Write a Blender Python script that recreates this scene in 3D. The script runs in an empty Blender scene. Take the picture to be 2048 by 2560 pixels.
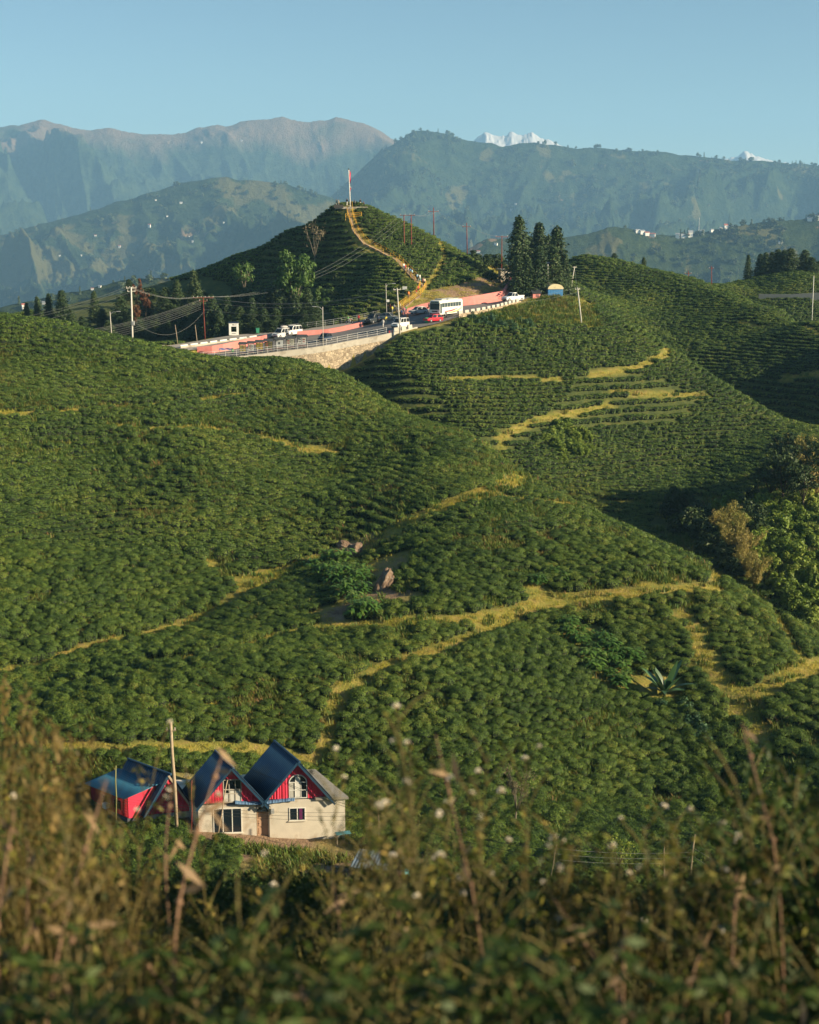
import bpy, bmesh, math, random
import numpy as np
from mathutils import Vector, Matrix
from math import radians as R, sin, cos, pi
scene = bpy.context.scene
COL = scene.collection

# ------------------------------------------------------------------ camera
FPX, CX, CY = 3600.0, 1024.0, 1280.0          # focal length and centre in photo pixels
PITCH = math.atan2(720.0, FPX)                # camera looks a little down
ST, CT = sin(PITCH), cos(PITCH)
cam_d = bpy.data.cameras.new('camera'); cam = bpy.data.objects.new('camera', cam_d); COL.objects.link(cam)
cam.location = (0, 0, 0); cam.rotation_euler = (pi/2 - PITCH, 0, 0)
cam_d.sensor_fit = 'VERTICAL'; cam_d.sensor_height = 36.0; cam_d.sensor_width = 28.8
cam_d.lens = FPX / 2560 * 36.0
cam_d.clip_start = 0.1; cam_d.clip_end = 60000
cam_d.dof.use_dof = True; cam_d.dof.focus_distance = 190; cam_d.dof.aperture_fstop = 2.8
scene.camera = cam

# ------------------------------------------------------------------ light
SUN_EL, SUN_AZ = R(21.0), R(-18.0)            # azimuth measured from +X; the sun is to the right, a little behind the camera
sdir = Vector((cos(SUN_EL)*cos(SUN_AZ), cos(SUN_EL)*sin(SUN_AZ), sin(SUN_EL)))
sun_d = bpy.data.lights.new('sun', 'SUN'); sun = bpy.data.objects.new('sun', sun_d); COL.objects.link(sun)
sun_d.energy = 5.0; sun_d.angle = R(0.53); sun_d.color = (1.0, 0.83, 0.55)
sun.rotation_euler = sdir.to_track_quat('Z', 'Y').to_euler(); sun.location = (200, -100, 120)
world = bpy.data.worlds.new('World'); scene.world = world; world.use_nodes = True
wn, wl = world.node_tree.nodes, world.node_tree.links
sky = wn.new('ShaderNodeTexSky'); sky.sky_type = 'NISHITA'; sky.sun_disc = False
sky.sun_elevation = SUN_EL; sky.sun_rotation = pi/2 - SUN_AZ
sky.altitude = 3000; sky.air_density = 1.0; sky.dust_density = 0.6; sky.ozone_density = 1.2
bg = wn['Background']; bg.inputs['Strength'].default_value = 0.05
tint = wn.new('ShaderNodeMix'); tint.data_type = 'RGBA'; tint.blend_type = 'MULTIPLY'; tint.inputs['Factor'].default_value = 1
tint.inputs['B'].default_value = (.96, 1.06, .96, 1)          # the film's slightly teal sky
wl.new(sky.outputs[0], tint.inputs['A']); wl.new(tint.outputs['Result'], bg.inputs['Color'])
scene.view_settings.view_transform = 'Standard'; scene.view_settings.look = 'None'
scene.view_settings.gamma = 1.0; scene.view_settings.exposure = 1.27
scene.render.engine = 'CYCLES'
cy = scene.cycles
cy.use_denoising = True; cy.max_bounces = 5; cy.diffuse_bounces = 2; cy.glossy_bounces = 2
cy.transmission_bounces = 3; cy.volume_bounces = 1; cy.transparent_max_bounces = 6
cy.caustics_reflective = False; cy.caustics_refractive = False; cy.sample_clamp_indirect = 4
scene.render.film_transparent = False

# ------------------------------------------------------------------ numeric helpers
rng = np.random.default_rng(7); random.seed(7)

def ratios(px, py):
    """photo pixel -> (X/Y, Z/Y) of its line of sight"""
    u = (np.asarray(px, float) - CX)/FPX; v = (CY - np.asarray(py, float))/FPX
    yd = CT + v*ST
    return u/yd, (v*CT - ST)/yd
def P(px, py, Y):
    a, b = ratios(px, py)
    return Vector((float(a*Y), float(Y), float(b*Y)))

def _hash(ix, iy, seed):
    h = (ix.astype(np.int64)*374761393 + iy.astype(np.int64)*668265263 + seed*1442695041) & 0x7fffffff
    h = ((h ^ (h >> 13))*1274126177) & 0x7fffffff
    return ((h ^ (h >> 16)) & 0xffffff)/float(0xffffff)
def vnoise(x, y, seed=0):
    x = np.asarray(x, float); y = np.asarray(y, float)
    ix = np.floor(x); iy = np.floor(y); fx = x-ix; fy = y-iy
    fx = fx*fx*fx*(fx*(fx*6-15)+10); fy = fy*fy*fy*(fy*(fy*6-15)+10)
    a = _hash(ix, iy, seed); b = _hash(ix+1, iy, seed); c = _hash(ix, iy+1, seed); d = _hash(ix+1, iy+1, seed)
    return (a*(1-fx)+b*fx)*(1-fy) + (c*(1-fx)+d*fx)*fy
def fbm(x, y, octv=4, seed=0, gain=.5):
    s = 0; a = 1; t = 0
    for k in range(octv):
        s = s + a*vnoise(x*2**k+17.3*k, y*2**k-9.1*k, seed+k); t += a; a *= gain
    return s/t
def ridged(x, y, octv=5, seed=0, gain=.55):
    s = 0; a = 1; t = 0; w = 1
    for k in range(octv):
        n = 1-np.abs(2*vnoise(x*2**k+11.7*k, y*2**k+5.3*k, seed+k)-1)
        n = n*n; s = s + a*n*w; w = np.clip(n*1.4, .25, 1); t += a; a *= gain
    return s/t

# ------------------------------------------------------------------ material helpers
MATS = {}
def nodes_of(m):
    return m.node_tree.nodes, m.node_tree.links
def new_mat(name):
    m = bpy.data.materials.new(name); m.use_nodes = True; MATS[name] = m
    return m
def mat(name, col, rough=.6, metal=0., var=.12, scale=3., bump=0., spec=.3, detail=5, stain=None, stain_scale=1., stain_at=.58, coord='Object'):
    """plain surface with mottled colour, optional stains of a second colour, optional bump"""
    if name in MATS: return MATS[name]
    m = new_mat(name); n, l = nodes_of(m); b = n['Principled BSDF']
    b.inputs['Roughness'].default_value = rough; b.inputs['Metallic'].default_value = metal
    b.inputs['Specular IOR Level'].default_value = spec
    tc = n.new('ShaderNodeTexCoord'); tx = n.new('ShaderNodeTexNoise'); tx.inputs['Scale'].default_value = scale
    tx.inputs['Detail'].default_value = detail; l.new(tc.outputs[coord], tx.inputs['Vector'])
    mx = n.new('ShaderNodeMix'); mx.data_type = 'RGBA'
    c = Vector(col)
    mx.inputs['A'].default_value = (*(c*(1-var*1.6)), 1); mx.inputs['B'].default_value = (*[min(1, q) for q in c*(1+var*1.6)], 1)
    l.new(tx.outputs['Fac'], mx.inputs['Factor']); out = mx.outputs['Result']
    if stain:
        t2 = n.new('ShaderNodeTexNoise'); t2.inputs['Scale'].default_value = stain_scale; t2.inputs['Detail'].default_value = 6
        l.new(tc.outputs[coord], t2.inputs['Vector'])
        rp = n.new('ShaderNodeValToRGB'); rp.color_ramp.elements[0].position = stain_at-.05; rp.color_ramp.elements[1].position = stain_at+.1
        l.new(t2.outputs['Fac'], rp.inputs['Fac'])
        m2 = n.new('ShaderNodeMix'); m2.data_type = 'RGBA'; m2.inputs['B'].default_value = (*stain, 1)
        l.new(out, m2.inputs['A']); l.new(rp.outputs['Color'], m2.inputs['Factor']); out = m2.outputs['Result']
    l.new(out, b.inputs['Base Color'])
    if bump:
        bp = n.new('ShaderNodeBump'); bp.inputs['Strength'].default_value = bump; bp.inputs['Distance'].default_value = .03
        l.new(tx.outputs['Fac'], bp.inputs['Height']); l.new(bp.outputs['Normal'], b.inputs['Normal'])
    return m
def leaf_mat(name, cols, rough=.55, spec=.25, patch=0.02, transl=.25, island=.55):
    """foliage: colour picked per leaf island, per instance and per patch of ground"""
    if name in MATS: return MATS[name]
    m = new_mat(name); n, l = nodes_of(m); b = n['Principled BSDF']
    geo = n.new('ShaderNodeNewGeometry'); oi = n.new('ShaderNodeObjectInfo')
    tx = n.new('ShaderNodeTexNoise'); tx.inputs['Scale'].default_value = patch; tx.inputs['Detail'].default_value = 4
    l.new(geo.outputs['Position'], tx.inputs['Vector'])
    def mad(a, k, c):
        q = n.new('ShaderNodeMath'); q.operation = 'MULTIPLY_ADD'; l.new(a, q.inputs[0]); q.inputs[1].default_value = k
        if isinstance(c, (int, float)): q.inputs[2].default_value = c
        else: l.new(c, q.inputs[2])
        return q.outputs[0]
    rest = 1-island
    v = mad(tx.outputs['Fac'], rest*1.3, -rest*.4)
    v = mad(oi.outputs['Random'], rest*.55, v)
    v = mad(geo.outputs['Random Per Island'], island, v)
    rp = n.new('ShaderNodeValToRGB'); e = rp.color_ramp.elements
    while len(e) < len(cols): e.new(.5)
    for k, c in enumerate(cols):
        e[k].position = .06 + .88*k/(len(cols)-1); e[k].color = (*c, 1)
    l.new(v, rp.inputs['Fac'])
    l.new(rp.outputs['Color'], b.inputs['Base Color'])
    b.inputs['Roughness'].default_value = rough; b.inputs['Specular IOR Level'].default_value = spec
    if transl:
        out = n['Material Output']; t = n.new('ShaderNodeBsdfTranslucent'); mx = n.new('ShaderNodeMixShader')
        mx.inputs[0].default_value = transl; l.new(rp.outputs['Color'], t.inputs['Color'])
        l.new(b.outputs[0], mx.inputs[1]); l.new(t.outputs[0], mx.inputs[2]); l.new(mx.outputs[0], out.inputs['Surface'])
    return m

# ------------------------------------------------------------------ mesh helpers
def tag(o, label=None, cat=None, group=None, kind=None):
    if label: o['label'] = label
    if cat: o['category'] = cat
    if group: o['group'] = group
    if kind: o['kind'] = kind
    return o
def link(o, parent=None):
    COL.objects.link(o)
    if parent is not None: o.parent = parent
    return o
def empty(name, loc=(0, 0, 0), rz=0., label=None, cat=None, group=None):
    o = bpy.data.objects.new(name, None); o.empty_display_size = .3; COL.objects.link(o)
    o.location = loc; o.rotation_euler = (0, 0, rz)
    return tag(o, label, cat, group)
def grid_mesh(name, X, Y, Z, m, smooth=True):
    """X, Y, Z: 2-D arrays of vertex positions"""
    r, c = X.shape
    me = bpy.data.meshes.new(name)
    co = np.stack([X, Y, Z], -1).reshape(-1, 3).astype(np.float32)
    idx = np.arange(r*c).reshape(r, c)
    q = np.stack([idx[:-1, :-1], idx[:-1, 1:], idx[1:, 1:], idx[1:, :-1]], -1).reshape(-1, 4)
    return np_mesh(name, co, q, m, smooth, me)
def np_mesh(name, co, quads, m, smooth=False, me=None, mi=None):
    me = me or bpy.data.meshes.new(name)
    co = np.asarray(co, np.float32); quads = np.asarray(quads, np.int32); k = quads.shape[1]
    me.vertices.add(len(co)); me.vertices.foreach_set('co', co.ravel())
    me.loops.add(quads.size); me.loops.foreach_set('vertex_index', quads.ravel())
    me.polygons.add(len(quads)); me.polygons.foreach_set('loop_start', np.arange(0, quads.size, k, dtype=np.int32))
    me.polygons.foreach_set('loop_total', np.full(len(quads), k, np.int32))
    for q in (m if isinstance(m, (list, tuple)) else [m]):
        me.materials.append(q)
    if mi is not None: me.polygons.foreach_set('material_index', np.asarray(mi, np.int32))
    if smooth: me.polygons.foreach_set('use_smooth', np.ones(len(quads), bool))
    me.update(calc_edges=True)
    return me
class MB:
    """collects boxes, bars, tubes and prisms into one mesh"""
    def __init__(s): s.v = []; s.f = []; s.m = []
    def poly(s, pts, faces, mi=0):
        o = len(s.v); s.v += [tuple(p) for p in pts]
        for f in faces: s.f.append(tuple(o+i for i in f)); s.m.append(mi)
        return s
    def box(s, c, d, rz=0., mi=0, mtx=None):
        hx, hy, hz = d[0]/2, d[1]/2, d[2]/2
        pts = [Vector((x, y, z)) for z in (-hz, hz) for x, y in ((-hx, -hy), (hx, -hy), (hx, hy), (-hx, hy))]
        M = Matrix.Rotation(rz, 3, 'Z') if mtx is None else mtx
        pts = [M @ p + Vector(c) for p in pts]
        return s.poly(pts, [(3, 2, 1, 0), (4, 5, 6, 7), (0, 1, 5, 4), (1, 2, 6, 5), (2, 3, 7, 6), (3, 0, 4, 7)], mi)
    def bar(s, a, b, w, h=None, mi=0):
        """square bar from a to b"""
        a = Vector(a); b = Vector(b); d = (b-a); L = d.length
        if L < 1e-6: return s
        q = d.to_track_quat('Z', 'Y').to_matrix()
        return s.box((a+b)/2, (w, h or w, L), mi=mi, mtx=q)
    def tube(s, path, rad, n=8, mi=0, cap=True):
        """path of points, radius a number or one per point"""
        path = [Vector(p) for p in path]; k = len(path)
        if isinstance(rad, (int, float)): rad = [rad]*k
        o = len(s.v); up = Vector((0, 0, 1))
        for i, p in enumerate(path):
            t = (path[min(i+1, k-1)]-path[max(i-1, 0)]).normalized()
            ref = up if abs(t.z) < .95 else Vector((1, 0, 0))
            x = t.cross(ref).normalized(); y = x.cross(t)
            for j in range(n):
                a = 2*pi*j/n
                s.v.append(tuple(p + (x*cos(a)+y*sin(a))*rad[i]))
        for i in range(k-1):
            for j in range(n):
                s.f.append((o+i*n+j, o+i*n+(j+1) % n, o+(i+1)*n+(j+1) % n, o+(i+1)*n+j)); s.m.append(mi)
        if cap:
            s.f.append(tuple(o+j for j in range(n))[::-1]); s.m.append(mi)
            s.f.append(tuple(o+(k-1)*n+j for j in range(n))); s.m.append(mi)
        return s
    def prism(s, poly, axis, a, b, mi=0):
        """extrude a 2-D outline along 'x', 'y' or 'z' from a to b"""
        n = len(poly)
        def put(q, t): return {'x': (t, q[0], q[1]), 'y': (q[0], t, q[1]), 'z': (q[0], q[1], t)}[axis]
        pts = [put(q, a) for q in poly]+[put(q, b) for q in poly]
        fs = [tuple(range(n))[::-1], tuple(range(n, 2*n))]+[(i, (i+1) % n, n+(i+1) % n, n+i) for i in range(n)]
        return s.poly(pts, fs, mi)
    def sphere(s, c, r, seg=10, ring=6, mi=0):
        rx, ry, rz = (r, r, r) if isinstance(r, (int, float)) else r
        o = len(s.v)
        for i in range(ring+1):
            t = pi*i/ring
            for j in range(seg):
                a = 2*pi*j/seg
                s.v.append((c[0]+rx*sin(t)*cos(a), c[1]+ry*sin(t)*sin(a), c[2]+rz*cos(t)))
        for i in range(ring):
            for j in range(seg):
                s.f.append((o+i*seg+j, o+(i+1)*seg+j, o+(i+1)*seg+(j+1) % seg, o+i*seg+(j+1) % seg)); s.m.append(mi)
        return s
    def mesh(s, name, m, smooth=False):
        me = bpy.data.meshes.new(name); me.from_pydata(s.v, [], s.f)
        for q in (m if isinstance(m, (list, tuple)) else [m]): me.materials.append(q)
        me.polygons.foreach_set('material_index', s.m)
        bm = bmesh.new(); bm.from_mesh(me); bmesh.ops.recalc_face_normals(bm, faces=bm.faces)
        bm.to_mesh(me); bm.free()
        if smooth: me.shade_smooth()
        me.update()
        return me
    def build(s, name, m, parent=None, smooth=False, bevel=0.):
        o = bpy.data.objects.new(name, s.mesh(name, m, smooth)); link(o, parent)
        if bevel:
            b = o.modifiers.new('bevel', 'BEVEL'); b.width = bevel; b.segments = 2; b.limit_method = 'ANGLE'
        return o
def copy_tree(o, parent=None):
    c = o.copy(); COL.objects.link(c)
    if parent is not None: c.parent = parent
    for ch in list(o.children): copy_tree(ch, c)
    return c

# ------------------------------------------------------------------ terrain
# control points: photo pixel and the distance at which that bit of ground stands
CP = [
 # yard and knoll of the houses
 (480,2085,107),(700,2110,106),(880,2105,107),(330,2045,109),(180,2030,110),(0,2000,110),(560,2190,98),(850,2220,96),(1000,2180,98),(300,2200,98),
 (1250,2150,101),(1600,2150,101),(2000,2150,101),(1300,2300,92),(1800,2330,90),
 (0,1850,118),(300,1840,118),(560,1880,119),(800,1870,121),(1000,1960,116),(1300,1960,117),(1600,1950,117),(1950,1950,117),
 # the big tea slope
 (0,1700,130),(300,1680,131),(700,1640,134),(1000,1680,132),(1300,1700,131),(1650,1700,132),(2000,1750,128),
 (0,1450,150),(350,1430,152),(700,1400,155),(1000,1420,154),(1300,1430,154),(1600,1450,153),(1850,1560,144),
 (0,1200,178),(400,1200,180),(760,1220,180),(1000,1260,176),(1200,1250,179),(1400,1290,176),
 (0,1030,205),(300,1040,207),(600,1060,206),(900,1100,201),(1080,1160,194),
 (0,900,231),(250,930,230),(480,960,229),(700,985,226),
 # bus knoll slope
 (700,912,262),(750,916,264),(800,922,266),(846,927,268.5),(880,914,270),(920,892,272),(960,868,273),(760,925,260),(850,940,256),(960,880,266),(1000,850,272),(1100,835,277),(1220,805,283),(1330,775,290),(1400,765,296),(1450,800,290),
 (1000,950,256),(1150,900,268),(1300,880,274),(1450,880,277),(1200,1000,255),(1400,1000,262),(1600,950,273),(1150,1070,246),(1350,1100,250),
 (1550,1080,260),(1500,1200,244),(1750,1100,262),(1750,1180,252),(1880,1080,268),
 # wooded gully at the right
 (1620,1300,226),(1760,1320,214),(1900,1320,208),(2030,1300,210),(1850,1420,192),(2000,1460,188),(1960,1200,232),(2048,1100,250),(2100,1400,195),
 # right hill
 (1440,700,382),(1500,745,369),(1600,800,350),(1700,870,333),(1850,950,311),(1990,1020,295),(2048,900,308),(1900,830,335),(1700,760,363),(2048,1040,290),(2200,1000,285),(2200,850,300),
 (1870,722,420),(1920,737,408),(1975,747,402),(2048,745,402),(2048,725,440),(1930,722,440),(2150,740,410),(1800,720,430),(1740,715,420),
 # pyramid hill
 (870,517,333),(845,520,334),(900,600,325),(950,652,317),(1000,702,309),(1040,735,303),(1005,765,298),
 (1000,620,327),(1080,680,318),(1150,690,318),(1120,640,326),(1090,720,311),(1170,725,308),
 (900,700,318),(800,600,334),(750,640,335),(640,690,344),(760,720,327),(850,770,309),(700,790,316),(560,760,336),(640,830,302),(760,815,301),(930,770,301),
 # hollow and wooded slope behind the road
 (480,800,312),(400,850,303),(560,850,299),(330,850,305),(250,860,305),(420,760,340),(300,790,330),(180,830,318),(60,850,318),(150,800,330),(50,800,335),
 # road platform (the road itself is carved below)
 (520,900,262),(600,895,264),(700,885,266),(800,872,268),(560,868,280),(660,853,284),(480,868,279),(600,850,290),(700,842,294),
 (880,855,271),(950,842,273),(1000,830,275),(750,838,288),(900,818,293),(1000,795,296),(1050,820,278),(1100,800,284),(1200,785,288),(1260,760,300),(1290,750,303),(1340,745,305),(1380,740,308),
 (1300,715,325),(1330,720,322),(1270,700,345),(1230,690,338),(1240,660,352),(1220,640,362),(1400,690,345),
]
# skylines: the ground falls away behind each of these
CREST = [
 ([(-250,760),(-100,770),(0,785),(150,800),(300,842),(450,882),(560,908)], [246,246,246,246,246,248,250], 'near'),
 ([(590,918),(640,904),(691,895),(760,909),(831,933),(902,965),(985,1010),(1069,1057),(1187,1105),(1240,1132),(1320,1207),(1500,1282),(1650,1347),(1780,1422),(1900,1505),(2048,1585),(2250,1680)],
  [250,251,251,250,246,239,231,223,215,210,200,186,175,165,157,149,140], 'near'),
 ([(1440,735),(1500,770),(1620,835),(1760,925),(1900,1012),(1990,1060)], [306,302,294,286,278,272], 'mid'),
 ([(1430,640),(1560,655),(1680,684)], [398,394,386], 'far'),
 ([(1780,712),(1850,735),(1950,768),(2048,800),(2250,860)], [376,362,345,326,305], 'near'),
 ([(815,520),(700,577),(600,632),(500,692)], [337,347,358,368], 'far'),
 ([(955,530),(1050,577),(1100,603),(1170,642),(1210,668)], [338,340,343,346,350], 'far'),
 ([(480,693),(400,712),(340,728),(250,752),(160,775),(60,800),(-60,815),(-250,830)], [366,366,366,366,366,362,360,360], 'far'),
]
def control_arrays():
    pts = [P(*c) for c in CP]
    for line, ys, kind in CREST:
        for (px, py), Y in zip(line, ys):
            p = P(px, py, Y); pts.append(p)
            a = p.x/p.y
            back = {'near': ((7, -3.), (17, -9.5)), 'mid': ((9, -4), (22, -11)), 'far': ((14, -6), (45, -28))}[kind]
            if kind == 'near' and px < 600: back = ((8, -3.2), (17, -8))
            for dy, dz in back:
                pts.append(Vector((a*(Y+dy), Y+dy, p.z+dz)))
    # camera bank, the drop below it, and the valley behind everything
    for x in range(-160, 181, 40):
        pts += [Vector((x, 30, -22)), Vector((x, 55, -36)), Vector((x, 78, -43))]
        pts += [Vector((x, 470, -95)), Vector((x, 560, -140))]
    for x in (-150, -120):
        pts += [Vector((x, y, z)) for y, z in ((110, -50), (160, -42), (210, -30), (260, -24), (310, -32))]
    for x in (150, 190):
        pts += [Vector((x, y, z)) for y, z in ((110, -60), (160, -60), (220, -62), (280, -55), (340, -48), (400, -60))]
    a = np.array([tuple(p) for p in pts])
    return a[:, :2], a[:, 2]
def solve_terrain():
    c, z = control_arrays(); n = len(c)
    D = np.sqrt(((c[:, None]-c[None])**2).sum(-1)+4.0)
    A = np.zeros((n+3, n+3)); A[:n, :n] = D + np.eye(n)*-.8
    A[:n, n] = 1; A[:n, n+1:] = c; A[n, :n] = 1; A[n+1:, :n] = c.T
    w = np.linalg.solve(A, np.concatenate([z, [0, 0, 0]]))
    xs = np.arange(GX0, GX1+.1, GS); ys = np.arange(GY0, GY1+.1, GS)
    XX, YY = np.meshgrid(xs, ys)
    q = np.stack([XX.ravel(), YY.ravel()], -1); out = np.empty(len(q))
    for i in range(0, len(q), 20000):
        s = q[i:i+20000]
        out[i:i+20000] = np.sqrt(((s[:, None]-c[None])**2).sum(-1)+4.0) @ w[:n] + w[n] + s @ w[n+1:]
    return XX, YY, out.reshape(XX.shape)
GX0, GX1, GY0, GY1, GS = -165, 195, -10, 560, 1.0
def blur(Z, s):
    r = int(3*s); k = np.exp(-.5*(np.arange(-r, r+1)/s)**2); k /= k.sum()
    Zp = np.pad(Z, r, mode='edge')
    Zp = np.apply_along_axis(lambda a: np.convolve(a, k, 'valid'), 0, Zp)
    return np.apply_along_axis(lambda a: np.convolve(a, k, 'valid'), 1, Zp)
XX, YY, ZZ = solve_terrain()
ZZ = blur(ZZ, 2.0)
def near_bank():
    y = YY; zf = np.where(y < 12, -1.65-.42*np.clip(y-.6, 0, None), -6.44-(y-12)*.862)
    zf = zf-.12*np.clip(np.abs(XX)-3, 0, 12)*.3+(fbm(XX/2.5, YY/2.5, 3, 8)-.5)*.5
    k = np.clip((y-26)/8, 0, 1); return np.where(y < 34, zf*(1-k)+ZZ*k, ZZ)
ZZ = near_bank()
# folds of the big slope: gullies given by pixel lines, depth and half-width in metres
for line_, dep, wid in (([(440,1200),(520,1120),(600,1030),(680,950)], 4.6, 9.), ([(745,1120),(740,1180),(725,1250),(690,1320)], 2.2, 6.), ([(930,1420),(860,1500),(700,1600)], 1.2, 7.), ([(1150,1300),(1230,1400),(1330,1520),(1420,1600)], 2.8, 9.), ([(180,960),(140,1100),(60,1300)], 3.2, 11.)):
    q_ = [(x*2048/1725, y*2048/1725) for x, y in line_]; pts_ = []
    for x, y in q_:
        a_, b_ = ratios(x, y); Yl = np.arange(70, 300, .5); zz_ = ZZ[np.clip(np.round((Yl-GY0)/GS).astype(int), 0, ZZ.shape[0]-1), np.clip(np.round((a_*Yl-GX0)/GS).astype(int), 0, ZZ.shape[1]-1)]
        k_ = np.argmax(zz_ > b_*Yl); pts_.append((float(a_*Yl[k_]), float(Yl[k_])))
    dist = np.full(XX.shape, 1e9)
    for (x0, y0), (x1, y1) in zip(pts_[:-1], pts_[1:]):
        dx_, dy_ = x1-x0, y1-y0; t_ = np.clip(((XX-x0)*dx_+(YY-y0)*dy_)/(dx_*dx_+dy_*dy_), 0, 1); dist = np.minimum(dist, np.hypot(XX-x0-t_*dx_, YY-y0-t_*dy_))
    ZZ = ZZ-dep*np.exp(-.5*(dist/wid)**2)
ZZ = ZZ+(fbm(XX/34, YY/60, 2, 41)-.5)*5.2*np.clip((YY-118)/12, 0, 1)*np.clip((236-YY)/25, 0, 1)

# ------------------------------------------------------------------ road platform, carved into the terrain
LOW = [((480,903,263),(500,886,276)), ((520,897,263),(543,882,277)), ((600,893,265),(604,869,281)), ((700,880,267),(665,855,284)),
       ((800,868,269),(750,840,288)), ((880,852,272),(830,834,290)), ((950,840,274),(906,817,293)), ((1000,828,276),(980,793,297)),
       ((1050,818,279),(1075,772,300)), ((1100,808,282),(1110,768,300)), ((1150,790,286),(1156,765,301)), ((1230,775,292),(1262,753,307)),
       ((1300,752,302),(1279,736,314)), ((1345,737,310),(1277,714,330)), ((1340,712,328),(1272,700,343)), ((1335,695,345),(1258,688,356))]
UPP = [((345,880,272),(345,874,274)), ((440,877,274),(400,867,279)), ((491,875,276),(430,863,281)), ((590,854,282),(500,852,287)),
       ((665,846,285),(570,839,291)), ((750,830,289),(690,829,294)), ((830,824,291),(800,818,294)), ((906,809,294),(890,803,297)),
       ((960,797,297),(950,790,299))]
def dense(line, step=.5):
    """polyline of points -> evenly spaced points"""
    line = [Vector(p) for p in line]; out = [line[0]]
    for a, b in zip(line[:-1], line[1:]):
        n = max(1, int(round((b-a).length/step)))
        out += [a.lerp(b, k/n) for k in range(1, n+1)]
    return out
def smooth_line(pts, it=2):
    for _ in range(it):
        q = [pts[0]]
        for a, b in zip(pts[:-1], pts[1:]): q += [a*.75+b*.25, a*.25+b*.75]
        pts = q+[pts[-1]]
    return pts
def ribbon(rows):
    near = smooth_line([P(*a) for a, b in rows]); far = smooth_line([P(*b) for a, b in rows])
    return near, far
def project(x, y, z):
    yd = y*CT - z*ST; zz = y*ST + z*CT
    return CX + FPX*x/yd, CY - FPX*zz/yd
LOWN, LOWF = ribbon(LOW); UPPN, UPPF = ribbon(UPP)
ROADZ = np.full(XX.shape, np.nan)
def carve(near, far):
    for i in range(len(near)-1):
        n = int(max((near[i+1]-near[i]).length, (far[i+1]-far[i]).length)/.4)+2
        m = int((far[i]-near[i]).length/.4)+2
        s = np.linspace(0, 1, n)[:, None, None]; t = np.linspace(.03, 1.03, m)[None, :, None]
        a = np.array(near[i])*(1-s)+np.array(near[i+1])*s; b = np.array(far[i])*(1-s)+np.array(far[i+1])*s
        q = (a*(1-t)+b*t).reshape(-1, 3)
        ix = np.round((q[:, 0]-GX0)/GS).astype(int); iy = np.round((q[:, 1]-GY0)/GS).astype(int)
        old = ROADZ[iy, ix]; ROADZ[iy, ix] = np.where(np.isnan(old), q[:, 2], np.minimum(old, q[:, 2]))
carve(LOWN, LOWF); carve(UPPN, UPPF)
ONROAD = ~np.isnan(ROADZ)
ZBASE = ZZ.copy()
def flatten():
    global ZZ
    Z = ZZ.copy(); m = ONROAD.copy(); R0 = np.where(m, ROADZ, 0.); W = m.astype(float)
    lvl = np.where(m, ROADZ, Z)
    for k in range(4):                                   # grow the platform outwards, with less and less weight
        acc = np.zeros_like(Z); cnt = np.zeros_like(Z)
        for dy in (-1, 0, 1):
            for dx in (-1, 0, 1):
                sm = np.roll(np.roll(m, dy, 0), dx, 1); acc += np.where(sm, np.roll(np.roll(lvl, dy, 0), dx, 1), 0); cnt += sm
        new = (~m) & (cnt > 0)
        w = np.where(acc/np.maximum(cnt, 1)-ZBASE > 1.2, 0., (.97, .75, .4, .15)[k])
        g = np.where(new, acc/np.maximum(cnt, 1), 0)
        lvl = np.where(new, g, lvl); Z = np.where(new, g*w+Z*(1-w), Z); m = m | new
    Z = np.where(ONROAD, ROADZ, Z)
    ZZ = Z - np.where(ONROAD, .30, 0.)-np.where(m & ~ONROAD & (np.abs(Z-lvl) < .6), .2, 0.)
flatten()
def wall_foot():
    global ZZ
    bx = np.array([680, 700, 750, 800, 846, 880, 920, 960, 985], float); by = np.array([897, 906, 913, 922, 928, 916, 893, 870, 848], float)
    ex = np.array([project(p.x, p.y, p.z)[0] for p in LOWN]); eY = np.array([p.y for p in LOWN]); eX = np.array([p.x for p in LOWN])
    u = CX+FPX*(XX/np.maximum(YY, 1))*1.008; sel = (u > 680) & (u < 990) & (YY > 250) & ~ONROAD
    yE = np.interp(XX, eX, eY); d = yE-YY; sel &= (d > -.2) & (d < 9)
    a, b = ratios(u, np.interp(u, bx, by)); zt = b*(yE-.8)-.10*np.clip(d-1, 0, 9)
    ZZ = np.where(sel, np.minimum(ZZ, zt), ZZ)
wall_foot()
# steps of the old terraces and small unevenness
ZZ = ZZ + np.where(ONROAD, 0, (fbm(XX/9, YY/9, 3, 3)-.5)*.7)

def ground_z(x, y):
    x = np.asarray(x, float); y = np.asarray(y, float)
    fx = np.clip((x-GX0)/GS, 0, XX.shape[1]-1.001); fy = np.clip((y-GY0)/GS, 0, XX.shape[0]-1.001)
    ix = fx.astype(int); iy = fy.astype(int); fx = fx-ix; fy = fy-iy
    return (ZZ[iy, ix]*(1-fx)+ZZ[iy, ix+1]*fx)*(1-fy)+(ZZ[iy+1, ix]*(1-fx)+ZZ[iy+1, ix+1]*fx)*fy
def hit(px, py, y0=60.):
    """where the line of sight through a photo pixel meets the ground"""
    a, b = ratios(px, py); Y = np.arange(y0, 470, .25)
    d = ground_z(a*Y, Y)-b*Y
    k = np.argmax(d > 0)
    if not (d > 0).any(): k = np.argmin(np.abs(d))
    y = Y[k]
    return Vector((float(a*y), float(y), float(ground_z(a*y, y))))
def at(x, y): return Vector((x, y, float(ground_z(x, y))))
def roadhit(px, py):
    """where the line of sight meets the road surface"""
    p = hit(px, py); return Vector((p.x, p.y, p.z+.3))

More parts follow.
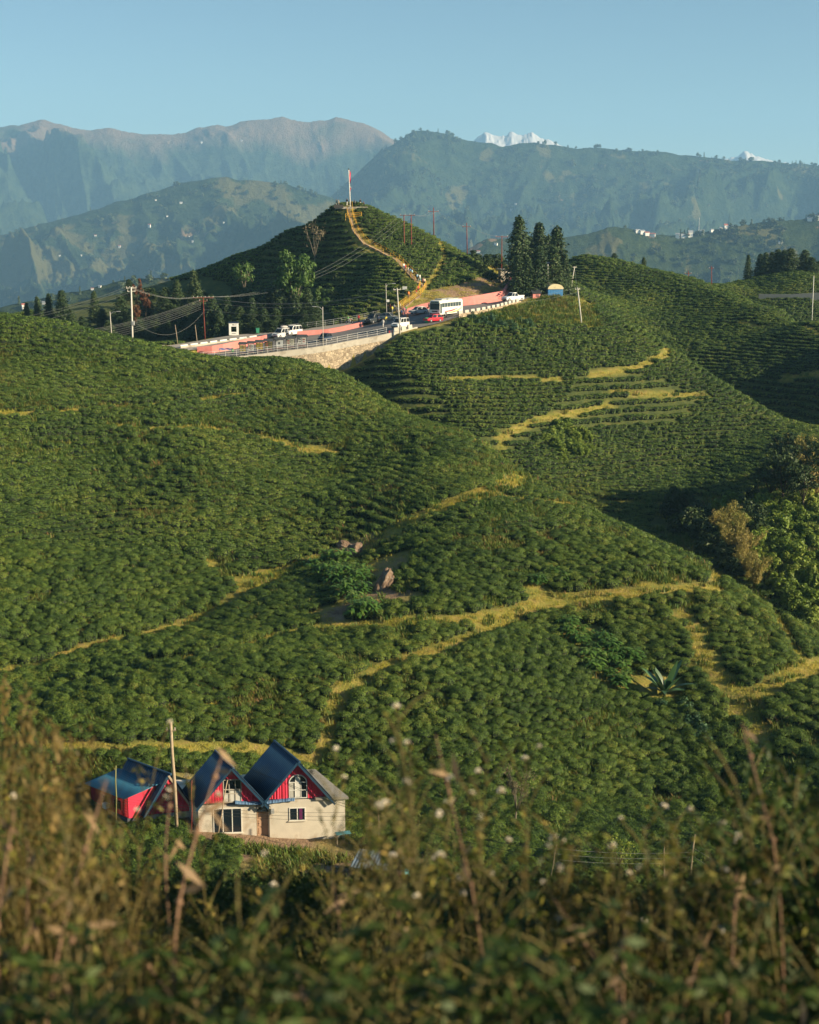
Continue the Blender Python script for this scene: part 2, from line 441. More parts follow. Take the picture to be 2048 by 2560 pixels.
# ------------------------------------------------------------------ ground material
gm = new_mat('ground'); n, l = nodes_of(gm); b = n['Principled BSDF']; b.inputs['Roughness'].default_value = .95
geo = n.new('ShaderNodeNewGeometry')
def noise_node(scale, det=6, rough=.6):
    t = n.new('ShaderNodeTexNoise'); t.inputs['Scale'].default_value = scale; t.inputs['Detail'].default_value = det
    t.inputs['Roughness'].default_value = rough; l.new(geo.outputs['Position'], t.inputs['Vector']); return t
r1 = n.new('ShaderNodeValToRGB'); e = r1.color_ramp.elements
e[0].position = .3; e[0].color = (.12, .15, .025, 1); e[1].position = .7; e[1].color = (.36, .23, .11, 1)
e.new(.45).color = (.24, .23, .035, 1); e.new(.57).color = (.33, .26, .06, 1)
t1 = noise_node(.6, 9, .75); l.new(t1.outputs['Fac'], r1.inputs['Fac'])
r2 = n.new('ShaderNodeValToRGB'); e = r2.color_ramp.elements
e[0].position = .35; e[0].color = (.035, .055, .010, 1); e[1].position = .72; e[1].color = (.13, .11, .025, 1); e.new(.55).color = (.07, .09, .015, 1)
t2 = noise_node(.5, 8, .7); l.new(t2.outputs['Fac'], r2.inputs['Fac'])
at_ = n.new('ShaderNodeAttribute'); at_.attribute_name = 'bare'
mxg = n.new('ShaderNodeMix'); mxg.data_type = 'RGBA'; l.new(at_.outputs['Fac'], mxg.inputs['Factor'])
l.new(r2.outputs['Color'], mxg.inputs['A']); l.new(r1.outputs['Color'], mxg.inputs['B']); at2 = n.new('ShaderNodeAttribute'); at2.attribute_name = 'soil'
r4 = n.new('ShaderNodeValToRGB'); e = r4.color_ramp.elements; e[0].position = .35; e[0].color = (.17, .10, .06, 1); e[1].position = .68; e[1].color = (.36, .25, .16, 1)
t4 = noise_node(.8, 8, .7); l.new(t4.outputs['Fac'], r4.inputs['Fac'])
mx4 = n.new('ShaderNodeMix'); mx4.data_type = 'RGBA'; l.new(at2.outputs['Fac'], mx4.inputs['Factor']); l.new(mxg.outputs['Result'], mx4.inputs['A']); l.new(r4.outputs['Color'], mx4.inputs['B']); l.new(mx4.outputs['Result'], b.inputs['Base Color'])
t3 = noise_node(5., 5); bp = n.new('ShaderNodeBump'); bp.inputs['Strength'].default_value = 1; bp.inputs['Distance'].default_value = .25
l.new(t3.outputs['Fac'], bp.inputs['Height']); l.new(bp.outputs['Normal'], b.inputs['Normal'])
def terrain_object():
    me = grid_mesh('ground', XX, YY, ZZ, gm)
    o = bpy.data.objects.new('ground', me); link(o); o['kind'] = 'structure'; return o
GROUND = terrain_object()

# ------------------------------------------------------------------ far hills
def hill_mat(name, low, high, bare, bare_lo, bare_hi, fields=.0, scale=1.):
    m = new_mat(name); n, l = nodes_of(m); b = n['Principled BSDF']; b.inputs['Roughness'].default_value = 1; b.inputs['Specular IOR Level'].default_value = 0
    geo = n.new('ShaderNodeNewGeometry'); sep = n.new('ShaderNodeSeparateXYZ'); l.new(geo.outputs['Position'], sep.inputs[0])
    def tex(s, d=6, r=.6):
        t = n.new('ShaderNodeTexNoise'); t.inputs['Scale'].default_value = s; t.inputs['Detail'].default_value = d; t.inputs['Roughness'].default_value = r
        l.new(geo.outputs['Position'], t.inputs['Vector']); return t.outputs['Fac']
    def mix(a, bb, f):
        x = n.new('ShaderNodeMix'); x.data_type = 'RGBA'
        for k, v in (('A', a), ('B', bb)):
            if isinstance(v, tuple): x.inputs[k].default_value = (*v, 1)
            else: l.new(v, x.inputs[k])
        l.new(f, x.inputs['Factor']); return x.outputs['Result']
    def step(v, a, c):
        q = n.new('ShaderNodeMapRange'); q.inputs[1].default_value = a; q.inputs[2].default_value = c; l.new(v, q.inputs[0]); return q.outputs[0]
    col = mix(low, high, step(tex(.02*scale, 8, .75), .35, .65))
    # bare grassland towards the top, in patches
    hgt = n.new('ShaderNodeMath'); hgt.operation = 'MULTIPLY_ADD'; hgt.inputs[1].default_value = (bare_hi-bare_lo)*1.6; l.new(tex(.0035*scale, 7, .6), hgt.inputs[0]); l.new(sep.outputs['Z'], hgt.inputs[2])
    col = mix(col, bare, step(hgt.outputs[0], bare_lo+(bare_hi-bare_lo)*.95, bare_lo+(bare_hi-bare_lo)*1.35))
    if fields:
        col = mix(col, (.13, .125, .05), step(tex(.006*scale, 4, .5), .66-fields, .70-fields))
        col = mix(col, (.25, .17, .10), step(tex(.0047*scale, 5, .6), .72-fields*.6, .74-fields*.6))
    l.new(col, b.inputs['Base Color'])
    bp = n.new('ShaderNodeBump'); bp.inputs['Strength'].default_value = 1; bp.inputs['Distance'].default_value = 25/scale
    l.new(tex(.035*scale, 7, .75), bp.inputs['Height']); l.new(bp.outputs['Normal'], b.inputs['Normal'])
    return m
def hill(name, crest, D, W, base, amp, wl_, seed, m, ncol=560, nrow=300, prof=.8, rough=5., soft=9, sk=1):
    px = np.array([c[0] for c in crest], float); py = np.array([c[1] for c in crest], float)
    u = np.linspace(px[0], px[-1], ncol)
    # smooth interpolation of the skyline
    pyi = np.interp(u, px, py)+(fbm(u/55., u*0+seed, 4, seed)-.5)*(16 if soft > 3 else 0)*(1 if D > 4000 else .5); k = np.hanning(soft); k /= k.sum(); pyi = np.convolve(np.pad(pyi, soft//2, mode='edge'), k, 'valid')
    a, b = ratios(u, pyi); zc = b*D; xc = a*D
    t = np.concatenate([np.linspace(-.16, 0, 24)[:-1], np.linspace(0, 1, nrow)**1.15])
    T, XC = np.meshgrid(t, xc, indexing='ij'); ZC = np.broadcast_to(zc, T.shape)
    Yd = D - T*W
    env = np.clip(np.abs(T)/.12, 0, 1); env = .045+.955*env*env*(3-2*env)
    sway = (fbm(XC/wl_/2, Yd/wl_/2, 3, seed+5)-.5)*wl_*.9*env
    q1 = (XC+sway)*.80+(Yd+sway*.6)*.60*sk; q2 = (Yd+sway*.6)*.80-(XC+sway)*.60*sk
    r = ridged(q1/wl_, q2/(wl_*1.7), 6, seed, .58)
    Z = np.where(T >= 0, base+(ZC-base)*(1-np.clip(T, 0, 1)**prof), ZC+T*W*.9)
    Z = Z + (np.minimum(r, .8)-.64)*amp*env
    Z = Z + (fbm(XC/60, Yd/60, 4, seed+9)-.5)*rough*2*np.clip(np.abs(T)*60, .35, 1)+(fbm(XC/330, Yd/330, 4, seed+15)-.5)*rough*9*np.clip(.3+np.abs(T)*8, 0, 1)
    Z = Z + (np.abs(vnoise(XC/14, Yd/14, seed+12)-.5))*rough*.9
    Xp = XC*Yd/D*.35+XC*.65
    o = bpy.data.objects.new(name, grid_mesh(name, Xp, Yd, Z, m)); link(o); o['kind'] = 'structure'
    return (Xp, Yd, Z)
HM1 = hill_mat('ridge_forest', (.018, .036, .022), (.07, .10, .05), (.22, .155, .11), 300, 640, .0)
HM2 = hill_mat('ridge_forest_dark', (.016, .034, .019), (.06, .09, .04), (.26, .20, .09), 420, 620, .05)
HM3 = hill_mat('slope_forest', (.018, .036, .018), (.065, .095, .038), (.28, .19, .09), 900, 1200, .13)
HM5 = hill_mat('near_hill_forest', (.02, .036, .014), (.065, .09, .028), (.26, .18, .09), 900, 1200, .10, 2.2)
HILLS = {}
HILLS['a'] = hill('mountain_ridge', [(-500,350),(-250,335),(0,318),(60,312),(110,302),(170,308),(230,318),(290,318),(330,326),(430,328),(520,319),(565,318),(620,305),(700,296),(770,300),(800,294),(840,288),(880,299),(940,325),(1000,350),(1100,380),(1300,420),(1600,470)], 8000, 4600, -650, 900, 720, 21, HM1, ncol=640, rough=9.)
HILLS['b'] = hill('forest_ridge', [(560,700),(700,600),(800,520),(880,445),(950,378),(1000,343),(1060,328),(1110,337),(1180,352),(1220,359),(1300,357),(1380,356),(1450,358),(1600,371),(1700,379),(1800,388),(1930,396),(2048,410),(2300,440),(2500,470)], 6000, 3300, -600, 680, 520, 43, HM2, sk=-1)
HILLS['c'] = hill('middle_spur', [(-500,720),(-250,660),(0,585),(100,560),(200,528),(300,495),(400,470),(480,446),(560,437),(640,440),(720,452),(820,485),(900,525),(1000,580),(1150,660),(1300,740)], 4500, 2400, -560, 460, 400, 64, HM3)
HILLS['d'] = hill('village_hill', [(850,800),(1000,705),(1100,655),(1180,612),(1220,588),(1280,593),(1360,592),(1430,583),(1480,576),(1530,563),(1570,561),(1620,574),(1700,578),(1760,571),(1850,556),(1950,542),(2048,537),(2300,520),(2500,515)], 2700, 1500, -520, 230, 260, 85, HM5, rough=4)
HILLS['e'] = hill('low_hill', [(-450,850),(-200,800),(0,772),(100,752),(200,728),(300,702),(380,690),(450,692),(560,730),(700,800),(850,880)], 1500, 700, -330, 90, 260, 96, HM5, rough=3)
def snow():
    m = new_mat('snow'); n, l = nodes_of(m); b = n['Principled BSDF']; b.inputs['Roughness'].default_value = .8
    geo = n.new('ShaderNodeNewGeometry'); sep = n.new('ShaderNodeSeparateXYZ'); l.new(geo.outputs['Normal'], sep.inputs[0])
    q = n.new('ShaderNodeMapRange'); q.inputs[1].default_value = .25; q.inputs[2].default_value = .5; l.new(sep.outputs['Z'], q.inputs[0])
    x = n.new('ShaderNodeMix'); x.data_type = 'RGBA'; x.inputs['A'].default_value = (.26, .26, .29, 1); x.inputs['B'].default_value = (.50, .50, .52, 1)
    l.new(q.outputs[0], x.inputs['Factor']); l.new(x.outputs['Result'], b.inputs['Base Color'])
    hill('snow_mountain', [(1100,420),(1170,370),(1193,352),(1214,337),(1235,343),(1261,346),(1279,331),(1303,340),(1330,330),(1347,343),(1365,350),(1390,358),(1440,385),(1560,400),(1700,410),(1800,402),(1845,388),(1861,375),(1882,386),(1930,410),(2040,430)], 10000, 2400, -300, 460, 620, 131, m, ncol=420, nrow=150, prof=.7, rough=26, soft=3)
snow()
vm = mat('valley', (.03, .045, .02), .95, var=.3, scale=.004)
vb = MB(); vb.poly([(-9400, -900, -900), (9400, -900, -900), (9400, 10950, -900), (-9400, 10950, -900)], [(0, 1, 2, 3)])
o = vb.build('valley_floor', vm); o['kind'] = 'structure'

# ------------------------------------------------------------------ air
def haze(density, col, aniso=0.):
    m = bpy.data.materials.new('haze'); m.use_nodes = True; n, l = nodes_of(m); n.clear()
    out = n.new('ShaderNodeOutputMaterial'); v = n.new('ShaderNodeVolumePrincipled')
    v.inputs['Color'].default_value = (*col, 1); v.inputs['Density'].default_value = density; v.inputs['Anisotropy'].default_value = aniso
    l.new(v.outputs[0], out.inputs['Volume'])
    b = MB(); b.box((0, 5050, (760-901)/2), (19000, 12100, 760+901)); o = b.build('haze', m); o['kind'] = 'stuff'
haze(.98e-4, (.305, .58, .905))

# ------------------------------------------------------------------ tea garden: paths, bare patches, rows of bushes
DP = 2048/1725.
def dpx(l): return [(x*DP, y*DP) for x, y in l]
PATHS = [  # (pixels of a 1725 px wide view, width in metres)
 ([(-40,1428),(10,1420),(80,1408),(190,1365),(290,1345),(400,1312),(470,1280),(520,1245),(600,1210),(650,1185)], 1.5),
 ([(520,1225),(600,1208),(650,1185),(740,1160),(800,1140),(850,1105),(920,1075),(1000,1045),(1060,1028),(1105,1010)], 2.6),
 ([(1000,1047),(1070,1048),(1130,1055),(1240,1080)], 1.2),
 ([(310,1398),(400,1388),(490,1370),(600,1335),(700,1320),(780,1316),(850,1315),(940,1312)], 1.6),
 ([(820,1316),(940,1312),(1000,1310),(1080,1300),(1150,1270),(1250,1262),(1380,1252),(1440,1246),(1500,1240)], 2.0),
 ([(705,1490),(720,1465),(760,1438),(800,1415),(860,1390),(900,1380),(960,1355),(1000,1345),(1080,1303)], 1.5),
 ([(705,1490),(698,1530),(688,1570),(660,1610)], 1.1),
 ([(90,1575),(250,1581),(400,1575),(540,1582),(600,1592),(660,1605)], 1.0),
 ([(1555,1500),(1580,1482),(1615,1455),(1680,1422),(1760,1395)], 1.9),
 ([(1590,1500),(1600,1560),(1630,1610),(1660,1650)], 1.0),
 ([(1440,1290),(1470,1330),(1480,1390),(1530,1430),(1560,1470)], 1.3),
 ([(430,842),(480,836),(540,832)], 1.5), ([(60,872),(150,868),(230,858),(330,853),(430,842)], .9), ([(-30,872),(20,873),(50,876)], 1.8),
 ([(230,898),(340,905),(440,905),(520,915),(620,940),(700,955)], 1.2),
 ([(1050,925),(1090,905),(1130,885),(1200,872),(1285,855)], 1.2), ([(940,800),(1010,795),(1080,797),(1180,800)], 1.0),
 ([(1245,792),(1300,782),(1350,772),(1400,748),(1455,730)], 1.5), ([(1290,828),(1380,832),(1490,834)], 1.1),
 ([(1560,680),(1640,690),(1740,712)], 1.4), ([(1650,797),(1690,792),(1740,785)], 1.4), ([(1270,1058),(1330,1060),(1400,1066)], 1.3),
 ([(900,925),(1000,932),(1060,920)], .9),
 ([(1500,1205),(1508,1225),(1500,1245)], 1.0), ([(1500,1205),(1580,1255),(1650,1330),(1690,1400)], .9),
 ([(922,498),(936,540),(922,570),(900,600)], 1.3),
]
PATCH = [  # bare or grassy spots: pixel centre, radius in metres
 (1470,1335,1.3),(1490,1395,1.5),(1525,1440,1.2),(1440,1300,1.1),(1560,1300,1.0),(1380,1240,1.3),
 (740,1160,3.0),(800,1200,3.2),(770,1250,3.0),(740,1220,3.4),(700,1290,2.2),(805,1265,2),(1130,1245,1.4),
 (700,1320,1.8),(560,1215,2.0),(450,1190,1.0),(870,1260,1.3),(840,1180,1.5),(1265,1385,2.2),(1230,1345,2.4),(1290,1430,2.2),(1390,1450,2.0),
 (1160,940,1.2),(1210,930,1.2),(1190,900,1.4),
]
def walk(px_line): return dense([hit(x, y) for x, y in dpx(px_line)], .6)
PATH_PTS = [(walk(p), w*1.45) for p, w in PATHS]
STAIR_PX = [(736,436),(737,455),(748,490),(768,515),(800,530),(835,548),(858,572),(878,594),(893,604),(882,622),(858,640),(838,655)]
STAIR = dense([hit(x, y) for x, y in dpx(STAIR_PX)], .6)
BARE = np.zeros(XX.shape)                                  # distance-like mask: >0 inside a path or patch, in metres
def stamp(x, y, r, val=1.):
    ix0, ix1 = int((x-r-GX0)/GS), int((x+r-GX0)/GS)+2; iy0, iy1 = int((y-r-GY0)/GS), int((y+r-GY0)/GS)+2
    ix0, iy0 = max(ix0, 0), max(iy0, 0)
    s = (slice(iy0, iy1), slice(ix0, ix1))
    d = np.hypot(XX[s]-x, YY[s]-y)
    BARE[s] = np.maximum(BARE[s], np.clip(r-d, 0, None))
pxs = []
for pts, w in PATH_PTS:
    for k, p in enumerate(pts): pxs.append((p.x, p.y, w*.5*(.80 if p.y < 240 and w > 2 else .66 if p.y < 240 else .42)*(.84+.32*float(vnoise(np.array([k*.19]), np.array([w*7.]), 5)[0]))))
for p in STAIR: pxs.append((p.x, p.y, .95))
for x, y, r in PATCH:
    p = hit(x*DP, y*DP); pxs.append((p.x, p.y, r))
PXS = np.array(pxs)
# hash of path points for exact distance tests
from collections import defaultdict
PH = defaultdict(list)
for k, (x, y, r) in enumerate(pxs): PH[(int(x//8), int(y//8))].append(k)
def path_dist(x, y):
    """metres outside the nearest path edge (negative = on it)"""
    best = 9.
    cx, cy = int(x//8), int(y//8)
    for i in (-1, 0, 1):
        for j in (-1, 0, 1):
            for k in PH.get((cx+i, cy+j), ()):
                q = pxs[k]; d = math.hypot(x-q[0], y-q[1])-q[2]
                if d < best: best = d
    return best
def in_poly(x, y, poly):
    x = np.asarray(x); y = np.asarray(y); c = np.zeros(x.shape, bool); n = len(poly)
    for i in range(n):
        x0, y0 = poly[i]; x1, y1 = poly[(i+1) % n]
        c ^= ((y0 > y) != (y1 > y)) & (x < (x1-x0)*(y-y0)/((y1-y0) or 1e-9)+x0)
    return c
# areas without tea, as outlines in photo pixels tested on the projected position
NO_TEA = [
 dpx([(1390,1060),(1450,1045),(1560,1050),(1620,1000),(1660,930),(1700,930),(1800,1000),(1800,1420),(1725,1330),(1650,1270),(1560,1210),(1490,1180),(1420,1150),(1360,1110)]),   # wooded gully
 dpx([(0,650),(120,640),(230,620),(330,590),(415,590),(415,575),(480,600),(560,640),(640,640),(700,655),(710,680),(560,720),(320,725),(230,700),(80,660)]),                # wood behind the road
 dpx([(880,660),(1000,640),(1090,645),(1180,610),(1250,640),(1270,690),(1200,690),(1150,680),(1100,690),(1010,685)]),                                                        # rough bank by the road end
 dpx([(900,612),(960,600),(1020,580),(1070,590),(1085,620),(1080,640),(960,640),(850,665)]),                                                                              # earth bank over the pink wall
 dpx([(1010,560),(1030,530),(1100,530),(1200,570),(1200,620),(1090,610)]),
]
HOUSE_XY = [[(-17.6, 105.2), (-4.0, 105.2), (-6.2, 116), (-20.5, 116)], [(-24, 106.5), (-17, 108.5), (-20.5, 115.5), (-29, 111)],
            [(-13, 97), (-2, 95), (2, 101), (-4, 106), (-13.5, 106)]]
def project(x, y, z):
    yd = y*CT - z*ST; zz = y*ST + z*CT
    return CX + FPX*x/yd, CY - FPX*zz/yd
gyx = np.gradient(blur(ZBASE, 2.5), GS); GZY, GZX = gyx[0], gyx[1]
SM = blur(ZBASE, 2.5)
def samp(A, x, y):
    ix = np.clip(np.round((x-GX0)/GS).astype(int), 0, XX.shape[1]-1); iy = np.clip(np.round((y-GY0)/GS).astype(int), 0, XX.shape[0]-1)
    return A[iy, ix]
def bil(A, x, y):
    fx = np.clip((x-GX0)/GS, 0, XX.shape[1]-1.001); fy = np.clip((y-GY0)/GS, 0, XX.shape[0]-1.001)
    ix = fx.astype(int); iy = fy.astype(int); fx = fx-ix; fy = fy-iy
    return (A[iy, ix]*(1-fx)+A[iy, ix+1]*fx)*(1-fy)+(A[iy+1, ix]*(1-fx)+A[iy+1, ix+1]*fx)*fy
DIL = ONROAD.copy()
for _ in range(2):
    DIL = DIL | np.roll(DIL, 1, 0) | np.roll(DIL, -1, 0) | np.roll(DIL, 1, 1) | np.roll(DIL, -1, 1)
def bare_attribute():
    for x, y, r in pxs: stamp(x, y, r+.9)
    v = np.clip(BARE/1.0, 0, 1)
    Zg = ZZ; px, py = project(XX, np.maximum(YY, 1), Zg)
    for poly in NO_TEA[2:]: v = np.maximum(v, np.where(in_poly(px, py, poly) & (YY > 200), .85, 0))
    v = np.maximum(v, np.where(DIL, 1, 0))
    v = np.maximum(v, np.where(in_poly(XX, YY, HOUSE_XY[2]) | in_poly(XX, YY, HOUSE_XY[0]), 1, 0))
    so = np.where(in_poly(XX, YY, HOUSE_XY[2]) | in_poly(XX, YY, HOUSE_XY[0]), 1., 0.)
    so = np.maximum(so, np.where(in_poly(px, py, NO_TEA[3]) & (YY > 200), .8, 0)); so = np.maximum(so, np.where((XX > -5) & (YY < 108) & (YY > 94) & (XX < 3), .6, 0))
    for x, y, r in ((740,1160,3.2),(712,1150,2.6),(800,1200,2.4),(806,1235,3.2),(770,1255,2.2),(820,1260,2.2),(720,1290,1.6)):
        q = hit(x*DP, y*DP); so = np.maximum(so, np.clip(1.6-np.hypot(XX-q.x, YY-q.y)/r, 0, 1))
    so = np.clip(so*(.4+1.1*(fbm(XX/4, YY/4, 3, 61) > .42)), 0, 1)
    a = GROUND.data.attributes.new('soil', 'FLOAT', 'POINT'); a.data.foreach_set('value', so.ravel().astype(np.float32))
    a = GROUND.data.attributes.new('bare', 'FLOAT', 'POINT'); a.data.foreach_set('value', v.ravel().astype(np.float32))
# skyline depth along every column, to drop plants nobody could see
bare_attribute()
def tea_points():
    N = 1700000
    Y = np.sqrt(rng.uniform(82**2, 445**2, N)); X = rng.uniform(-.335, .36, N)*Y
    gx = bil(GZX, X, Y); gy = bil(GZY, X, Y); g = np.hypot(gx, gy)+1e-4
    near = Y < 165
    want = np.where(near, .95, np.where(Y > 285, 1.2, 1.42))
    dz = .3*2.**np.floor(np.log2(np.maximum(g, .05)*want/.3)+.35)
    z = bil(SM, X, Y)+ (fbm(X/30, Y/30, 2, 77)-.5)*1.2
    off = (z/dz - np.round(z/dz))*dz/g                     # metres uphill of the nearest row
    jit = np.where(near, .22, .07)
    off = np.where(g > .13, np.clip(off, -.9, .9), 0) + rng.normal(0, 1, N)*jit
    X2 = X-gx/g*off; Y2 = Y-gy/g*off
    Z2 = ground_z(X2, Y2)
    px, py = project(X2, Y2, Z2)
    ok = ~samp(DIL, X2, Y2) & ~samp(DIL, X2, Y2+2.6) & (px > -330) & (px < 2500)
    for poly in NO_TEA: ok &= ~in_poly(px, py, poly)
    for poly in HOUSE_XY: ok &= ~in_poly(X2, Y2, poly)
    ok &= Y2 > 84
    gap = fbm(X2/3.1, Y2/3.1, 3, 31)
    rag = fbm(X2/22, Y2/22, 2, 51)                         # some fields are more ragged than others
    ok &= ~((gap > .69-.07*(rag > .55)) & (Y2 < 235))
    X2, Y2, Z2, gx, gy = X2[ok], Y2[ok], Z2[ok], gx[ok], gy[ok]
    # thin to one bush per 0.95 m
    cell = {}; keep = []
    for i in range(len(X2)):
        x = X2[i]; y = Y2[i]; r = .62 if y < 165 else (.62 if y < 250 else .74)
        a, b = int(x//r), int(y//r); bad = False
        for p in (-1, 0, 1):
            for q in (-1, 0, 1):
                j = cell.get((a+p, b+q, r))
                if j is not None and (X2[j]-x)**2+(Y2[j]-y)**2 < r*r: bad = True; break
            if bad: break
        if bad: continue
        if path_dist(x, y) < (.5 if y < 240 else .4): continue
        cell[(a, b, r)] = i; keep.append(i)
    k = np.array(keep)
    X2, Y2, Z2, gx, gy = X2[k], Y2[k], Z2[k], gx[k], gy[k]
    # drop what lies well behind a skyline
    vis = np.ones(len(X2), bool)
    zt = Z2+2.4
    for f in np.linspace(.25, .985, 40):
        lim = zt*f; yy = Y2*f
        use = yy > 70
        vis &= ~(use & (ground_z(X2*f, yy) > lim))
    return X2[vis], Y2[vis], Z2[vis], np.arctan2(gy[vis], gx[vis])+pi/2

def bush_mesh(name, m, core, nleaf, leaf, seed, w=1.5, h=.85):
    """flat-topped clipped bush: leaf faces all through the outer shell over a twiggy core"""
    r = np.random.default_rng(seed)
    th = r.uniform(0, 2*pi, nleaf); u = r.uniform(0, 1, nleaf)
    rad = np.sqrt(u)
    top = r.uniform(0, 1, nleaf) < .62
    rr = np.where(top, rad*w*.5, w*.5*(.93+.1*r.uniform(-1, 1, nleaf)))
    zz = np.where(top, h*(1-.32*rad**2.6), h*r.uniform(.08, .92, nleaf))
    rr = np.where(top, rr, rr*(1-.25*(1-zz/h)**2))
    lob = 1+.10*np.sin(3*th+seed)+.07*np.sin(5*th+2.1*seed)
    x = rr*lob*np.cos(th); y = rr*lob*np.sin(th)
    zz = zz+.09*h*np.sin(x*5+seed)*np.cos(y*4.3+seed)+r.normal(0, .04, nleaf)
    c = np.stack([x*1.03, y*.99, zz], -1)
    nrm = np.stack([x/(w*.5), y/(w*.5), np.where(top, 1.1, .35)], -1)+r.normal(0, .38, (nleaf, 3))
    nrm /= np.linalg.norm(nrm, axis=1)[:, None]
    t = np.cross(nrm, r.normal(0, 1, (nleaf, 3))); t /= np.linalg.norm(t, axis=1)[:, None]
    s = np.cross(nrm, t); L = leaf*r.uniform(.6, 1.3, nleaf)[:, None]
    co = np.stack([c-t*L*.5, c+s*L*.26, c+t*L*.5+nrm*L*.1, c-s*L*.26], 1).reshape(-1, 3)
    q = np.arange(nleaf*4).reshape(-1, 4); mi = np.zeros(nleaf, int)
    # core
    k = 10; cv = [(0, 0, h*.86)]; cq = []
    ring = [(.30, .84), (.42, .55), (.30, .1), (.18, -.25)]
    for rr_, zz_ in ring:
        for j in range(k):
            a = 2*pi*j/k; cv.append((rr_*w*cos(a)*1.05, rr_*w*sin(a), zz_*h))
    o = len(co)
    for j in range(k): cq.append((o, o+1+j, o+1+(j+1) % k, o))
    for i in range(3):
        for j in range(k): cq.append((o+1+i*k+j, o+1+(i+1)*k+j, o+1+(i+1)*k+(j+1) % k, o+1+i*k+(j+1) % k))
    tri = cq[:k]; cq = cq[k:]
    # cap as quads: pairs of rim vertices with the centre
    cap = [(o, o+1+j, o+1+(j+1) % k, o+1+(j+2) % k) for j in range(0, k, 2)]
    cq = cap+cq
    co = np.concatenate([co, np.array(cv)]); q = np.concatenate([q, np.array(cq)])
    mi = np.concatenate([mi, np.ones(len(cq), int)])
    return np_mesh(name, co, q, [m, core], False, None, mi)
LEAF = leaf_mat('tea_leaves', [(.020, .043, .010), (.047, .090, .018), (.090, .152, .025), (.150, .210, .031), (.26, .25, .05)], patch=.06, island=.44)
CORE = mat('tea_twigs', (.012, .018, .008), .9, var=.3, scale=8)
def hidden(meshes, name):
    """collection kept out of the scene: only a source of instances for stuff"""
    c = bpy.data.collections.new(name)
    for me in meshes: c.objects.link(bpy.data.objects.new(me.name, me))
    return c
def scatter(name, pts, rot, scl, idx, coll):
    """ONE object: points with geometry-nodes instances picked from a hidden collection"""
    me = bpy.data.meshes.new(name); n_ = len(pts)
    me.vertices.add(n_); me.vertices.foreach_set('co', np.asarray(pts, np.float32).ravel())
    for nm, ty, arr in (('rot', 'FLOAT_VECTOR', rot), ('scl', 'FLOAT_VECTOR', scl)):
        a = me.attributes.new(nm, ty, 'POINT'); a.data.foreach_set('vector', np.asarray(arr, np.float32).ravel())
    a = me.attributes.new('idx', 'INT', 'POINT'); a.data.foreach_set('value', np.asarray(idx, np.int32))
    o = bpy.data.objects.new(name, me); link(o); o['kind'] = 'stuff'
    g = bpy.data.node_groups.new(name, 'GeometryNodeTree')
    g.interface.new_socket('Geometry', in_out='INPUT', socket_type='NodeSocketGeometry')
    g.interface.new_socket('Geometry', in_out='OUTPUT', socket_type='NodeSocketGeometry')
    N = g.nodes; Lk = g.links
    gi = N.new('NodeGroupInput'); go = N.new('NodeGroupOutput'); ip = N.new('GeometryNodeInstanceOnPoints')
    ci = N.new('GeometryNodeCollectionInfo'); ci.inputs['Collection'].default_value = coll
    ci.inputs['Separate Children'].default_value = True; ci.inputs['Reset Children'].default_value = True
    Lk.new(gi.outputs[0], ip.inputs['Points']); Lk.new(ci.outputs[0], ip.inputs['Instance'])
    ip.inputs['Pick Instance'].default_value = True
    def attr(nm, ty, sock):
        q = N.new('GeometryNodeInputNamedAttribute'); q.data_type = ty; q.inputs['Name'].default_value = nm
        Lk.new(q.outputs['Attribute'], ip.inputs[sock])
    attr('idx', 'INT', 'Instance Index'); attr('scl', 'FLOAT_VECTOR', 'Scale')
    q = N.new('GeometryNodeInputNamedAttribute'); q.data_type = 'FLOAT_VECTOR'; q.inputs['Name'].default_value = 'rot'
    e2r = N.new('FunctionNodeEulerToRotation'); Lk.new(q.outputs['Attribute'], e2r.inputs[0]); Lk.new(e2r.outputs[0], ip.inputs['Rotation'])
    Lk.new(ip.outputs[0], go.inputs[0])
    md = o.modifiers.new('scatter', 'NODES'); md.node_group = g
    return o
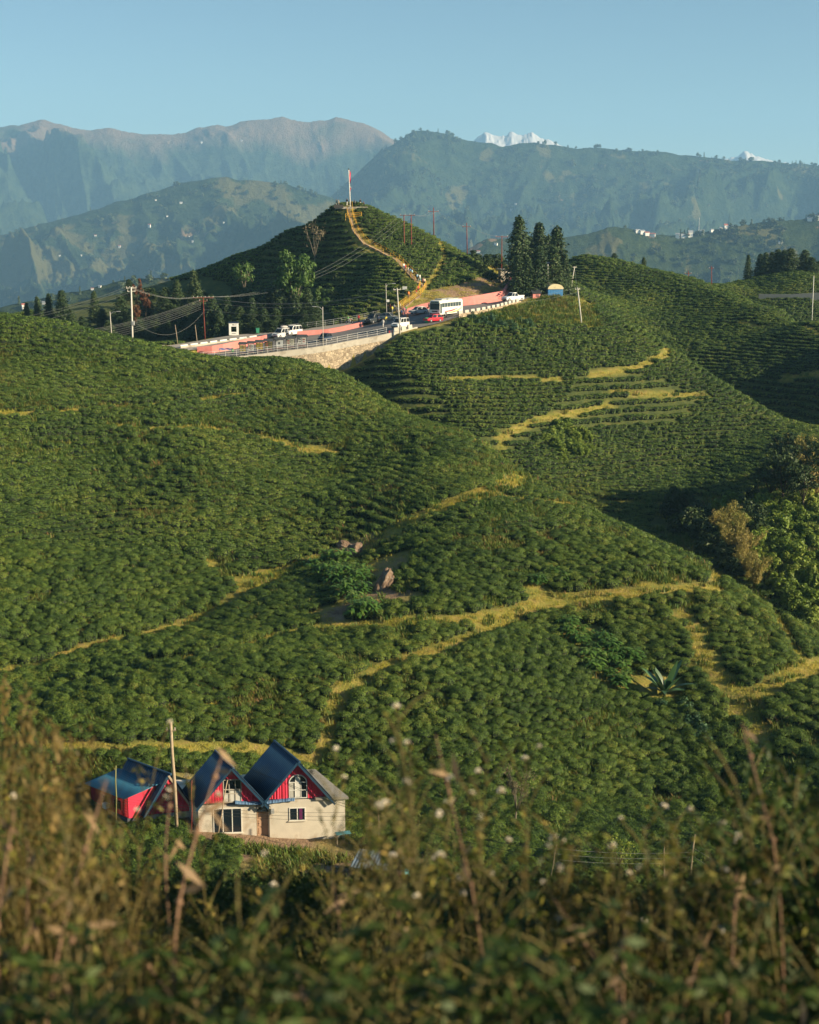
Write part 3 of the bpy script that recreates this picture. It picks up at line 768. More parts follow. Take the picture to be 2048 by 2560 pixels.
def tea():
    X, Y, Z, A = tea_points(); n = len(X)
    print('tea bushes', n)
    A = A + np.pi*(rng.random(n) > .5) + rng.normal(0, .15, n)
    sc = rng.uniform(.78, 1.32, n)
    big = fbm(X/14, Y/14, 2, 91); hs = sc*(.60+.62*big)*np.where(Y > 240, .88, 1)*rng.uniform(.88, 1.12, n)
    px, py = project(X, Y, Z+.5)
    v_near = [bush_mesh('tea_bush', LEAF, CORE, 900, .105, 10+k, 1.16, .80) for k in range(4)]
    v_mid = [bush_mesh('tea_bush', LEAF, CORE, 380, .15, 30+k, 1.22, .80) for k in range(3)]
    v_far = [bush_mesh('tea_bush', LEAF, CORE, 150, .26, 50+k, 1.42, .80) for k in range(3)]
    coll = hidden(v_near+v_mid+v_far, 'tea_source')
    kind = np.where(Y < 165, rng.integers(0, 4, n), np.where(Y < 240, 4+rng.integers(0, 3, n), 7+rng.integers(0, 3, n)))
    # the 280 that show largest stand as objects of their own
    vis = (px > 0) & (px < 2048) & (py < 2120)
    order = np.argsort(np.where(vis, Y, 1e9))[:280]
    solo = np.zeros(n, bool); solo[order] = True
    sclv = np.stack([sc*1.03, sc, hs], -1); rotv = np.stack([np.zeros(n), np.zeros(n), A], -1)
    pos = np.stack([X, Y, Z-.05], -1)
    names = sorted(o.name for o in coll.objects)
    rank = {o.name: i for i, o in enumerate(sorted(coll.objects, key=lambda o: o.name))}
    # collection info sorts by name
    allm = v_near+v_mid+v_far; byme = {o.data.name: o.name for o in coll.objects}
    remap = np.array([rank[byme[me.name]] for me in allm])
    r = ~solo
    scatter('tea_bushes', pos[r], rotv[r], sclv[r], remap[kind[r]], coll)
    for i in order:
        o = bpy.data.objects.new('tea_bush', v_near[kind[i]]); link(o)
        o.location = pos[i]; o.rotation_euler = rotv[i]; o.scale = sclv[i]
        tag(o, 'round leafy dark green tea bush in the lowest rows around the houses', 'tea bush', 'tea bushes in the lowest rows')
tea()

# ------------------------------------------------------------------ grass and weeds between the bushes
def tuft_mesh(name, m, nb, hgt, wid, seed, spread=.3, lean=.55):
    r = np.random.default_rng(seed); co = []; q = []
    for i in range(nb):
        a = r.uniform(0, 2*pi); x, y = r.normal(0, spread, 2); h = hgt*r.uniform(.5, 1.15); w = wid*r.uniform(.6, 1.3)
        l_ = lean*r.uniform(.1, 1.)*h; dx, dy = cos(a)*l_, sin(a)*l_; sx, sy = -sin(a)*w, cos(a)*w
        o = len(co)
        for t in (0, .55, 1):
            k = t*t; ww = (1-t*.85)
            co += [(x+dx*k-sx*ww, y+dy*k-sy*ww, h*t*(1-.25*k)-.03), (x+dx*k+sx*ww, y+dy*k+sy*ww, h*t*(1-.25*k)-.03)]
        q += [(o, o+1, o+3, o+2), (o+2, o+3, o+5, o+4)]
    return np_mesh(name, np.array(co), np.array(q), m)
GRASS = leaf_mat('path_grass', [(.22, .27, .035), (.36, .36, .045), (.48, .41, .06), (.52, .40, .11), (.44, .28, .13)], patch=.16, transl=.3, island=.4)
FERN = leaf_mat('weed_leaves', [(.03, .07, .015), (.065, .13, .02), (.12, .18, .03), (.20, .18, .045), (.24, .105, .05)], patch=.1, island=.4)
def ground_cover():
    g = [tuft_mesh('grass_tuft', GRASS, 46, .26, .020, 200+k, .32) for k in range(4)]
    w = [tuft_mesh('weed_tuft', FERN, 30, .75, .05, 220+k, .3, .7) for k in range(3)]
    coll = hidden(g+w, 'tuft_source'); rank = {o.data.name: i for i, o in enumerate(sorted(coll.objects, key=lambda o: o.name))}
    pts = []; kind = []
    for x, y, r in pxs:
        far = y > 240
        if r == .95: continue
        for _ in range(int((2.5+r*r*4)*(.35 if far else .6)+random.random())):
            a = random.uniform(0, 2*pi); d = (r+(.1 if far else .35))*math.sqrt(random.random())
            X, Y = x+d*cos(a), y+d*sin(a)
            if r < 1.6 or random.random() < .6:
                pts.append((X, Y)); kind.append(g[random.randrange(4)] if random.random() < .9 else w[random.randrange(3)])
    # scattered through the fields, and thick on the rough banks
    N = 52000; Y = np.sqrt(rng.uniform(86**2, 240**2, N)); X = rng.uniform(-.31, .31, N)*Y
    f = fbm(X/5, Y/5, 3, 123)
    for x, y, v in zip(X, Y, f):
        if v > .47 and samp(BARE, x, y) < .2: pts.append((x, y)); kind.append(w[random.randrange(3)] if random.random() < .55 else g[random.randrange(4)])
    N = 90000; Y = np.sqrt(rng.uniform(100**2, 235**2, N)); X = rng.uniform(-.31, .31, N)*Y
    f = fbm(X/3.1, Y/3.1, 3, 31)
    for x, y in zip(X[f > .615], Y[f > .615]):
        if samp(BARE, x, y) < .2: pts.append((x, y)); kind.append(w[random.randrange(3)] if random.random() < .6 else g[random.randrange(4)])
    for poly in (NO_TEA[2], NO_TEA[3], NO_TEA[4]):
        xs = [p[0] for p in poly]; ys = [p[1] for p in poly]; c = 0
        for _ in range(3200 if poly is NO_TEA[2] else 700):
            a, b = random.uniform(min(xs), max(xs)), random.uniform(min(ys), max(ys))
            if not in_poly(np.array([a]), np.array([b]), poly)[0]: continue
            p = hit(a, b)
            if samp(DIL, np.array([p.x]), np.array([p.y]))[0]: continue
            pts.append((p.x, p.y)); kind.append(g[random.randrange(4)] if poly is not NO_TEA[2] or random.random() < .5 else w[random.randrange(3)])
    P2 = np.array(pts); keep = ~samp(ONROAD, P2[:, 0], P2[:, 1])
    Z = ground_z(P2[:, 0], P2[:, 1]); px, py = project(P2[:, 0], P2[:, 1], Z)
    for poly in HOUSE_XY[:2]: keep &= ~in_poly(P2[:, 0], P2[:, 1], poly)
    n_ = len(P2); idx = np.array([rank[me.name] for me in kind])
    s = rng.uniform(.7, 1.5, n_)*np.clip(P2[:, 1]/170, .9, 1.15)
    scatter('grass_and_weeds', np.stack([P2[:, 0], P2[:, 1], Z], -1)[keep], np.stack([np.zeros(n_), np.zeros(n_), rng.uniform(0, 6.28, n_)], -1)[keep],
            np.stack([s, s, s*.9], -1)[keep], idx[keep], coll)
ground_cover()

# ------------------------------------------------------------------ trees and shrubs
BARK = mat('bark', (.10, .075, .05), .9, var=.25, scale=4, bump=.6)
BARKL = mat('pale_bark', (.17, .145, .11), .9, var=.2, scale=4)
CONIF = leaf_mat('conifer_needles', [(.018, .036, .018), (.034, .062, .026), (.058, .095, .034), (.10, .13, .042)], patch=.08, transl=.12, island=.5)
RUST = leaf_mat('rusty_needles', [(.07, .03, .015), (.13, .05, .022), (.17, .075, .03)], patch=.08, transl=.15)
BROAD = leaf_mat('broad_leaves', [(.03, .07, .018), (.055, .11, .025), (.09, .16, .035), (.14, .20, .05)], patch=.1, transl=.3)
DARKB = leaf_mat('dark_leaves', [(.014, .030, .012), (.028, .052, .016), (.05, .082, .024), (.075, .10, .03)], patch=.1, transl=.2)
BRIGHT = leaf_mat('bright_leaves', [(.07, .12, .02), (.13, .20, .028), (.20, .27, .038), (.29, .30, .06)], patch=.12, transl=.3)
BLUEG = leaf_mat('blue_green_leaves', [(.025, .065, .03), (.05, .11, .05), (.08, .16, .07), (.11, .18, .07)], patch=.1, transl=.25)
BAMB = leaf_mat('bamboo_leaves', [(.14, .145, .03), (.24, .22, .05), (.33, .27, .075), (.36, .26, .11)], patch=.12, transl=.3)
STRAP = leaf_mat('strap_leaves', [(.04, .10, .022), (.07, .16, .03), (.12, .23, .04), (.20, .27, .07)], patch=.3, transl=.3)
class Leaves:
    """many small leaf faces gathered into one mesh"""
    def __init__(s, seed): s.r = np.random.default_rng(seed); s.co = []
    def clump(s, c, rad, n, leaf, out=None, flat=1., droop=0., asp=.5, shell=True):
        r = s.r; d = r.normal(0, 1, (n, 3)); d /= np.linalg.norm(d, axis=1)[:, None]
        k = r.uniform(.35, 1, n)**(.5 if shell else 1.)
        rad = np.asarray(rad, float)*np.ones(3)
        p = np.asarray(c, float)+d*rad*k[:, None]
        nrm = d*np.array([1, 1, flat])+r.normal(0, .5, (n, 3))+np.array([0, 0, .35])
        nrm /= np.linalg.norm(nrm, axis=1)[:, None]
        a = r.normal(0, 1, (n, 3)) if out is None else np.asarray(out)[None]+r.normal(0, .45, (n, 3))
        t = np.cross(nrm, np.cross(a, nrm)); t /= np.linalg.norm(t, axis=1)[:, None]+1e-6
        t = t-np.array([0, 0, droop]); t /= np.linalg.norm(t, axis=1)[:, None]
        w = np.cross(nrm, t); w /= np.linalg.norm(w, axis=1)[:, None]+1e-6
        L = (leaf*r.uniform(.6, 1.35, n))[:, None]
        s.co.append(np.stack([p-t*L*.5, p+w*L*asp*.5-t*L*.05, p+t*L*.5, p-w*L*asp*.5-t*L*.05], 1).reshape(-1, 3))
        return s
    def mesh(s, name, m):
        co = np.concatenate(s.co); return np_mesh(name, co, np.arange(len(co)).reshape(-1, 4), m)
def conifer_meshes(seed, slim=1.):
    """unit conifer: 1 m high, crown radius about .16"""
    r = np.random.default_rng(seed); L = Leaves(seed); T = MB()
    T.tube([(0, 0, -.06), (0, 0, .1), (.004, 0, .5), (0, .003, .97)], [.017, .0145, .009, .002], 8)
    n = 150
    lean = r.uniform(0, 6.28)
    for i in range(n):
        h = .07+.90*(i/n)**1.02
        prof = (1-h)**.72*(.55+.45*min(1, h/.16))*1.12
        a = i*2.4+r.uniform(-.5, .5)
        R_ = .165*slim*prof*r.uniform(.62, 1.22)*(1+.14*cos(a-lean))
        z = h+r.uniform(-.012, .012)-.10*R_
        d = np.array([cos(a), sin(a), 0])
        if R_ > .03: T.tube([(0, 0, h+.01), tuple(d*R_*.55+[0, 0, z+.015]), tuple(d*R_*.95+[0, 0, z-.01])], [.004, .003, .001], 4, cap=False)
        for f in (.45, .85):
            if r.random() < .07: continue
            c = d*R_*f+np.array([0, 0, z+.015*(1-f)])
            s = .030+.034*prof
            L.clump(c, (s, s, s*.72), int(9+16*prof), .036, out=d+[0, 0, -.25], droop=.35, asp=.42)
    L.clump((0, 0, .975), (.012, .012, .035), 10, .03, out=(0, 0, 1))
    return L.mesh('crown', CONIF), T.mesh('trunk', BARK, True)
def broad_meshes(seed, leafm, bark, clumps=40, dens=46, leaf=.06, spread=.42, trunk=.3, open_=.0):
    """unit broadleaf tree, 1 m high"""
    r = np.random.default_rng(seed); L = Leaves(seed); T = MB()
    T.tube([(0, 0, -.05), (.01, 0, trunk*.6), (.0, .01, trunk)], [.026, .020, .017], 8)
    tips = []
    for i in range(6):
        a = i*1.05+r.uniform(-.4, .4); sp = spread*r.uniform(.35, .9); zt = r.uniform(.6, .93)
        mid = np.array([cos(a)*sp*.45, sin(a)*sp*.45, trunk+(zt-trunk)*.5]); tip = np.array([cos(a)*sp, sin(a)*sp, zt])
        T.tube([(0, .01, trunk-.02), tuple(mid), tuple(tip)], [.013, .008, .003], 6)
        tips += [tip, mid*.4+tip*.6]
        for k in range(3):
            e = mid*.5+tip*.5+r.normal(0, .11, 3); e[2] = min(e[2]+.03, .97)
            T.tube([tuple(mid*.5+tip*.5), tuple(e)], [.006, .002], 5); tips.append(e)
    for i in range(clumps):
        b = tips[i % len(tips)]+r.normal(0, .055, 3)
        if r.random() < open_: continue
        s = r.uniform(.05, .105)
        L.clump(b, (s*1.2, s*1.2, s*.8), int(dens*r.uniform(.6, 1.3)), leaf, asp=.55)
    return L.mesh('crown', leafm), T.mesh('trunk', bark, True)
def shrub_meshes(seed, leafm, leaf=.13, n=26, dens=34, tall=.8):
    """unit shrub about 1 m across"""
    r = np.random.default_rng(seed); L = Leaves(seed); T = MB()
    for i in range(n):
        a = r.uniform(0, 6.28); q = math.sqrt(r.random())*.42; h = tall*(1-.55*(q/.42)**2)*r.uniform(.45, 1.05)
        x, y = q*cos(a), q*sin(a)
        if i % 2 == 0: T.tube([(x*.2, y*.2, -.05), (x*.7, y*.7, h*.55), (x, y, h)], [.014, .01, .004], 5)
        s = r.uniform(.10, .19); L.clump((x, y, h*.86), (s, s, s*.75), int(dens*r.uniform(.7, 1.3)), leaf, asp=.5)
        L.clump((x*1.05, y*1.05, h*.42), (s, s, s), int(dens*.6), leaf, asp=.5)
    return L.mesh('foliage', leafm), T.mesh('stems', BARK, True)
def bamboo_meshes(seed):
    """unit bamboo clump 1 m high"""
    r = np.random.default_rng(seed); L = Leaves(seed); T = MB()
    for i in range(16):
        a = r.uniform(0, 6.28); sp = r.uniform(.05, .34); h = r.uniform(.65, 1.0)
        b = np.array([cos(a)*.06*r.random(), sin(a)*.06*r.random(), -.04])
        pts = [b+np.array([cos(a)*sp*t**2.2, sin(a)*sp*t**2.2, h*(t-.12*t**3)]) for t in (0, .3, .55, .8, 1)]
        T.tube([tuple(p) for p in pts], [.009, .0085, .007, .0045, .0015], 6)
        for t in np.linspace(.22, 1, 11):
            p = b+np.array([cos(a)*sp*t**2.2, sin(a)*sp*t**2.2, h*(t-.12*t**3)])
            L.clump(p+r.normal(0, .02, 3), (.07, .07, .05), 15, .065, droop=.5, asp=.2)
    return L.mesh('foliage', BAMB), T.mesh('culms', mat('bamboo_culm', (.22, .19, .06), .5), True)
def strap_meshes(seed, n=26, m=None, hgt=1., wid=.035):
    """tall plants with long strap leaves on upright stems, 1 m high"""
    r = np.random.default_rng(seed); co = []; q = []; T = MB()
    for i in range(n):
        a = r.uniform(0, 6.28); x, y = r.normal(0, .16, 2); h = hgt*r.uniform(.55, 1.)
        lean = r.uniform(.02, .16); top = np.array([x+cos(a)*lean, y+sin(a)*lean, h])
        if i % 2 == 0: T.tube([(x, y, -.05), tuple(top*.96)], [.010, .005], 5)
        for k in range(6):
            b = a+k*1.3+r.uniform(-.4, .4); t0 = .35+.6*k/6; p = np.array([x, y, 0])*(1-t0)+top*t0
            d = np.array([cos(b), sin(b), 0]); s = np.array([-sin(b), cos(b), 0])*wid*r.uniform(.7, 1.2); ln = r.uniform(.22, .38)
            o = len(co)
            for t in (0, .4, .75, 1.):
                w = (.5, 1., .75, .06)[int(t*3.5) if t < 1 else 3]
                c = p+d*ln*t+np.array([0, 0, ln*(.55*t-.85*t*t)])
                co += [c-s*w, c+s*w]
            q += [(o, o+1, o+3, o+2), (o+2, o+3, o+5, o+4), (o+4, o+5, o+7, o+6)]
    return np_mesh('leaves', np.array(co), np.array(q), m or STRAP), T.mesh('stems', mat('green_stem', (.10, .14, .04), .7), True)
def plant(name, meshes, parts, base, h, w=None, rz=None, label=None, cat=None, group=None):
    o = empty(name, base, random.uniform(0, 6.28) if rz is None else rz, label, cat, group)
    for me, nm in zip(meshes, parts):
        c = bpy.data.objects.new(nm, me); link(c, o); c.scale = (w or h, w or h, h)
    return o
def by_px(px, top, Y):
    """foot on the ground under a pixel column at distance Y, and the height that reaches the pixel row `top`"""
    a, b = ratios(px, top); p = at(float(a*Y), Y); return p, max(.4, float(b*Y)-p.z)
TC = ('crown', 'trunk')
def vegetation():
    con = [conifer_meshes(300+k, s) for k, s in enumerate((1., 1.15, .85, 1.05, .92))]
    def conifers(lst, label, group, wk=1.):
        for i, c in enumerate(lst):
            px, top, Y, hw = c[:4]
            p, h = by_px(px, top, Y); w = hw/FPX*Y*1.02/.165*wk
            lb = label if isinstance(label, str) else label(i, c)
            plant('conifer_tree', con[(i*3+int(px)) % 5], TC, p, h, w, label=lb, cat='conifer', group=group)
    G = 'conifers clustered by the road bend'
    names = {0: 'tallest dark conifer of the roadside clump, at its left back', 1: 'tall dark conifer at the middle back of the roadside clump', 2: 'tall dark conifer at the right back of the roadside clump',
             3: 'short dark conifer at the left front of the roadside clump, behind the white pickup', 4: 'shortest conifer of the roadside clump, left of the pink booth', 5: 'mid-sized conifer of the roadside clump rising behind the pink booth',
             6: 'mid-sized conifer of the roadside clump rising behind the blue hut', 7: 'dark conifer squeezed between the middle and right tall ones of the clump', 8: 'narrow conifer at the right edge of the roadside clump', 9: 'dark conifer filling the centre of the roadside clump'}
    conifers([(1298,538,322,28),(1349,553,326,27),(1394,562,322,27),(1296,634,309,21),(1322,652,309,18),(1349,612,310,24),(1386,614,314,23),(1372,586,330,24),(1414,632,320,14),(1325,590,330,26)],
             lambda i, c: names[i], G, 1.55)
    conifers([(1902,634,432,15),(1916,630,428,15),(1931,629,434,15),(1946,622,428,16),(1962,624,434,16),(1978,620,426,20)], 'dark conifer in the tight block of trees on the far right terrace', 'block of conifers on the far terrace', 1.5)
    conifers([(1872,636,428,14)], 'lone slim conifer standing left of the block on the far right terrace', None, 1.0)
    conifers([(2014,624,428,19),(2030,642,424,16),(2047,652,430,17)], 'dark conifer at the right end of the far terrace, past the gap in the block', 'conifers past the gap', 1.4)
    conifers([(1536,632,404,12)], 'small conifer poking over the right tea hill crest, the left one of two', None, 1.3)
    conifers([(1610,642,398,9)], 'small conifer poking over the right tea hill crest, the right one of two', None, 1.3)
    conifers([(66,754,318,11),(92,739,318,13),(121,732,316,15),(153,724,314,23)], lambda i, c: ['shortest conifer at the far left of the row behind the tea crest', 'second conifer from the left behind the tea crest', 'third conifer from the left behind the tea crest', 'broadest conifer of the four behind the left tea crest'][i], 'row of conifers at the far left', 1.4)
    conifers([(178,775,310,18),(234,727,326,14),(300,738,318,20),(322,697,344,12),(389,778,308,14),(442,698,332,18),(350,800,306,14),(270,800,306,16),(420,800,303,14),(205,790,312,18),(255,770,320,16),(330,770,316,18),(370,745,326,18),(405,725,330,18),(460,745,318,20),(440,775,312,20),(480,790,305,18),(300,790,312,18),(150,800,312,16),(375,810,303,14)], 'dark conifer in the shaded wood left of the tea pyramid', 'conifers in the shaded wood', 1.4)
    conifers([(483,674,322,28)], 'tallest broad conifer at the left foot of the tea pyramid', None)
    conifers([(528,734,298,22),(567,737,300,18),(586,714,306,17),(611,716,308,18),(630,742,298,17),(648,728,302,18),(669,718,304,19),(685,712,308,18),(701,726,299,19),(721,719,303,19),(738,734,298,18),(769,719,300,20),(788,752,297,14),(548,770,296,16),(660,770,296,18),(760,775,296,18),(600,765,297,20),(630,775,296,18),(690,772,297,20),(725,768,298,20),(575,785,297,18),(745,745,300,18),(510,775,302,18),(655,745,300,18),(712,745,301,18),(780,785,296,15),(520,800,297,18),(545,795,298,17),(595,800,294,16),(640,800,293,16),(680,800,294,17),(720,798,295,17),(750,800,295,15),(500,745,312,20),(545,755,310,19),(620,755,306,18)],
             'leafy green conifer in the dense stand behind the upper road', 'dense stand behind the upper road', 1.5)
    for px, top, Y, hw in ((341,694,336,13), (362,722,322,12), (340,755,312,10)):
        p, h = by_px(px, top, Y); L = broad_meshes(400+int(px), RUST, BARK, 30, 40, .07, .3, .2)
        plant('rusty_tree', L, TC, p, h, hw/FPX*Y/.3, label='reddish brown tree among the dark conifers at the left', cat='tree', group='reddish trees at the left')
    lt = broad_meshes(421, BROAD, BARKL, 80, 52, .06, .42, .25)
    p, h = by_px(736, 646, 302); plant('broadleaf_tree', lt, TC, p, h, h*.75, label='pale green airy broadleaf tree above the conifer stand', cat='tree')
    p, h = by_px(609, 643, 314); plant('broadleaf_tree', broad_meshes(425, BROAD, BARKL, 26, 26, .06, .34, .5, .2), TC, p, h, h*.62, label='slender sparse tree with bare lower trunk on the shaded hill face', cat='tree')
    p, h = by_px(786, 550, 328); plant('bare_tree', broad_meshes(427, leaf_mat('dry_leaves', [(.12, .10, .06), (.2, .16, .09)]), BARKL, 26, 12, .05, .4, .25), TC, p, h, h*.6, label='small leafless grey tree high on the shaded hill face', cat='tree')
    sh = {k: [shrub_meshes(500+7*i+j, m) for j in range(3)] for i, (k, m) in enumerate((('b', BROAD), ('d', DARKB), ('y', BRIGHT), ('g', BLUEG)))}
    SP = ('foliage', 'stems')
    def shrubs(lst, kind, name, label, group, Y=None):
        for i, c in enumerate(lst):
            px, py, dia = c[:3]
            p = hit(px, py) if len(c) < 4 else by_px(px, py, c[3])[0]
            plant(name, sh[kind][i % 3], SP, p-Vector((0, 0, .1)), dia*random.uniform(.85, 1.1), dia, label=label if isinstance(label, str) else label(i), cat='shrub', group=group)
    shrubs([(797,752,3.4),(815,765,2.8),(831,735,2.6),(780,760,3.),(812,742,2.5),(800,735,2.4)], 'b', 'broadleaf_shrub', 'light green leafy shrub at the right end of the conifer stand', 'light shrubs beside the stand')
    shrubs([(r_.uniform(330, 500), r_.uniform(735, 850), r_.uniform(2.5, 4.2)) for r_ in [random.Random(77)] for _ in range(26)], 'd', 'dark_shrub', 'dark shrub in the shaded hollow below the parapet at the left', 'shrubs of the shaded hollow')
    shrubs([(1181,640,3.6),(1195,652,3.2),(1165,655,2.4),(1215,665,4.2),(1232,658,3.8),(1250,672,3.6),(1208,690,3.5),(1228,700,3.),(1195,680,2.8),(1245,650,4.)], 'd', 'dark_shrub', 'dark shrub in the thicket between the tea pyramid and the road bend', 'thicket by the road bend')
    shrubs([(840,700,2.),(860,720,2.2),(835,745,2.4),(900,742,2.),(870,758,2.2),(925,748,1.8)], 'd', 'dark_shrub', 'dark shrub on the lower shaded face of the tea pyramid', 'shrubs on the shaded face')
    shrubs([(x, y, random.uniform(1.5, 2.3)) for x, y in ((1165,806),(1180,800),(1195,812),(1212,806),(1230,802),(1250,814),(1262,820),(1240,826),(1275,812),(1290,824),(1300,806),(1320,812),(1285,832),(1330,826),(1222,818),(1310,838))],
           'g', 'blue_green_shrub', 'blue-green leafy shrub on the bank below the stone road wall', 'shrubs below the stone road wall')
    # thicket in the gully at mid height
    shrubs([(x*DP, y*DP, random.uniform(1.8, 3.0)) for x, y in ((1165,935),(1180,925),(1195,945),(1210,930),(1222,945),(1180,955),(1205,915),(1235,930),(1160,915),(1190,900),(1215,960),(1245,950),(1150,930),(1170,945),(1200,920),(1225,915),(1230,960),(1185,970),(1175,905),(1210,945))],
           'y', 'gully_shrub', 'bright green shrub in the small gully under the bus', 'shrubs in the small gully')
    # wooded gully at the right
    lst = []
    r = random.Random(5)
    for _ in range(900):
        x, y = r.uniform(1790, 2070), r.uniform(1262, 1560)
        if y > 1310+(x-1790)*.98+20: continue
        if all((x-a)**2+(y-b)**2 > 23**2 for a, b, _d in lst): lst.append((x, y, r.uniform(2.4, 4.0)))
    shrubs(lst, 'y', 'gully_shrub', 'bright green shrub in the overgrown gully at the right edge', 'shrubs in the right gully')
    shrubs([(1690,1262,4.),(1712,1285,5.5),(1728,1325,5),(1700,1330,4),(1755,1350,5),(1775,1385,4.5),(1740,1300,5),(1838,1440,4),(1815,1420,4),(1800,1400,3.6),(1862,1300,4.5),(1880,1270,4),(1890,1345,4.5),(1905,1310,4),(1670,1290,3.5),(1850,1390,4)], 'd', 'dark_shrub', 'dark tree-like shrub along the near side of the right gully', 'dark shrubs of the right gully')
    bt = [broad_meshes(440+k, DARKB, BARK, 60, 50, .055, .42, .22) for k in range(2)]
    for i, (px, by, top) in enumerate(((1955,1265,1118), (1925,1255,1150), (2008,1275,1160), (1975,1215,1070), (1720,1290,1222), (2040,1250,1090))):
        p = hit(px, by); h = P(px, top, p.y).z-p.z
        plant('gully_tree', bt[i % 2], TC, p, h, h*1.05, label=['big dark round tree at the top of the right gully', 'dark tree left of the big round one in the right gully', 'low round dark tree right of the big one in the gully', 'dark tree behind the big round one in the right gully', 'dark tree at the left tip of the right gully', 'dark tree cut by the right picture edge above the gully'][i], cat='tree')
    bm = [bamboo_meshes(460+k) for k in range(3)]
    for i, (px, by, top) in enumerate(((1815,1345,1238), (1790,1335,1262), (1845,1360,1258), (1825,1385,1290), (1850,1420,1325), (1868,1450,1352), (1888,1470,1370), (2010,1230,1060), (2035,1215,1072), (2046,1260,1110), (1990,1200,1090), (1870,1400,1300))):
        p = hit(px, by); h = P(px, top, p.y).z-p.z
        plant('bamboo_clump', bm[i % 3], ('foliage', 'culms'), p, h, h, label='feathery straw-coloured bamboo clump in the right gully' if not 7 <= i <= 10 else 'tall yellowish bamboo behind the big round gully tree', cat='bamboo', group='low bamboo of the gully' if not 7 <= i <= 10 else 'tall bamboo of the gully')
    st = [strap_meshes(480+k, 22, wid=.045) for k in range(3)]
    def straps(lst, label, group, h0, h1):
        for i, (x, y) in enumerate(lst):
            p = hit(x*DP, y*DP); h = random.uniform(h0, h1)
            plant('tall_leafy_plant', st[i % 3], ('leaves', 'stems'), p, h, h*1.35, label=label, cat='plant', group=group)
    straps([(660,1200),(680,1215),(700,1205),(715,1225),(735,1210),(750,1230),(765,1250),(735,1245),(760,1215),(700,1235),(720,1190),(690,1190),(745,1275),(770,1290),(785,1300),(760,1305),(725,1260)], 'tall bright green reed-like plant in the hollow by the rocks', 'reed-like plants by the rocks', 1.6, 2.6)
    straps([(1200,1325),(1225,1335),(1215,1360),(1240,1350),(1255,1375),(1270,1360),(1285,1380),(1240,1395),(1265,1400),(1290,1405),(1305,1390),(1255,1420),(1280,1430),(1310,1420),(1195,1345),(1330,1400),(1180,1320),(1300,1450),(1320,1440),(1190,1225),(1165,1215),(1130,1235)], 'tall green leafy plant in the wild patch amid the tea', 'leafy plants of the wild patch', 1.1, 1.9)
    shrubs([(1395*DP,1495*DP,1.8),(1440*DP,1500*DP,2.),(1460*DP,1530*DP,2.2),(1475*DP,1555*DP,2.),(1420*DP,1530*DP,1.7),(1490*DP,1575*DP,1.6)], 'g', 'blue_green_shrub', 'blue-green shrub just below the banana plant', 'shrubs below the banana plant')
    # banana plant: long arching blades from one foot
    L = MB(); p = hit(1400*DP, 1468*DP)
    for i in range(15):
        a = i*2.4+.3; up = .35+.65*((i*7) % 15)/15; ln = 2.9+.7*(i % 3)
        pts = []
        for t in np.linspace(0, 1, 7):
            rr = ln*t*(1-.55*up); z = .35+ln*(up*1.1*t-.55*t*t*(1.2-up)); pts.append(Vector((cos(a)*rr, sin(a)*rr, z)))
        side = Vector((-sin(a), cos(a), 0)); w = [.06, .27, .36, .38, .32, .19, .03]
        v = []; f = []
        for q_, ww in zip(pts, w): v += [q_-side*ww+Vector((0, 0, .06*ww)), q_-Vector((0, 0, .03)), q_+side*ww+Vector((0, 0, .06*ww))]
        for k in range(6): f += [(3*k, 3*k+1, 3*k+4, 3*k+3), (3*k+1, 3*k+2, 3*k+5, 3*k+4)]
        L.poly(v, f)
    bp_ = empty('banana_plant', p, 0, 'dark banana plant with long arching blades in the tea slope', 'plant')
    L.build('leaves', leaf_mat('banana_leaf', [(.03, .075, .03), (.06, .13, .05), (.10, .19, .08)], .35, .5, .5, .15), bp_, True)
    MB().tube([(0, 0, -.1), (0, 0, .45), (.02, 0, .9)], [.17, .14, .08], 10).build('stem', mat('banana_stem', (.12, .13, .05), .7), bp_, True)
    p, h = by_px(1290, 1960, 112); 
    plant('sapling', broad_meshes(451, leaf_mat('dry_leaves', [(.12, .10, .06), (.2, .16, .09)]), BARKL, 34, 30, .035, .32, .25, .1), TC, hit(1290, 2065), 5.2, 4.0, label='thin half-bare brownish sapling in the lowest tea rows, right of the houses', cat='tree')
    plant('sapling', broad_meshes(452, BRIGHT, BARK, 30, 30, .045, .4, .25, .1), TC, hit(1545, 2190), 3.4, 3.6, label='small leafy tree with yellowing leaves beside the pole fence at lower right', cat='tree')
vegetation()

# ------------------------------------------------------------------ rocks
ROCK = mat('rock', (.17, .115, .08), .9, var=.5, scale=1.6, bump=1., stain=(.26, .21, .17), stain_scale=2.3)
def rock(px, py, size, seed, label):
    bm = bmesh.new(); bmesh.ops.create_icosphere(bm, subdivisions=4, radius=1)
    for v in bm.verts:
        d = v.co.normalized(); a = fbm(np.array([d.x*1.6+seed]), np.array([d.y*1.6+d.z*2.1]), 4, seed)[0]; c = round((d.x*.6+d.z+d.y*.3)*3.2)/3.2
        v.co = Vector((d.x*size[0], d.y*size[1], d.z*size[2]))*(.42+.85*a)+Vector((0, 0, c*.12*size[2]))
    me = bpy.data.meshes.new('boulder'); bm.to_mesh(me); bm.free(); me.materials.append(ROCK)
    o = bpy.data.objects.new('boulder', me); link(o); o.location = hit(px*DP, py*DP)-Vector((0, 0, size[2]*.12)); o.rotation_euler = (.2, -.35, seed)
    tag(o, label, 'rock')
rock(748, 1168, (1.5, 1.1, 1.5), 3, 'grey slabby boulder at the upper end of the path fork')
rock(722, 1152, (1.3, 1.0, .9), 5, 'small brown rock left of the grey slabby boulder')
rock(803, 1240, (1.0, .9, 2.6), 9, 'tall brown rock face below the path fork')
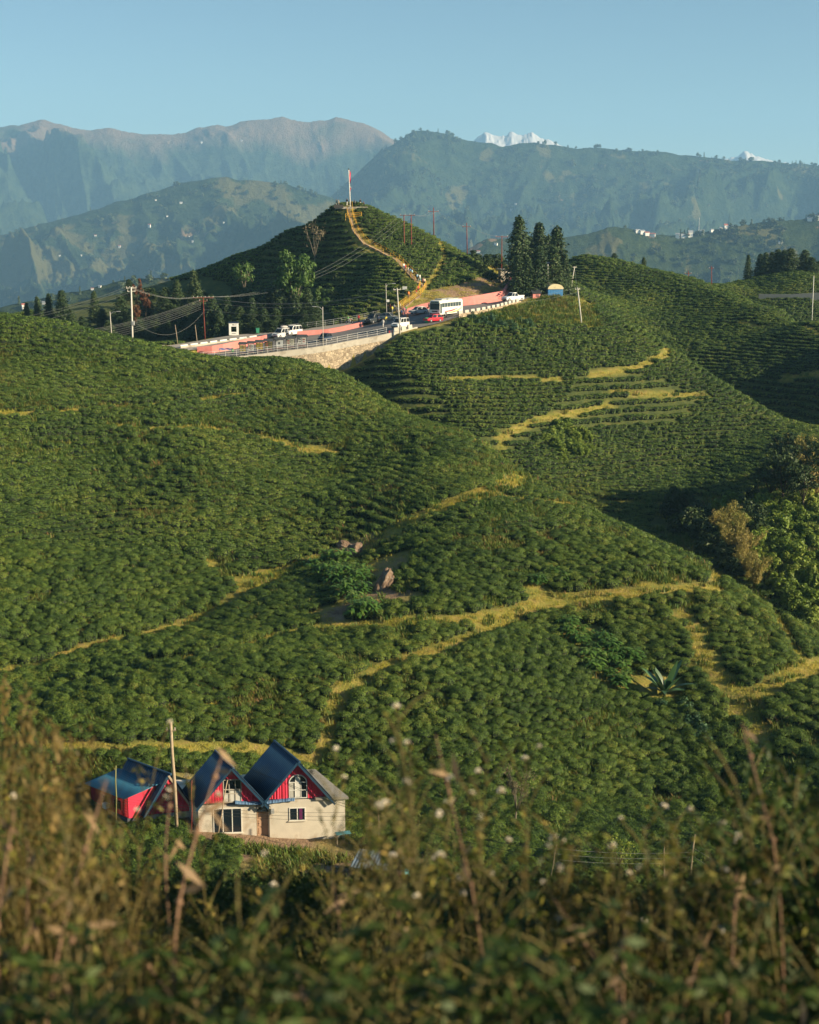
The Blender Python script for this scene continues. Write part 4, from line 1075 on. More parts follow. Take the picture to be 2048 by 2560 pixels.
rock(818, 1235, (.7, .7, 1.7), 12, 'narrow brown rock leaning on the tall rock face')

# ------------------------------------------------------------------ road, walls, railings
ASPH = mat('dusty_asphalt', (.17, .165, .165), .9, var=.15, scale=.5, stain=(.24, .22, .20), stain_scale=.12)
ASPH2 = mat('walkway_concrete', (.30, .275, .25), .9, var=.12, scale=.6, stain=(.22, .20, .18), stain_scale=.3)
CONC = mat('pale_concrete', (.46, .42, .36), .9, var=.14, scale=1.2, stain=(.30, .26, .21), stain_scale=.8)
WHITE = mat('white_paint', (.78, .76, .72), .6, var=.05, scale=2.)
PINK = mat('pink_wall_paint', (.62, .22, .20), .8, var=.13, scale=1.5, stain=(.48, .22, .18), stain_scale=.7)
METAL = mat('grey_metal', (.50, .51, .52), .45, .3, var=.06)
YELLOW = mat('yellow_paint', (.72, .40, .03), .55, var=.12, scale=3., stain=(.40, .20, .05), stain_scale=2.)
RUSTM = mat('rust_red_iron', (.20, .045, .03), .7, var=.2)
POLEC = mat('pole_concrete', (.55, .52, .47), .85, var=.08)
DARKM = mat('dark_metal', (.03, .035, .04), .5)
WOOD = mat('weathered_wood', (.34, .27, .19), .85, var=.22, scale=5.)
def stone_mat():
    m = new_mat('rubble_stone'); n, l = nodes_of(m); b = n['Principled BSDF']; b.inputs['Roughness'].default_value = .9
    tc = n.new('ShaderNodeTexCoord'); v = n.new('ShaderNodeTexVoronoi'); v.inputs['Scale'].default_value = 2.4; l.new(tc.outputs['Object'], v.inputs['Vector'])
    v2 = n.new('ShaderNodeTexVoronoi'); v2.feature = 'DISTANCE_TO_EDGE'; v2.inputs['Scale'].default_value = 2.4; l.new(tc.outputs['Object'], v2.inputs['Vector'])
    rp = n.new('ShaderNodeValToRGB'); e = rp.color_ramp.elements; e[0].color = (.26, .20, .14, 1); e[1].color = (.56, .45, .32, 1)
    sp = n.new('ShaderNodeSeparateColor'); l.new(v.outputs['Color'], sp.inputs[0]); l.new(sp.outputs[0], rp.inputs['Fac'])
    mr = n.new('ShaderNodeMapRange'); mr.inputs[2].default_value = .09; l.new(v2.outputs['Distance'], mr.inputs[0])
    mx = n.new('ShaderNodeMix'); mx.data_type = 'RGBA'; mx.inputs['A'].default_value = (.30, .25, .19, 1); l.new(mr.outputs[0], mx.inputs['Factor']); l.new(rp.outputs['Color'], mx.inputs['B'])
    l.new(mx.outputs['Result'], b.inputs['Base Color'])
    bp = n.new('ShaderNodeBump'); bp.inputs['Strength'].default_value = .8; bp.inputs['Distance'].default_value = .08; l.new(mr.outputs[0], bp.inputs['Height']); l.new(bp.outputs['Normal'], b.inputs['Normal'])
    return m
STONE = stone_mat()
def road_sheet(name, near, far, m, lift=0.):
    n = len(near); k = 7
    A = np.array([tuple(p) for p in near]); B = np.array([tuple(p) for p in far]); t = np.linspace(0, 1, k)[None, :, None]
    G = A[:, None]*(1-t)+B[:, None]*t
    o = bpy.data.objects.new(name, grid_mesh(name, G[..., 0], G[..., 1], G[..., 2]+lift, m)); link(o); o['kind'] = 'structure'
road_sheet('lower_road', LOWN, LOWF, ASPH, .02); road_sheet('upper_road', UPPN, UPPF, ASPH2, .03)
def line(pxs_, it=1): return smooth_line([P(*c) for c in pxs_], it)
def wall_strip(mb, pts, h0, h1, th=.4, side=1, batter=0., mi=0):
    """wall following pts: from h0 to h1 above them (numbers or one per point), thickness towards `side`"""
    n = len(pts); H1 = [h1]*n if isinstance(h1, (int, float)) else h1
    o = len(mb.v)
    for i, p in enumerate(pts):
        d = (pts[min(i+1, n-1)]-pts[max(i-1, 0)]); d.z = 0; d.normalize(); nn = Vector((-d.y, d.x, 0))*side
        mb.v += [tuple(p+Vector((0, 0, h0))-nn*batter*(H1[i]-h0)), tuple(p+Vector((0, 0, H1[i]))), tuple(p+nn*th+Vector((0, 0, H1[i]))), tuple(p+nn*th+Vector((0, 0, h0)))]
    for i in range(n-1):
        a = o+4*i; b = a+4
        for q in ((0, 1), (1, 2), (2, 3), (3, 0)): mb.f.append((a+q[0], a+q[1], b+q[1], b+q[0])); mb.m.append(mi)
    for a in (o, o+4*(n-1)): mb.f.append((a, a+1, a+2, a+3)); mb.m.append(mi)
    return mb
def walls():
    a = dense(line([(493,886,276.6),(543,882,277),(604,869,281),(668,855,284)]), 1.)
    wall_strip(MB(), a, -.3, 1.42, .35).build('pink_wall', PINK); o = bpy.context.scene.objects['pink_wall']
    tag(o, 'low pink retaining wall between the lower and the upper road, at the left', 'wall')
    b = dense(line([(743,841,288),(800,837,289.5),(830,834,290),(908,817,293)]), 1.)
    tag(wall_strip(MB(), b, -.3, 1.0, .3).build('pink_wall', PINK), 'low pink kerb wall along the walkway railing behind the parked cars', 'wall')
    c = dense(line([(1008,789,298.5),(1075,772,300.5),(1156,765.5,302),(1262,753.5,308)]), 1.)
    hs = [1.15+1.15*i/len(c) for i in range(len(c))]
    tag(wall_strip(MB(), c, -.3, hs, .4, 1, .12).build('pink_wall', PINK), 'long pink retaining wall behind the bus under the earth bank', 'wall')
    d = dense(line([(1263,752,308.5),(1272,744,311),(1281,735,315)]), .8)
    tag(wall_strip(MB(), d, -.3, [2.4+1.2*i/len(d) for i in range(len(d))], .5, 1, .35).build('pink_wall', PINK), 'steep pink wall end beside the white pickup', 'wall')
    # stone wall carrying the parking place
    e = [p+Vector((0, -.45, 0)) for p in dense(LOWN, 1.) if project(p.x, p.y, p.z)[0] < 1000]
    w = wall_strip(MB(), [p+Vector((0, 0, 0)) for p in e], -8., -.55, .7, 1, .06).build('stone_wall', STONE)
    tag(w, 'tan rubble stone wall carrying the parking place above the tea', 'wall')
    cp = wall_strip(MB(), [p+Vector((0, -.06, 0)) for p in e], -1.0, .12, .75, 1).build('coping', CONC, w)
    f = dense(line([(1148,787,286.2),(1190,780,289),(1230,773,292.4),(1303,754,302)]), 1.)
    w2 = wall_strip(MB(), f, -5., .15, .6, 1, .05).build('stone_wall', STONE); tag(w2, 'stone wall with white blocks on top under the right stretch of road', 'wall')
    parapet(None, f, 1.0, .65, .55, .35, w2, STONE, 'block', z=.15, m=mat('block_concrete', (.50, .47, .42), .9, var=.15, scale=3.))
def parapet(label, pts, blen, gap, h, th, root=None, base_m=None, nm='block', z=0., curb=.22, m=None):
    pts = dense(pts, .1)
    if root is None:
        root = wall_strip(MB(), dense(pts, 1.), -.3, curb, th, 1).build('parapet', base_m or CONC); tag(root, label, 'parapet')
        z = curb
    i = 0; step = int((blen+gap)/.1); bl = int(blen/.1)
    proto = {}
    while i+bl < len(pts):
        a, b = pts[i], pts[i+bl]; d = b-a; c = (a+b)/2; yaw = math.atan2(d.y, d.x)
        o = MB().box((0, th*.5, h/2), (blen, th*.92, h)).build(nm, m or WHITE, root, bevel=.03) if not proto else None
        if o is None:
            o = proto['o'].copy(); COL.objects.link(o); o.parent = root
        proto['o'] = o
        o.location = c+Vector((0, 0, z)); o.rotation_euler = (0, -math.atan2(d.z, math.hypot(d.x, d.y)), yaw)
        i += step
    return root
walls()
parapet('white parapet with gaps along the far edge of the upper road', UPPF[:8], 2.0, .8, .5, .3)
parapet('low kerb of white blocks along the middle of the upper road', line([(452,869,277.5),(500,863,279.5),(590,851,284),(645,844,286)]), 1.5, .6, .25, .3)
parapet('short row of white guard blocks beside the white van', line([(986,832,275.5),(1012,828,276.4),(1044,820,278.6)]), 1.0, .6, .7, .35, m=mat('block_concrete', (.50, .47, .42), .9, var=.15, scale=3.))
def railing(label, pts, h, nr, m, sp=2.0, r=.02, cat='railing', name='railing'):
    pts = dense(pts, .25)
    root = empty(name, pts[0], 0, label, cat); o0 = pts[0]
    for k in range(nr):
        z = h*(k+1)/nr
        MB().tube([tuple(p-o0+Vector((0, 0, z))) for p in pts[::4]+[pts[-1]]], r, 5).build('rail', m, root)
    step = max(int(sp/.25), 1); first = None
    for i in range(0, len(pts), step):
        if first is None: first = o = MB().tube([(0, 0, -.25), (0, 0, h+.04)], r*1.25, 6).build('post', m, root)
        else: o = first.copy(); COL.objects.link(o); o.parent = root
        o.location = pts[i]-o0
    return root
railing('pale metal railing along the near edge of the parking place', [p+Vector((0, .25, .12)) for p in dense(LOWN, 1.) if project(p.x, p.y, p.z)[0] < 978], 1.15, 3, WHITE, 2.)
railing('pale metal railing along the far walkway behind the parked cars', [p for p in dense(UPPF, 1.) if project(p.x, p.y, p.z)[0] > 690], 1.15, 3, METAL, 1.8)

# ------------------------------------------------------------------ stairs up the tea pyramid
def stairs():
    pts = dense(STAIR, .35); n = len(pts)
    root = empty('staircase', pts[-1], 0, 'pale stairway climbing the edge of the tea pyramid', 'stairs'); o0 = pts[-1]
    mb = MB()
    for a, b in zip(pts[:-1], pts[1:]):
        d = a-b; yaw = math.atan2(d.y, d.x); mb.box((a+b)/2-o0+Vector((0, 0, -.05)), (.42, 1.05, .36), yaw)
    mb.build('steps', mat('stair_concrete', (.27, .20, .135), .9, var=.25, scale=1.4, stain=(.22, .15, .09), stain_scale=.8), root)
    for side, a, b, lab in ((1, 0, .74, 'yellow handrail on the near side of the upper stairway'), (-1, .05, .74, 'yellow handrail on the far side of the upper stairway'),
                            (1, .76, 1, 'yellow double handrail on the near side of the lowest stair flight'), (-1, .76, 1, 'yellow double handrail on the far side of the lowest stair flight')):
        q = []
        for i in range(int(a*n), int(b*n)-1, 2):
            d = pts[min(i+3, n-1)]-pts[max(i-3, 0)]; d.z = 0; d.normalize()
            q.append(pts[i]+Vector((-d.y, d.x, 0))*side*.62+Vector((0, 0, .1)))
        railing(lab, q, 1.15, 2 if b < 1 else 3, YELLOW, 2.2 if b < 1 else 1.5, .035, 'handrail', 'handrail')
    # gate across the upper flight
    p = hit(740*DP, 462*DP)
    g = empty('barrier', p, 0, 'yellow barrier frame crossing the stairway below the summit', 'barrier')
    for z in (.45, .85, 1.25): MB().tube([(-1.3, 0, z), (2.3, 0, z+.35)], .05, 6).build('rail', YELLOW, g)
    for x in (-1.3, .5, 2.3): MB().tube([(x, 0, -.3), (x, 0, 1.35+.1*x)], .06, 6).build('post', YELLOW, g)
stairs()

# ------------------------------------------------------------------ poles, lamps, wires
def rod(p, q, r0, r1=None, n=8): return MB().tube([(0, 0, 0), tuple(Vector(q)-Vector(p))], [r0, r1 or r0*.75], n)
def foot(px, Y): a, b = ratios(px, 700); return at(float(a*Y), Y)
INS = mat('porcelain', (.55, .5, .45), .3)
def cross_arm(root, top, w, z, m, n=3, yaw=0., name='crossarm'):
    c = MB().box((0, 0, 0), (w, .11, .11)).build(name, m, root); c.location = (top[0], top[1], z); c.rotation_euler = (0, 0, yaw)
    for i in range(n):
        x = (i/(n-1)-.5)*w*.92
        k = MB().tube([(x, 0, .05), (x, 0, .16), (x, 0, .18), (x, 0, .30)], [.03, .03, .07, .05], 8).build('insulator', INS, c)
    return c
POLES = {}
def pole(key, base, top_px, label, m, r=.13, name='utility_pole', arms=(), cat='pole', sink=.4):
    a, b = ratios(*top_px); t = Vector((float(a*base.y), base.y, float(b*base.y)))
    root = empty(name, base, 0, label, cat)
    MB().tube([(0, 0, -sink), tuple((t-base)*.5), tuple(t-base)], [r, r*.85, r*.68], 10).build('shaft', m, root, True)
    d = t-base
    for w, dz, n, yaw in arms: cross_arm(root, (d.x, d.y+.12), w, d.z-dz, m, n, yaw)
    POLES[key] = (root, base, t)
    return root, d
def lamp_arm(root, d, sx, m=METAL):
    MB().tube([(d.x, 0, d.z-.6), (d.x+sx*.5, 0, d.z-.1), (d.x+sx*1.3, 0, d.z+.05)], .035, 6).build('arm', m, root)
    MB().box((d.x+sx*1.6, 0, d.z+.03), (.75, .24, .12)).build('lamp_head', METAL, root, bevel=.04)
def poles():
    r, d = pole('big', foot(325, 270), (328, 718), 'tall pale concrete utility pole rising behind the left tea crest', POLEC, .2, arms=((1.9, .15, 4, .3), (1.5, .75, 3, .3)))
    MB().box((d.x*.5+.28, -.1, d.z*.58), (.4, .35, .7)).build('switch_box', METAL, r, bevel=.03)
    r, d = pole('lampl', foot(276, 276), (275, 779), 'slim street lamp pole left of the tall concrete utility pole', POLEC, .09, 'street_lamp', cat='lamp'); lamp_arm(r, d, 1)
    MB().box((d.x+.3, -.1, d.z*.35), (.45, .25, .45)).build('meter_box', WHITE, r, bevel=.03)
    r, d = pole('iron', foot(509, 289), (508, 745), 'rust red iron utility pole behind the parapet of the upper road', RUSTM, .12, arms=((4.2, -.05, 6, .15), (1.6, .6, 3, .15)))
    for i in range(3):
        MB().tube([(d.x+.28*cos(k*.7), -.1+.1*sin(k), d.z*.62+.42*sin(k*.7)) for k in range(10)], .03, 5).build('cable_coil', DARKM, r)
    pole('p1', foot(440, 284), (438, 812), 'bare wooden post behind the parapet, the left of two', WOOD, .08, 'post', cat='post')
    pole('p2', foot(489, 286), (488, 812), 'bare wooden post behind the parapet, the one next to the iron pole', WOOD, .08, 'post', cat='post')
    p = P(808, 868, 269.4); r, d = pole('lampm', p, (807, 767), 'street lamp standing at the railing beside the dark blue car', POLEC, .08, 'street_lamp', cat='lamp'); lamp_arm(r, d, -1)
    p = P(967, 790, 297); r, d = pole('lampr', p, (965, 709), 'street lamp behind the crowd at the stair foot', POLEC, .08, 'street_lamp', cat='lamp'); lamp_arm(r, d, 1)
    MB().box((d.x*.5+.3, -.1, d.z*.47), (.6, .2, .5)).build('sign_box', WHITE, r, bevel=.03)
    p = P(1001, 841, 274.3); r, d = pole('conc', p, (993, 721), 'leaning concrete utility pole in front of the white van', POLEC, .15, arms=((1.5, .25, 3, .4),))
    for key, px, Y, top, w, n, lab in (('h1', 1011, 326, (1010, 538), 0, 0, 'left leg'), ('h2', 1029, 324, (1028, 538), 0, 0, 'right leg')):
        pass
    b1, b2 = hit(1011, 616), hit(1029, 622)
    b2 = at(float(ratios(1029, 600)[0]*b1.y), b1.y)
    root = empty('twin_pole', b1, 0, 'twin-legged iron power pole with a long crossarm on the sunny hill face', 'pole')
    t1, t2 = P(1010, 537, b1.y), P(1028, 537, b1.y)
    for bb, tt in ((b1, t1), (b2, t2)): MB().tube([tuple(bb-b1-Vector((0, 0, .4))), tuple(tt-b1)], [.12, .10], 8).build('leg', RUSTM, root)
    c = cross_arm(root, ((t1.x+t2.x)/2-b1.x, .15), 3.4, (t1.z-b1.z)-.1, RUSTM, 4); POLES['h'] = (root, b1, t1.lerp(t2, .5))
    pole('s1', hit(1085, 592), (1084, 519), 'tall single iron power pole on the skyline of the tea pyramid', RUSTM, .13, arms=((2.4, .9, 2, .2),))
    pole('s2', foot(1168, 344), (1167, 557), 'single iron power pole right of the pyramid skyline, near the thicket', RUSTM, .12, arms=((2., .9, 3, .2),))
    pole('s3', foot(1254, 356), (1255, 590), 'iron power pole with a flat crossarm left of the roadside conifers', RUSTM, .12, arms=((3.2, .2, 3, .2),))
    r, d = pole('solar', P(1370, 742, 311), (1370, 658), 'white post with a flat solar panel between the roadside conifers', WHITE, .09, 'solar_lamp', cat='lamp')
    MB().box((d.x, 0, d.z+.1), (1.0, .7, .06), mtx=Matrix.Rotation(.35, 3, 'X')).build('solar_panel', mat('solar_cell', (.02, .03, .06), .2), r)
    pole('l1', hit(1427, 724), (1437, 666), 'short leaning concrete pole just right of the blue hut', POLEC, .13, arms=((.9, .2, 2, .4),))
    pole('l2', hit(1455, 814), (1444, 719), 'leaning white concrete pole on the brown bank below the blue hut', POLEC, .16, arms=((1.1, .3, 2, .4),))
    pole('r1', foot(1722, 386), (1721, 677), 'short distant power pole on the right hill crest, the left of two', RUSTM, .12, arms=((1.8, .7, 3, .1),))
    pole('r2', foot(1781, 382), (1779, 665), 'taller distant power pole on the right hill crest, the right of two', RUSTM, .12, arms=((1.2, .6, 2, .1),))
    pole('r3', foot(2036, 385), (2035, 689), 'thin white pole in front of the conifers on the far right terrace', WHITE, .1)
poles()
def wires():
    def top(k, dx=0., dz=0.): t = POLES[k][2]; return t+Vector((dx, 0, dz))
    W = mat('wire', (.30, .31, .30), .5, .2)
    def wire(a, b, sag, label, r=.014, group='power lines over the road'):
        a, b = Vector(a), Vector(b); pts = [a.lerp(b, t)-Vector((0, 0, 4*sag*t*(1-t))) for t in np.linspace(0, 1, 22)]
        o = MB().tube(pts, r, 4, cap=False).build('power_line', W); tag(o, label, 'cable', group)
    L0 = 'thin power line running off left from the tall concrete pole'
    for dx, dz, py in ((-.8, .1, 783), (.2, .1, 792), (.8, -.5, 806)): wire(top('big', dx, dz), P(-60, py+25, 262), 1.1, L0, group='lines off to the left')
    L1 = 'thin power line between the tall concrete pole and the rust red iron pole'
    for dx, dz in ((-.7, .1), (0, .1), (.7, -.4)): wire(top('big', dx, dz), top('iron', -1.6+dx, .15), .9, L1, group='lines between concrete and iron pole')
    L2 = 'thin power line sloping from the iron pole up to the twin pole on the hill'
    for dx in (-1.4, 0., 1.5): wire(top('iron', dx, .25), top('h', dx, .15), 5., L2, group='lines up to the twin pole')
    L3 = 'thin power line from the iron pole to the leaning concrete pole by the van'
    for dx, dz in ((.4, .1), (1.2, 0), (.2, -.7), (.2, -2.2)): wire(top('iron', dx, dz), top('conc', 0, dz-.2), 1.9, L3, group='lines to the leaning concrete pole')
    L4 = 'low slack cable falling left from the iron pole past the tall concrete pole'
    for dz, py in ((-.3, 842), (-.5, 846), (-.8, 850), (-1.1, 860), (-1.4, 868), (-1.8, 874), (-2.2, 880)): wire(top('iron', -.5, dz), P(-60, py, 258), 2.2, L4, group='slack cables to the left')
    wire(top('iron', 0, -2.8), POLES['big'][2]-Vector((0, 0, 6)), 3.6, 'deeply sagging cable looping from the iron pole to the tall concrete pole', group=None)
    L5 = 'thin power line from the leaning concrete pole to the pole below the blue hut'
    for dz in (0, -.9): wire(top('conc', .3, dz), top('l2', 0, dz), 2.2, L5, group='lines towards the blue hut')
    L6 = 'thin power line between the twin pole and the iron poles on the skyline'
    wire(top('h', 1.2, .1), top('s1', -.8, -.8), .7, L6, group='skyline wires'); wire(top('h', 1.6, .1), top('s1', .8, -.8), .7, L6, group='skyline wires')
    wire(top('s1', .8, -.8), top('s2', 0, -.8), .8, L6, group='skyline wires'); wire(top('s2', .8, -.8), top('s3', 0, -.1), .6, L6, group='skyline wires')
    wire(top('l1', 0, -.2), top('l2', 0, -.2), .3, 'short cable between the two leaning poles by the blue hut', group=None)
wires()
def flag():
    p = hit(876, 520); root, d = pole('flag', p, (872, 423), 'tall white flagpole on the summit of the tea pyramid', WHITE, .14, 'flagpole', cat='flagpole')
    MB().sphere((d.x, 0, d.z), .16).build('finial', DARKM, root)
    v = []; f = []
    n = 14
    for i in range(n+1):
        z = d.z-.3-4.6*i/n; w = .28+.08*sin(i*1.3)
        for j in range(5): v.append((d.x+.12+w*j/4+.05*sin(i+j), .12*sin(j*1.7+i*.5), z-.25*j/4))
    for i in range(n):
        for j in range(4): f.append((i*5+j, i*5+j+1, i*5+j+6, i*5+j+5))
    mb = MB(); mb.poly(v, f); mb.m = [1 if 8 <= k//4 <= 10 else 0 for k in range(len(f))]
    o = mb.build('flag', [mat('flag_red', (.62, .03, .06), .7), mat('flag_white', (.75, .72, .70), .7)]); o.location = p
    tag(o, 'limp red flag with a white band hanging from the summit flagpole', 'flag')
    q = hit(868, 521); w = empty('viewing_platform', q, 0, 'small paved viewing platform with a dark low wall on the hill summit', 'platform')
    MB().box((1.0, 1.6, .1), (7.4, 4.2, .5)).build('slab', CONC, w, bevel=.04)
    MB().box((-1.9, -.65, .42), (2.2, .22, .75)).build('parapet_wall', mat('dark_stone', (.07, .065, .06), .9), w, bevel=.03)
flag()

# ------------------------------------------------------------------ small buildings and boards by the road
def notice_boards():
    cols = [('yellow notice panel', (.55, .45, .16)), ('white notice panel', (.66, .66, .62)), ('deep yellow panel', (.58, .45, .10)), ('dark olive notice panel', (.22, .19, .08)),
            ('white panel with dark emblem', (.72, .73, .72)), ('pale cream notice panel', (.60, .58, .46)), ('wide two-part white notice panel', (.70, .69, .64))]
    xs = [(607, 873, 1.15), (628, 869, 1.15), (649, 865.5, 1.25), (672, 859.5, 1.45), (699, 854, 1.5), (726, 848.5, 1.55), (755, 843, 1.65)]
    where = ['leftmost of the row', 'second from the left in the row', 'third from the left in the row', 'middle one of the row', 'just right of the middle of the row', 'second from the right in the row', 'rightmost of the row']
    roofm = mat('board_roof', (.06, .065, .07), .6, var=.3)
    posterm = [mat('poster_ink', (.10, .10, .09), .8), mat('poster_red', (.4, .1, .08), .8)]
    for i, (x, y, w) in enumerate(xs):
        Y = 266.5+i*.55; a, b = ratios(x, y); base = at(float(a*Y), Y); base.z += .3; h = float(b*Y)-base.z
        h = min(max(h, 2.2), 3.2)
        r = empty('notice_board', base, -.12, '%s under dark roof, %s' % (cols[i][0], where[i]), 'notice board', 'notice boards by the railing')
        for sx in (-1, 1): MB().box((sx*w*.5, 0, h*.5-.15), (.09, .09, h+.1)).build('post', DARKM, r)
        pm = mat('panel_%d' % i, cols[i][1], .6, var=.08)
        pn = MB().box((0, -.02, h-.85), (w*.92, .06, 1.15)).build('panel', pm, r, bevel=.01)
        if i in (0, 2, 5, 6, 1, 3): MB().box((0, -.056, h-.85), (.05, .012, 1.15)).build('mullion', DARKM, pn)
        for k in range(4 if i != 4 else 0):
            MB().box(((k % 2-.5)*w*.45, -.055, h-.62-.42*(k//2)), (w*.26, .008, .14+.08*((i+k) % 2))).build('poster', posterm[(i+k) % 2], pn)
        if i == 4: MB().box((-.05, -.055, h-.8), (.32, .01, .42)).build('emblem', posterm[0], pn)
        MB().prism([(-.75, h-.08), (0, h+.32), (.75, h-.08), (.75, h-.14), (0, h+.25), (-.75, h-.14)], 'x', -w*.62, w*.62).build('roof', roofm, r)
        MB().box((0, 0, .45), (w*.9, .35, .07)).build('bench', mat('pink_bench', (.45, .24, .22), .7), r)
        MB().box((0, .12, .2), (w*.8, .08, .45)).build('bench_support', CONC, r)
notice_boards()
def gate():
    p = roadhit(585, 842); s = p.y/FPX
    r = empty('photo_frame', p, .12, 'white box-like standing frame with a large square opening on the upper road', 'frame')
    w, h, d = 24*s, 30*s, .7
    for sx in (-1, 1): MB().box((sx*(w/2-.22), 0, h/2), (.44, d, h)).build('side_panel', WHITE, r, bevel=.03)
    t = MB().box((0, 0, h-.35), (w-.9, d, .7)).build('lintel', WHITE, r, bevel=.02)
    MB().tube([(-.12, -d/2-.012, h-.33), (-.12, -d/2, h-.33)], .13, 12).build('emblem', DARKM, t)
    MB().box((.28, -d/2-.006, h-.36), (.5, .012, .09)).build('lettering', DARKM, t)
    b = MB().box((0, 0, .33), (w-.9, d, .66)).build('base_panel', WHITE, r, bevel=.02)
    MB().box((0, -d/2-.006, .34), (.8, .012, .09)).build('lettering', DARKM, b)
    MB().box((0, 0, h+.14), (w+.1, d+.2, .24)).build('cap', mat('dark_blue_cap', (.02, .035, .07), .5), r, bevel=.02)
gate()
def huts():
    B = mat('blue_sheet', (.05, .19, .42), .5, var=.1); CRM = mat('cream_sheet', (.60, .52, .33), .55, var=.08, stain=(.45, .38, .25))
    p = P(1384, 744, 309); p.z = float(ground_z(p.x, p.y)); s = p.y/FPX; z0 = P(1384, 744, 309).z-p.z
    r = empty('blue_hut', p, .22, 'blue metal hut with a cream barrel roof at the road edge', 'hut')
    w, h = 3.3, 1.95
    MB().box((0, 0, z0+h/2-.6), (w, 2.6, h+1.2)).build('wall', B, r, bevel=.02)
    arc = [(w*.5*1.04*cos(a), h+z0+.95*sin(a)) for a in np.linspace(0, pi, 15)]
    MB().prism(arc+[(-w*.52, h+z0-.12), (w*.52, h+z0-.12)], 'y', -1.45, 1.45).build('roof', CRM, r)
    for i in range(9): MB().box((-w*.5+w*(i+.5)/9, -1.312, z0+h*.5), (.05, .02, h*.95)).build('rib', B, r)
    MB().box((-w*.5-.012, -.2, z0+.95), (.02, .9, 1.8)).build('door', mat('blue_door', (.035, .12, .28), .5), r)
    MB().box((.55, -1.33, z0+.35), (.6, .04, .5)).build('notice', WHITE, r)
    p = P(1338, 752, 307.5); z0 = p.z; p.z = float(ground_z(p.x, p.y)); z0 -= p.z
    r = empty('pink_booth', p, .35, 'small pink booth with a dark roof in front of the roadside conifers', 'booth')
    MB().box((0, 0, z0+.7), (1.75, 1.5, 2.0)).build('wall', PINK, r, bevel=.02)
    MB().prism([(-1.0, z0+1.66), (0, z0+2.35), (1.0, z0+1.66), (1.0, z0+1.58), (-1.0, z0+1.58)], 'x', -1.1, 1.1).build('roof', DARKM, r)
    MB().box((.15, -.765, z0+1.1), (.7, .03, .55)).build('window', mat('booth_window', (.22, .10, .10), .3), r)
    MB().box((-.892, 0, z0+.75), (.03, .7, 1.6)).build('door', mat('booth_door', (.35, .10, .09), .6), r)
    p = foot(1263, 342); z0 = P(1263, 699, 342).z-p.z
    r = empty('roadside_shelter', p, .2, 'flat-roofed concrete shelter beside the road behind the conifers', 'shelter')
    MB().box((0, 0, z0+1.0), (2.8, 2.4, 2.6)).build('wall', CONC, r, bevel=.03)
    MB().box((0, -.1, z0+2.42), (3.5, 3.1, .22)).build('roof', mat('grey_slab', (.30, .31, .33), .8), r, bevel=.03)
    MB().box((.6, -1.22, z0+.9), (.7, .04, 1.7)).build('door', WHITE, r)
    # sign board by the stairs
    p = hit(1012, 736); s = p.y/FPX
    r = empty('sign_board', p, -.1, 'white sign board on two posts beside the lower stairs', 'sign')
    h = 17*s; MB().box((0, 0, h-.3), (.95, .06, .68)).build('panel', WHITE, r, bevel=.01)
    for sx in (-1, 1): MB().box((sx*.36, .05, h*.45-.2), (.07, .07, h*.9)).build('post', METAL, r)
    # low wall under the far conifers
    q = dense([P(1896, 756, 404), P(1975, 757, 402), P(2060, 752, 400)], 2.)
    tag(wall_strip(MB(), q, -1.5, 2.3, .5).build('terrace_wall', mat('grey_wall', (.24, .24, .23), .9)), 'long grey wall holding the far right terrace with the conifers', 'wall')
huts()
def bins():
    def wheelie(px, py, col, nm, label, s=1.):
        p = roadhit(px, py); m = mat(nm, col, .5)
        r = empty('litter_bin', p, .3, label, 'bin')
        mb = MB(); mb.prism([(-.27*s, .08), (.27*s, .08), (.32*s, .95*s), (-.32*s, .95*s)], 'y', -.3*s, .3*s).build('body', m, r, bevel=.03)
        MB().box((0, 0, 1.0*s), (.72*s, .7*s, .09)).build('lid', m, r, bevel=.03)
        for sx in (-1, 1): MB().tube([(sx*.22*s-.03, .25*s, .1), (sx*.22*s+.03, .25*s, .1)], .1, 10).build('wheel', DARKM, r)
    wheelie(1067, 812, (.04, .36, .17), 'bin_green', 'bright green bin at the road edge below the red car', 1.0)
    wheelie(644, 838, (.03, .20, .12), 'bin_dark_green', 'dark green bin on the upper road right of the white frame', 1.1)
    wheelie(626, 834, (.07, .28, .32), 'bin_teal', 'teal bin just right of the white frame', 1.1)
    p = P(979, 838, 274.9); r = empty('barrier_box', p, 0, 'red and white barrier block at the right end of the near railing', 'barrier')
    mb = MB()
    for i in range(4): mb.box((-.36+.24*i, 0, .45), (.238, .3, .9), mi=i % 2)
    mb.build('panel', [mat('sign_red', (.55, .04, .03), .5), WHITE], r); MB().box((0, 0, .05), (1.1, .45, .12)).build('foot', CONC, r)
    p = roadhit(566, 896); r = empty('market_stall', p, .1, 'low stall under a blue tarpaulin at the left end of the parking place', 'stall')
    T = mat('blue_tarpaulin', (.08, .22, .42), .5, var=.15, scale=2.)
    for sx in (-1, 1):
        for sy in (-1, 1): MB().tube([(sx*1.2, sy*.8, 0), (sx*1.2, sy*.8, 1.35+.15*sy)], .04, 6).build('post', WOOD, r)
    g = [[(-1.35+2.7*i/8, -.95+1.9*j/5, 1.36+.12*j/5+.05*sin(i*1.9+j)) for j in range(6)] for i in range(9)]
    mb = MB(); mb.poly([p_ for row in g for p_ in row], [(i*6+j, (i+1)*6+j, (i+1)*6+j+1, i*6+j+1) for i in range(8) for j in range(5)]).build('tarpaulin', T, r, True)
    MB().box((0, 0, .7), (2.2, 1.2, .08)).build('table_top', WOOD, r)
bins()

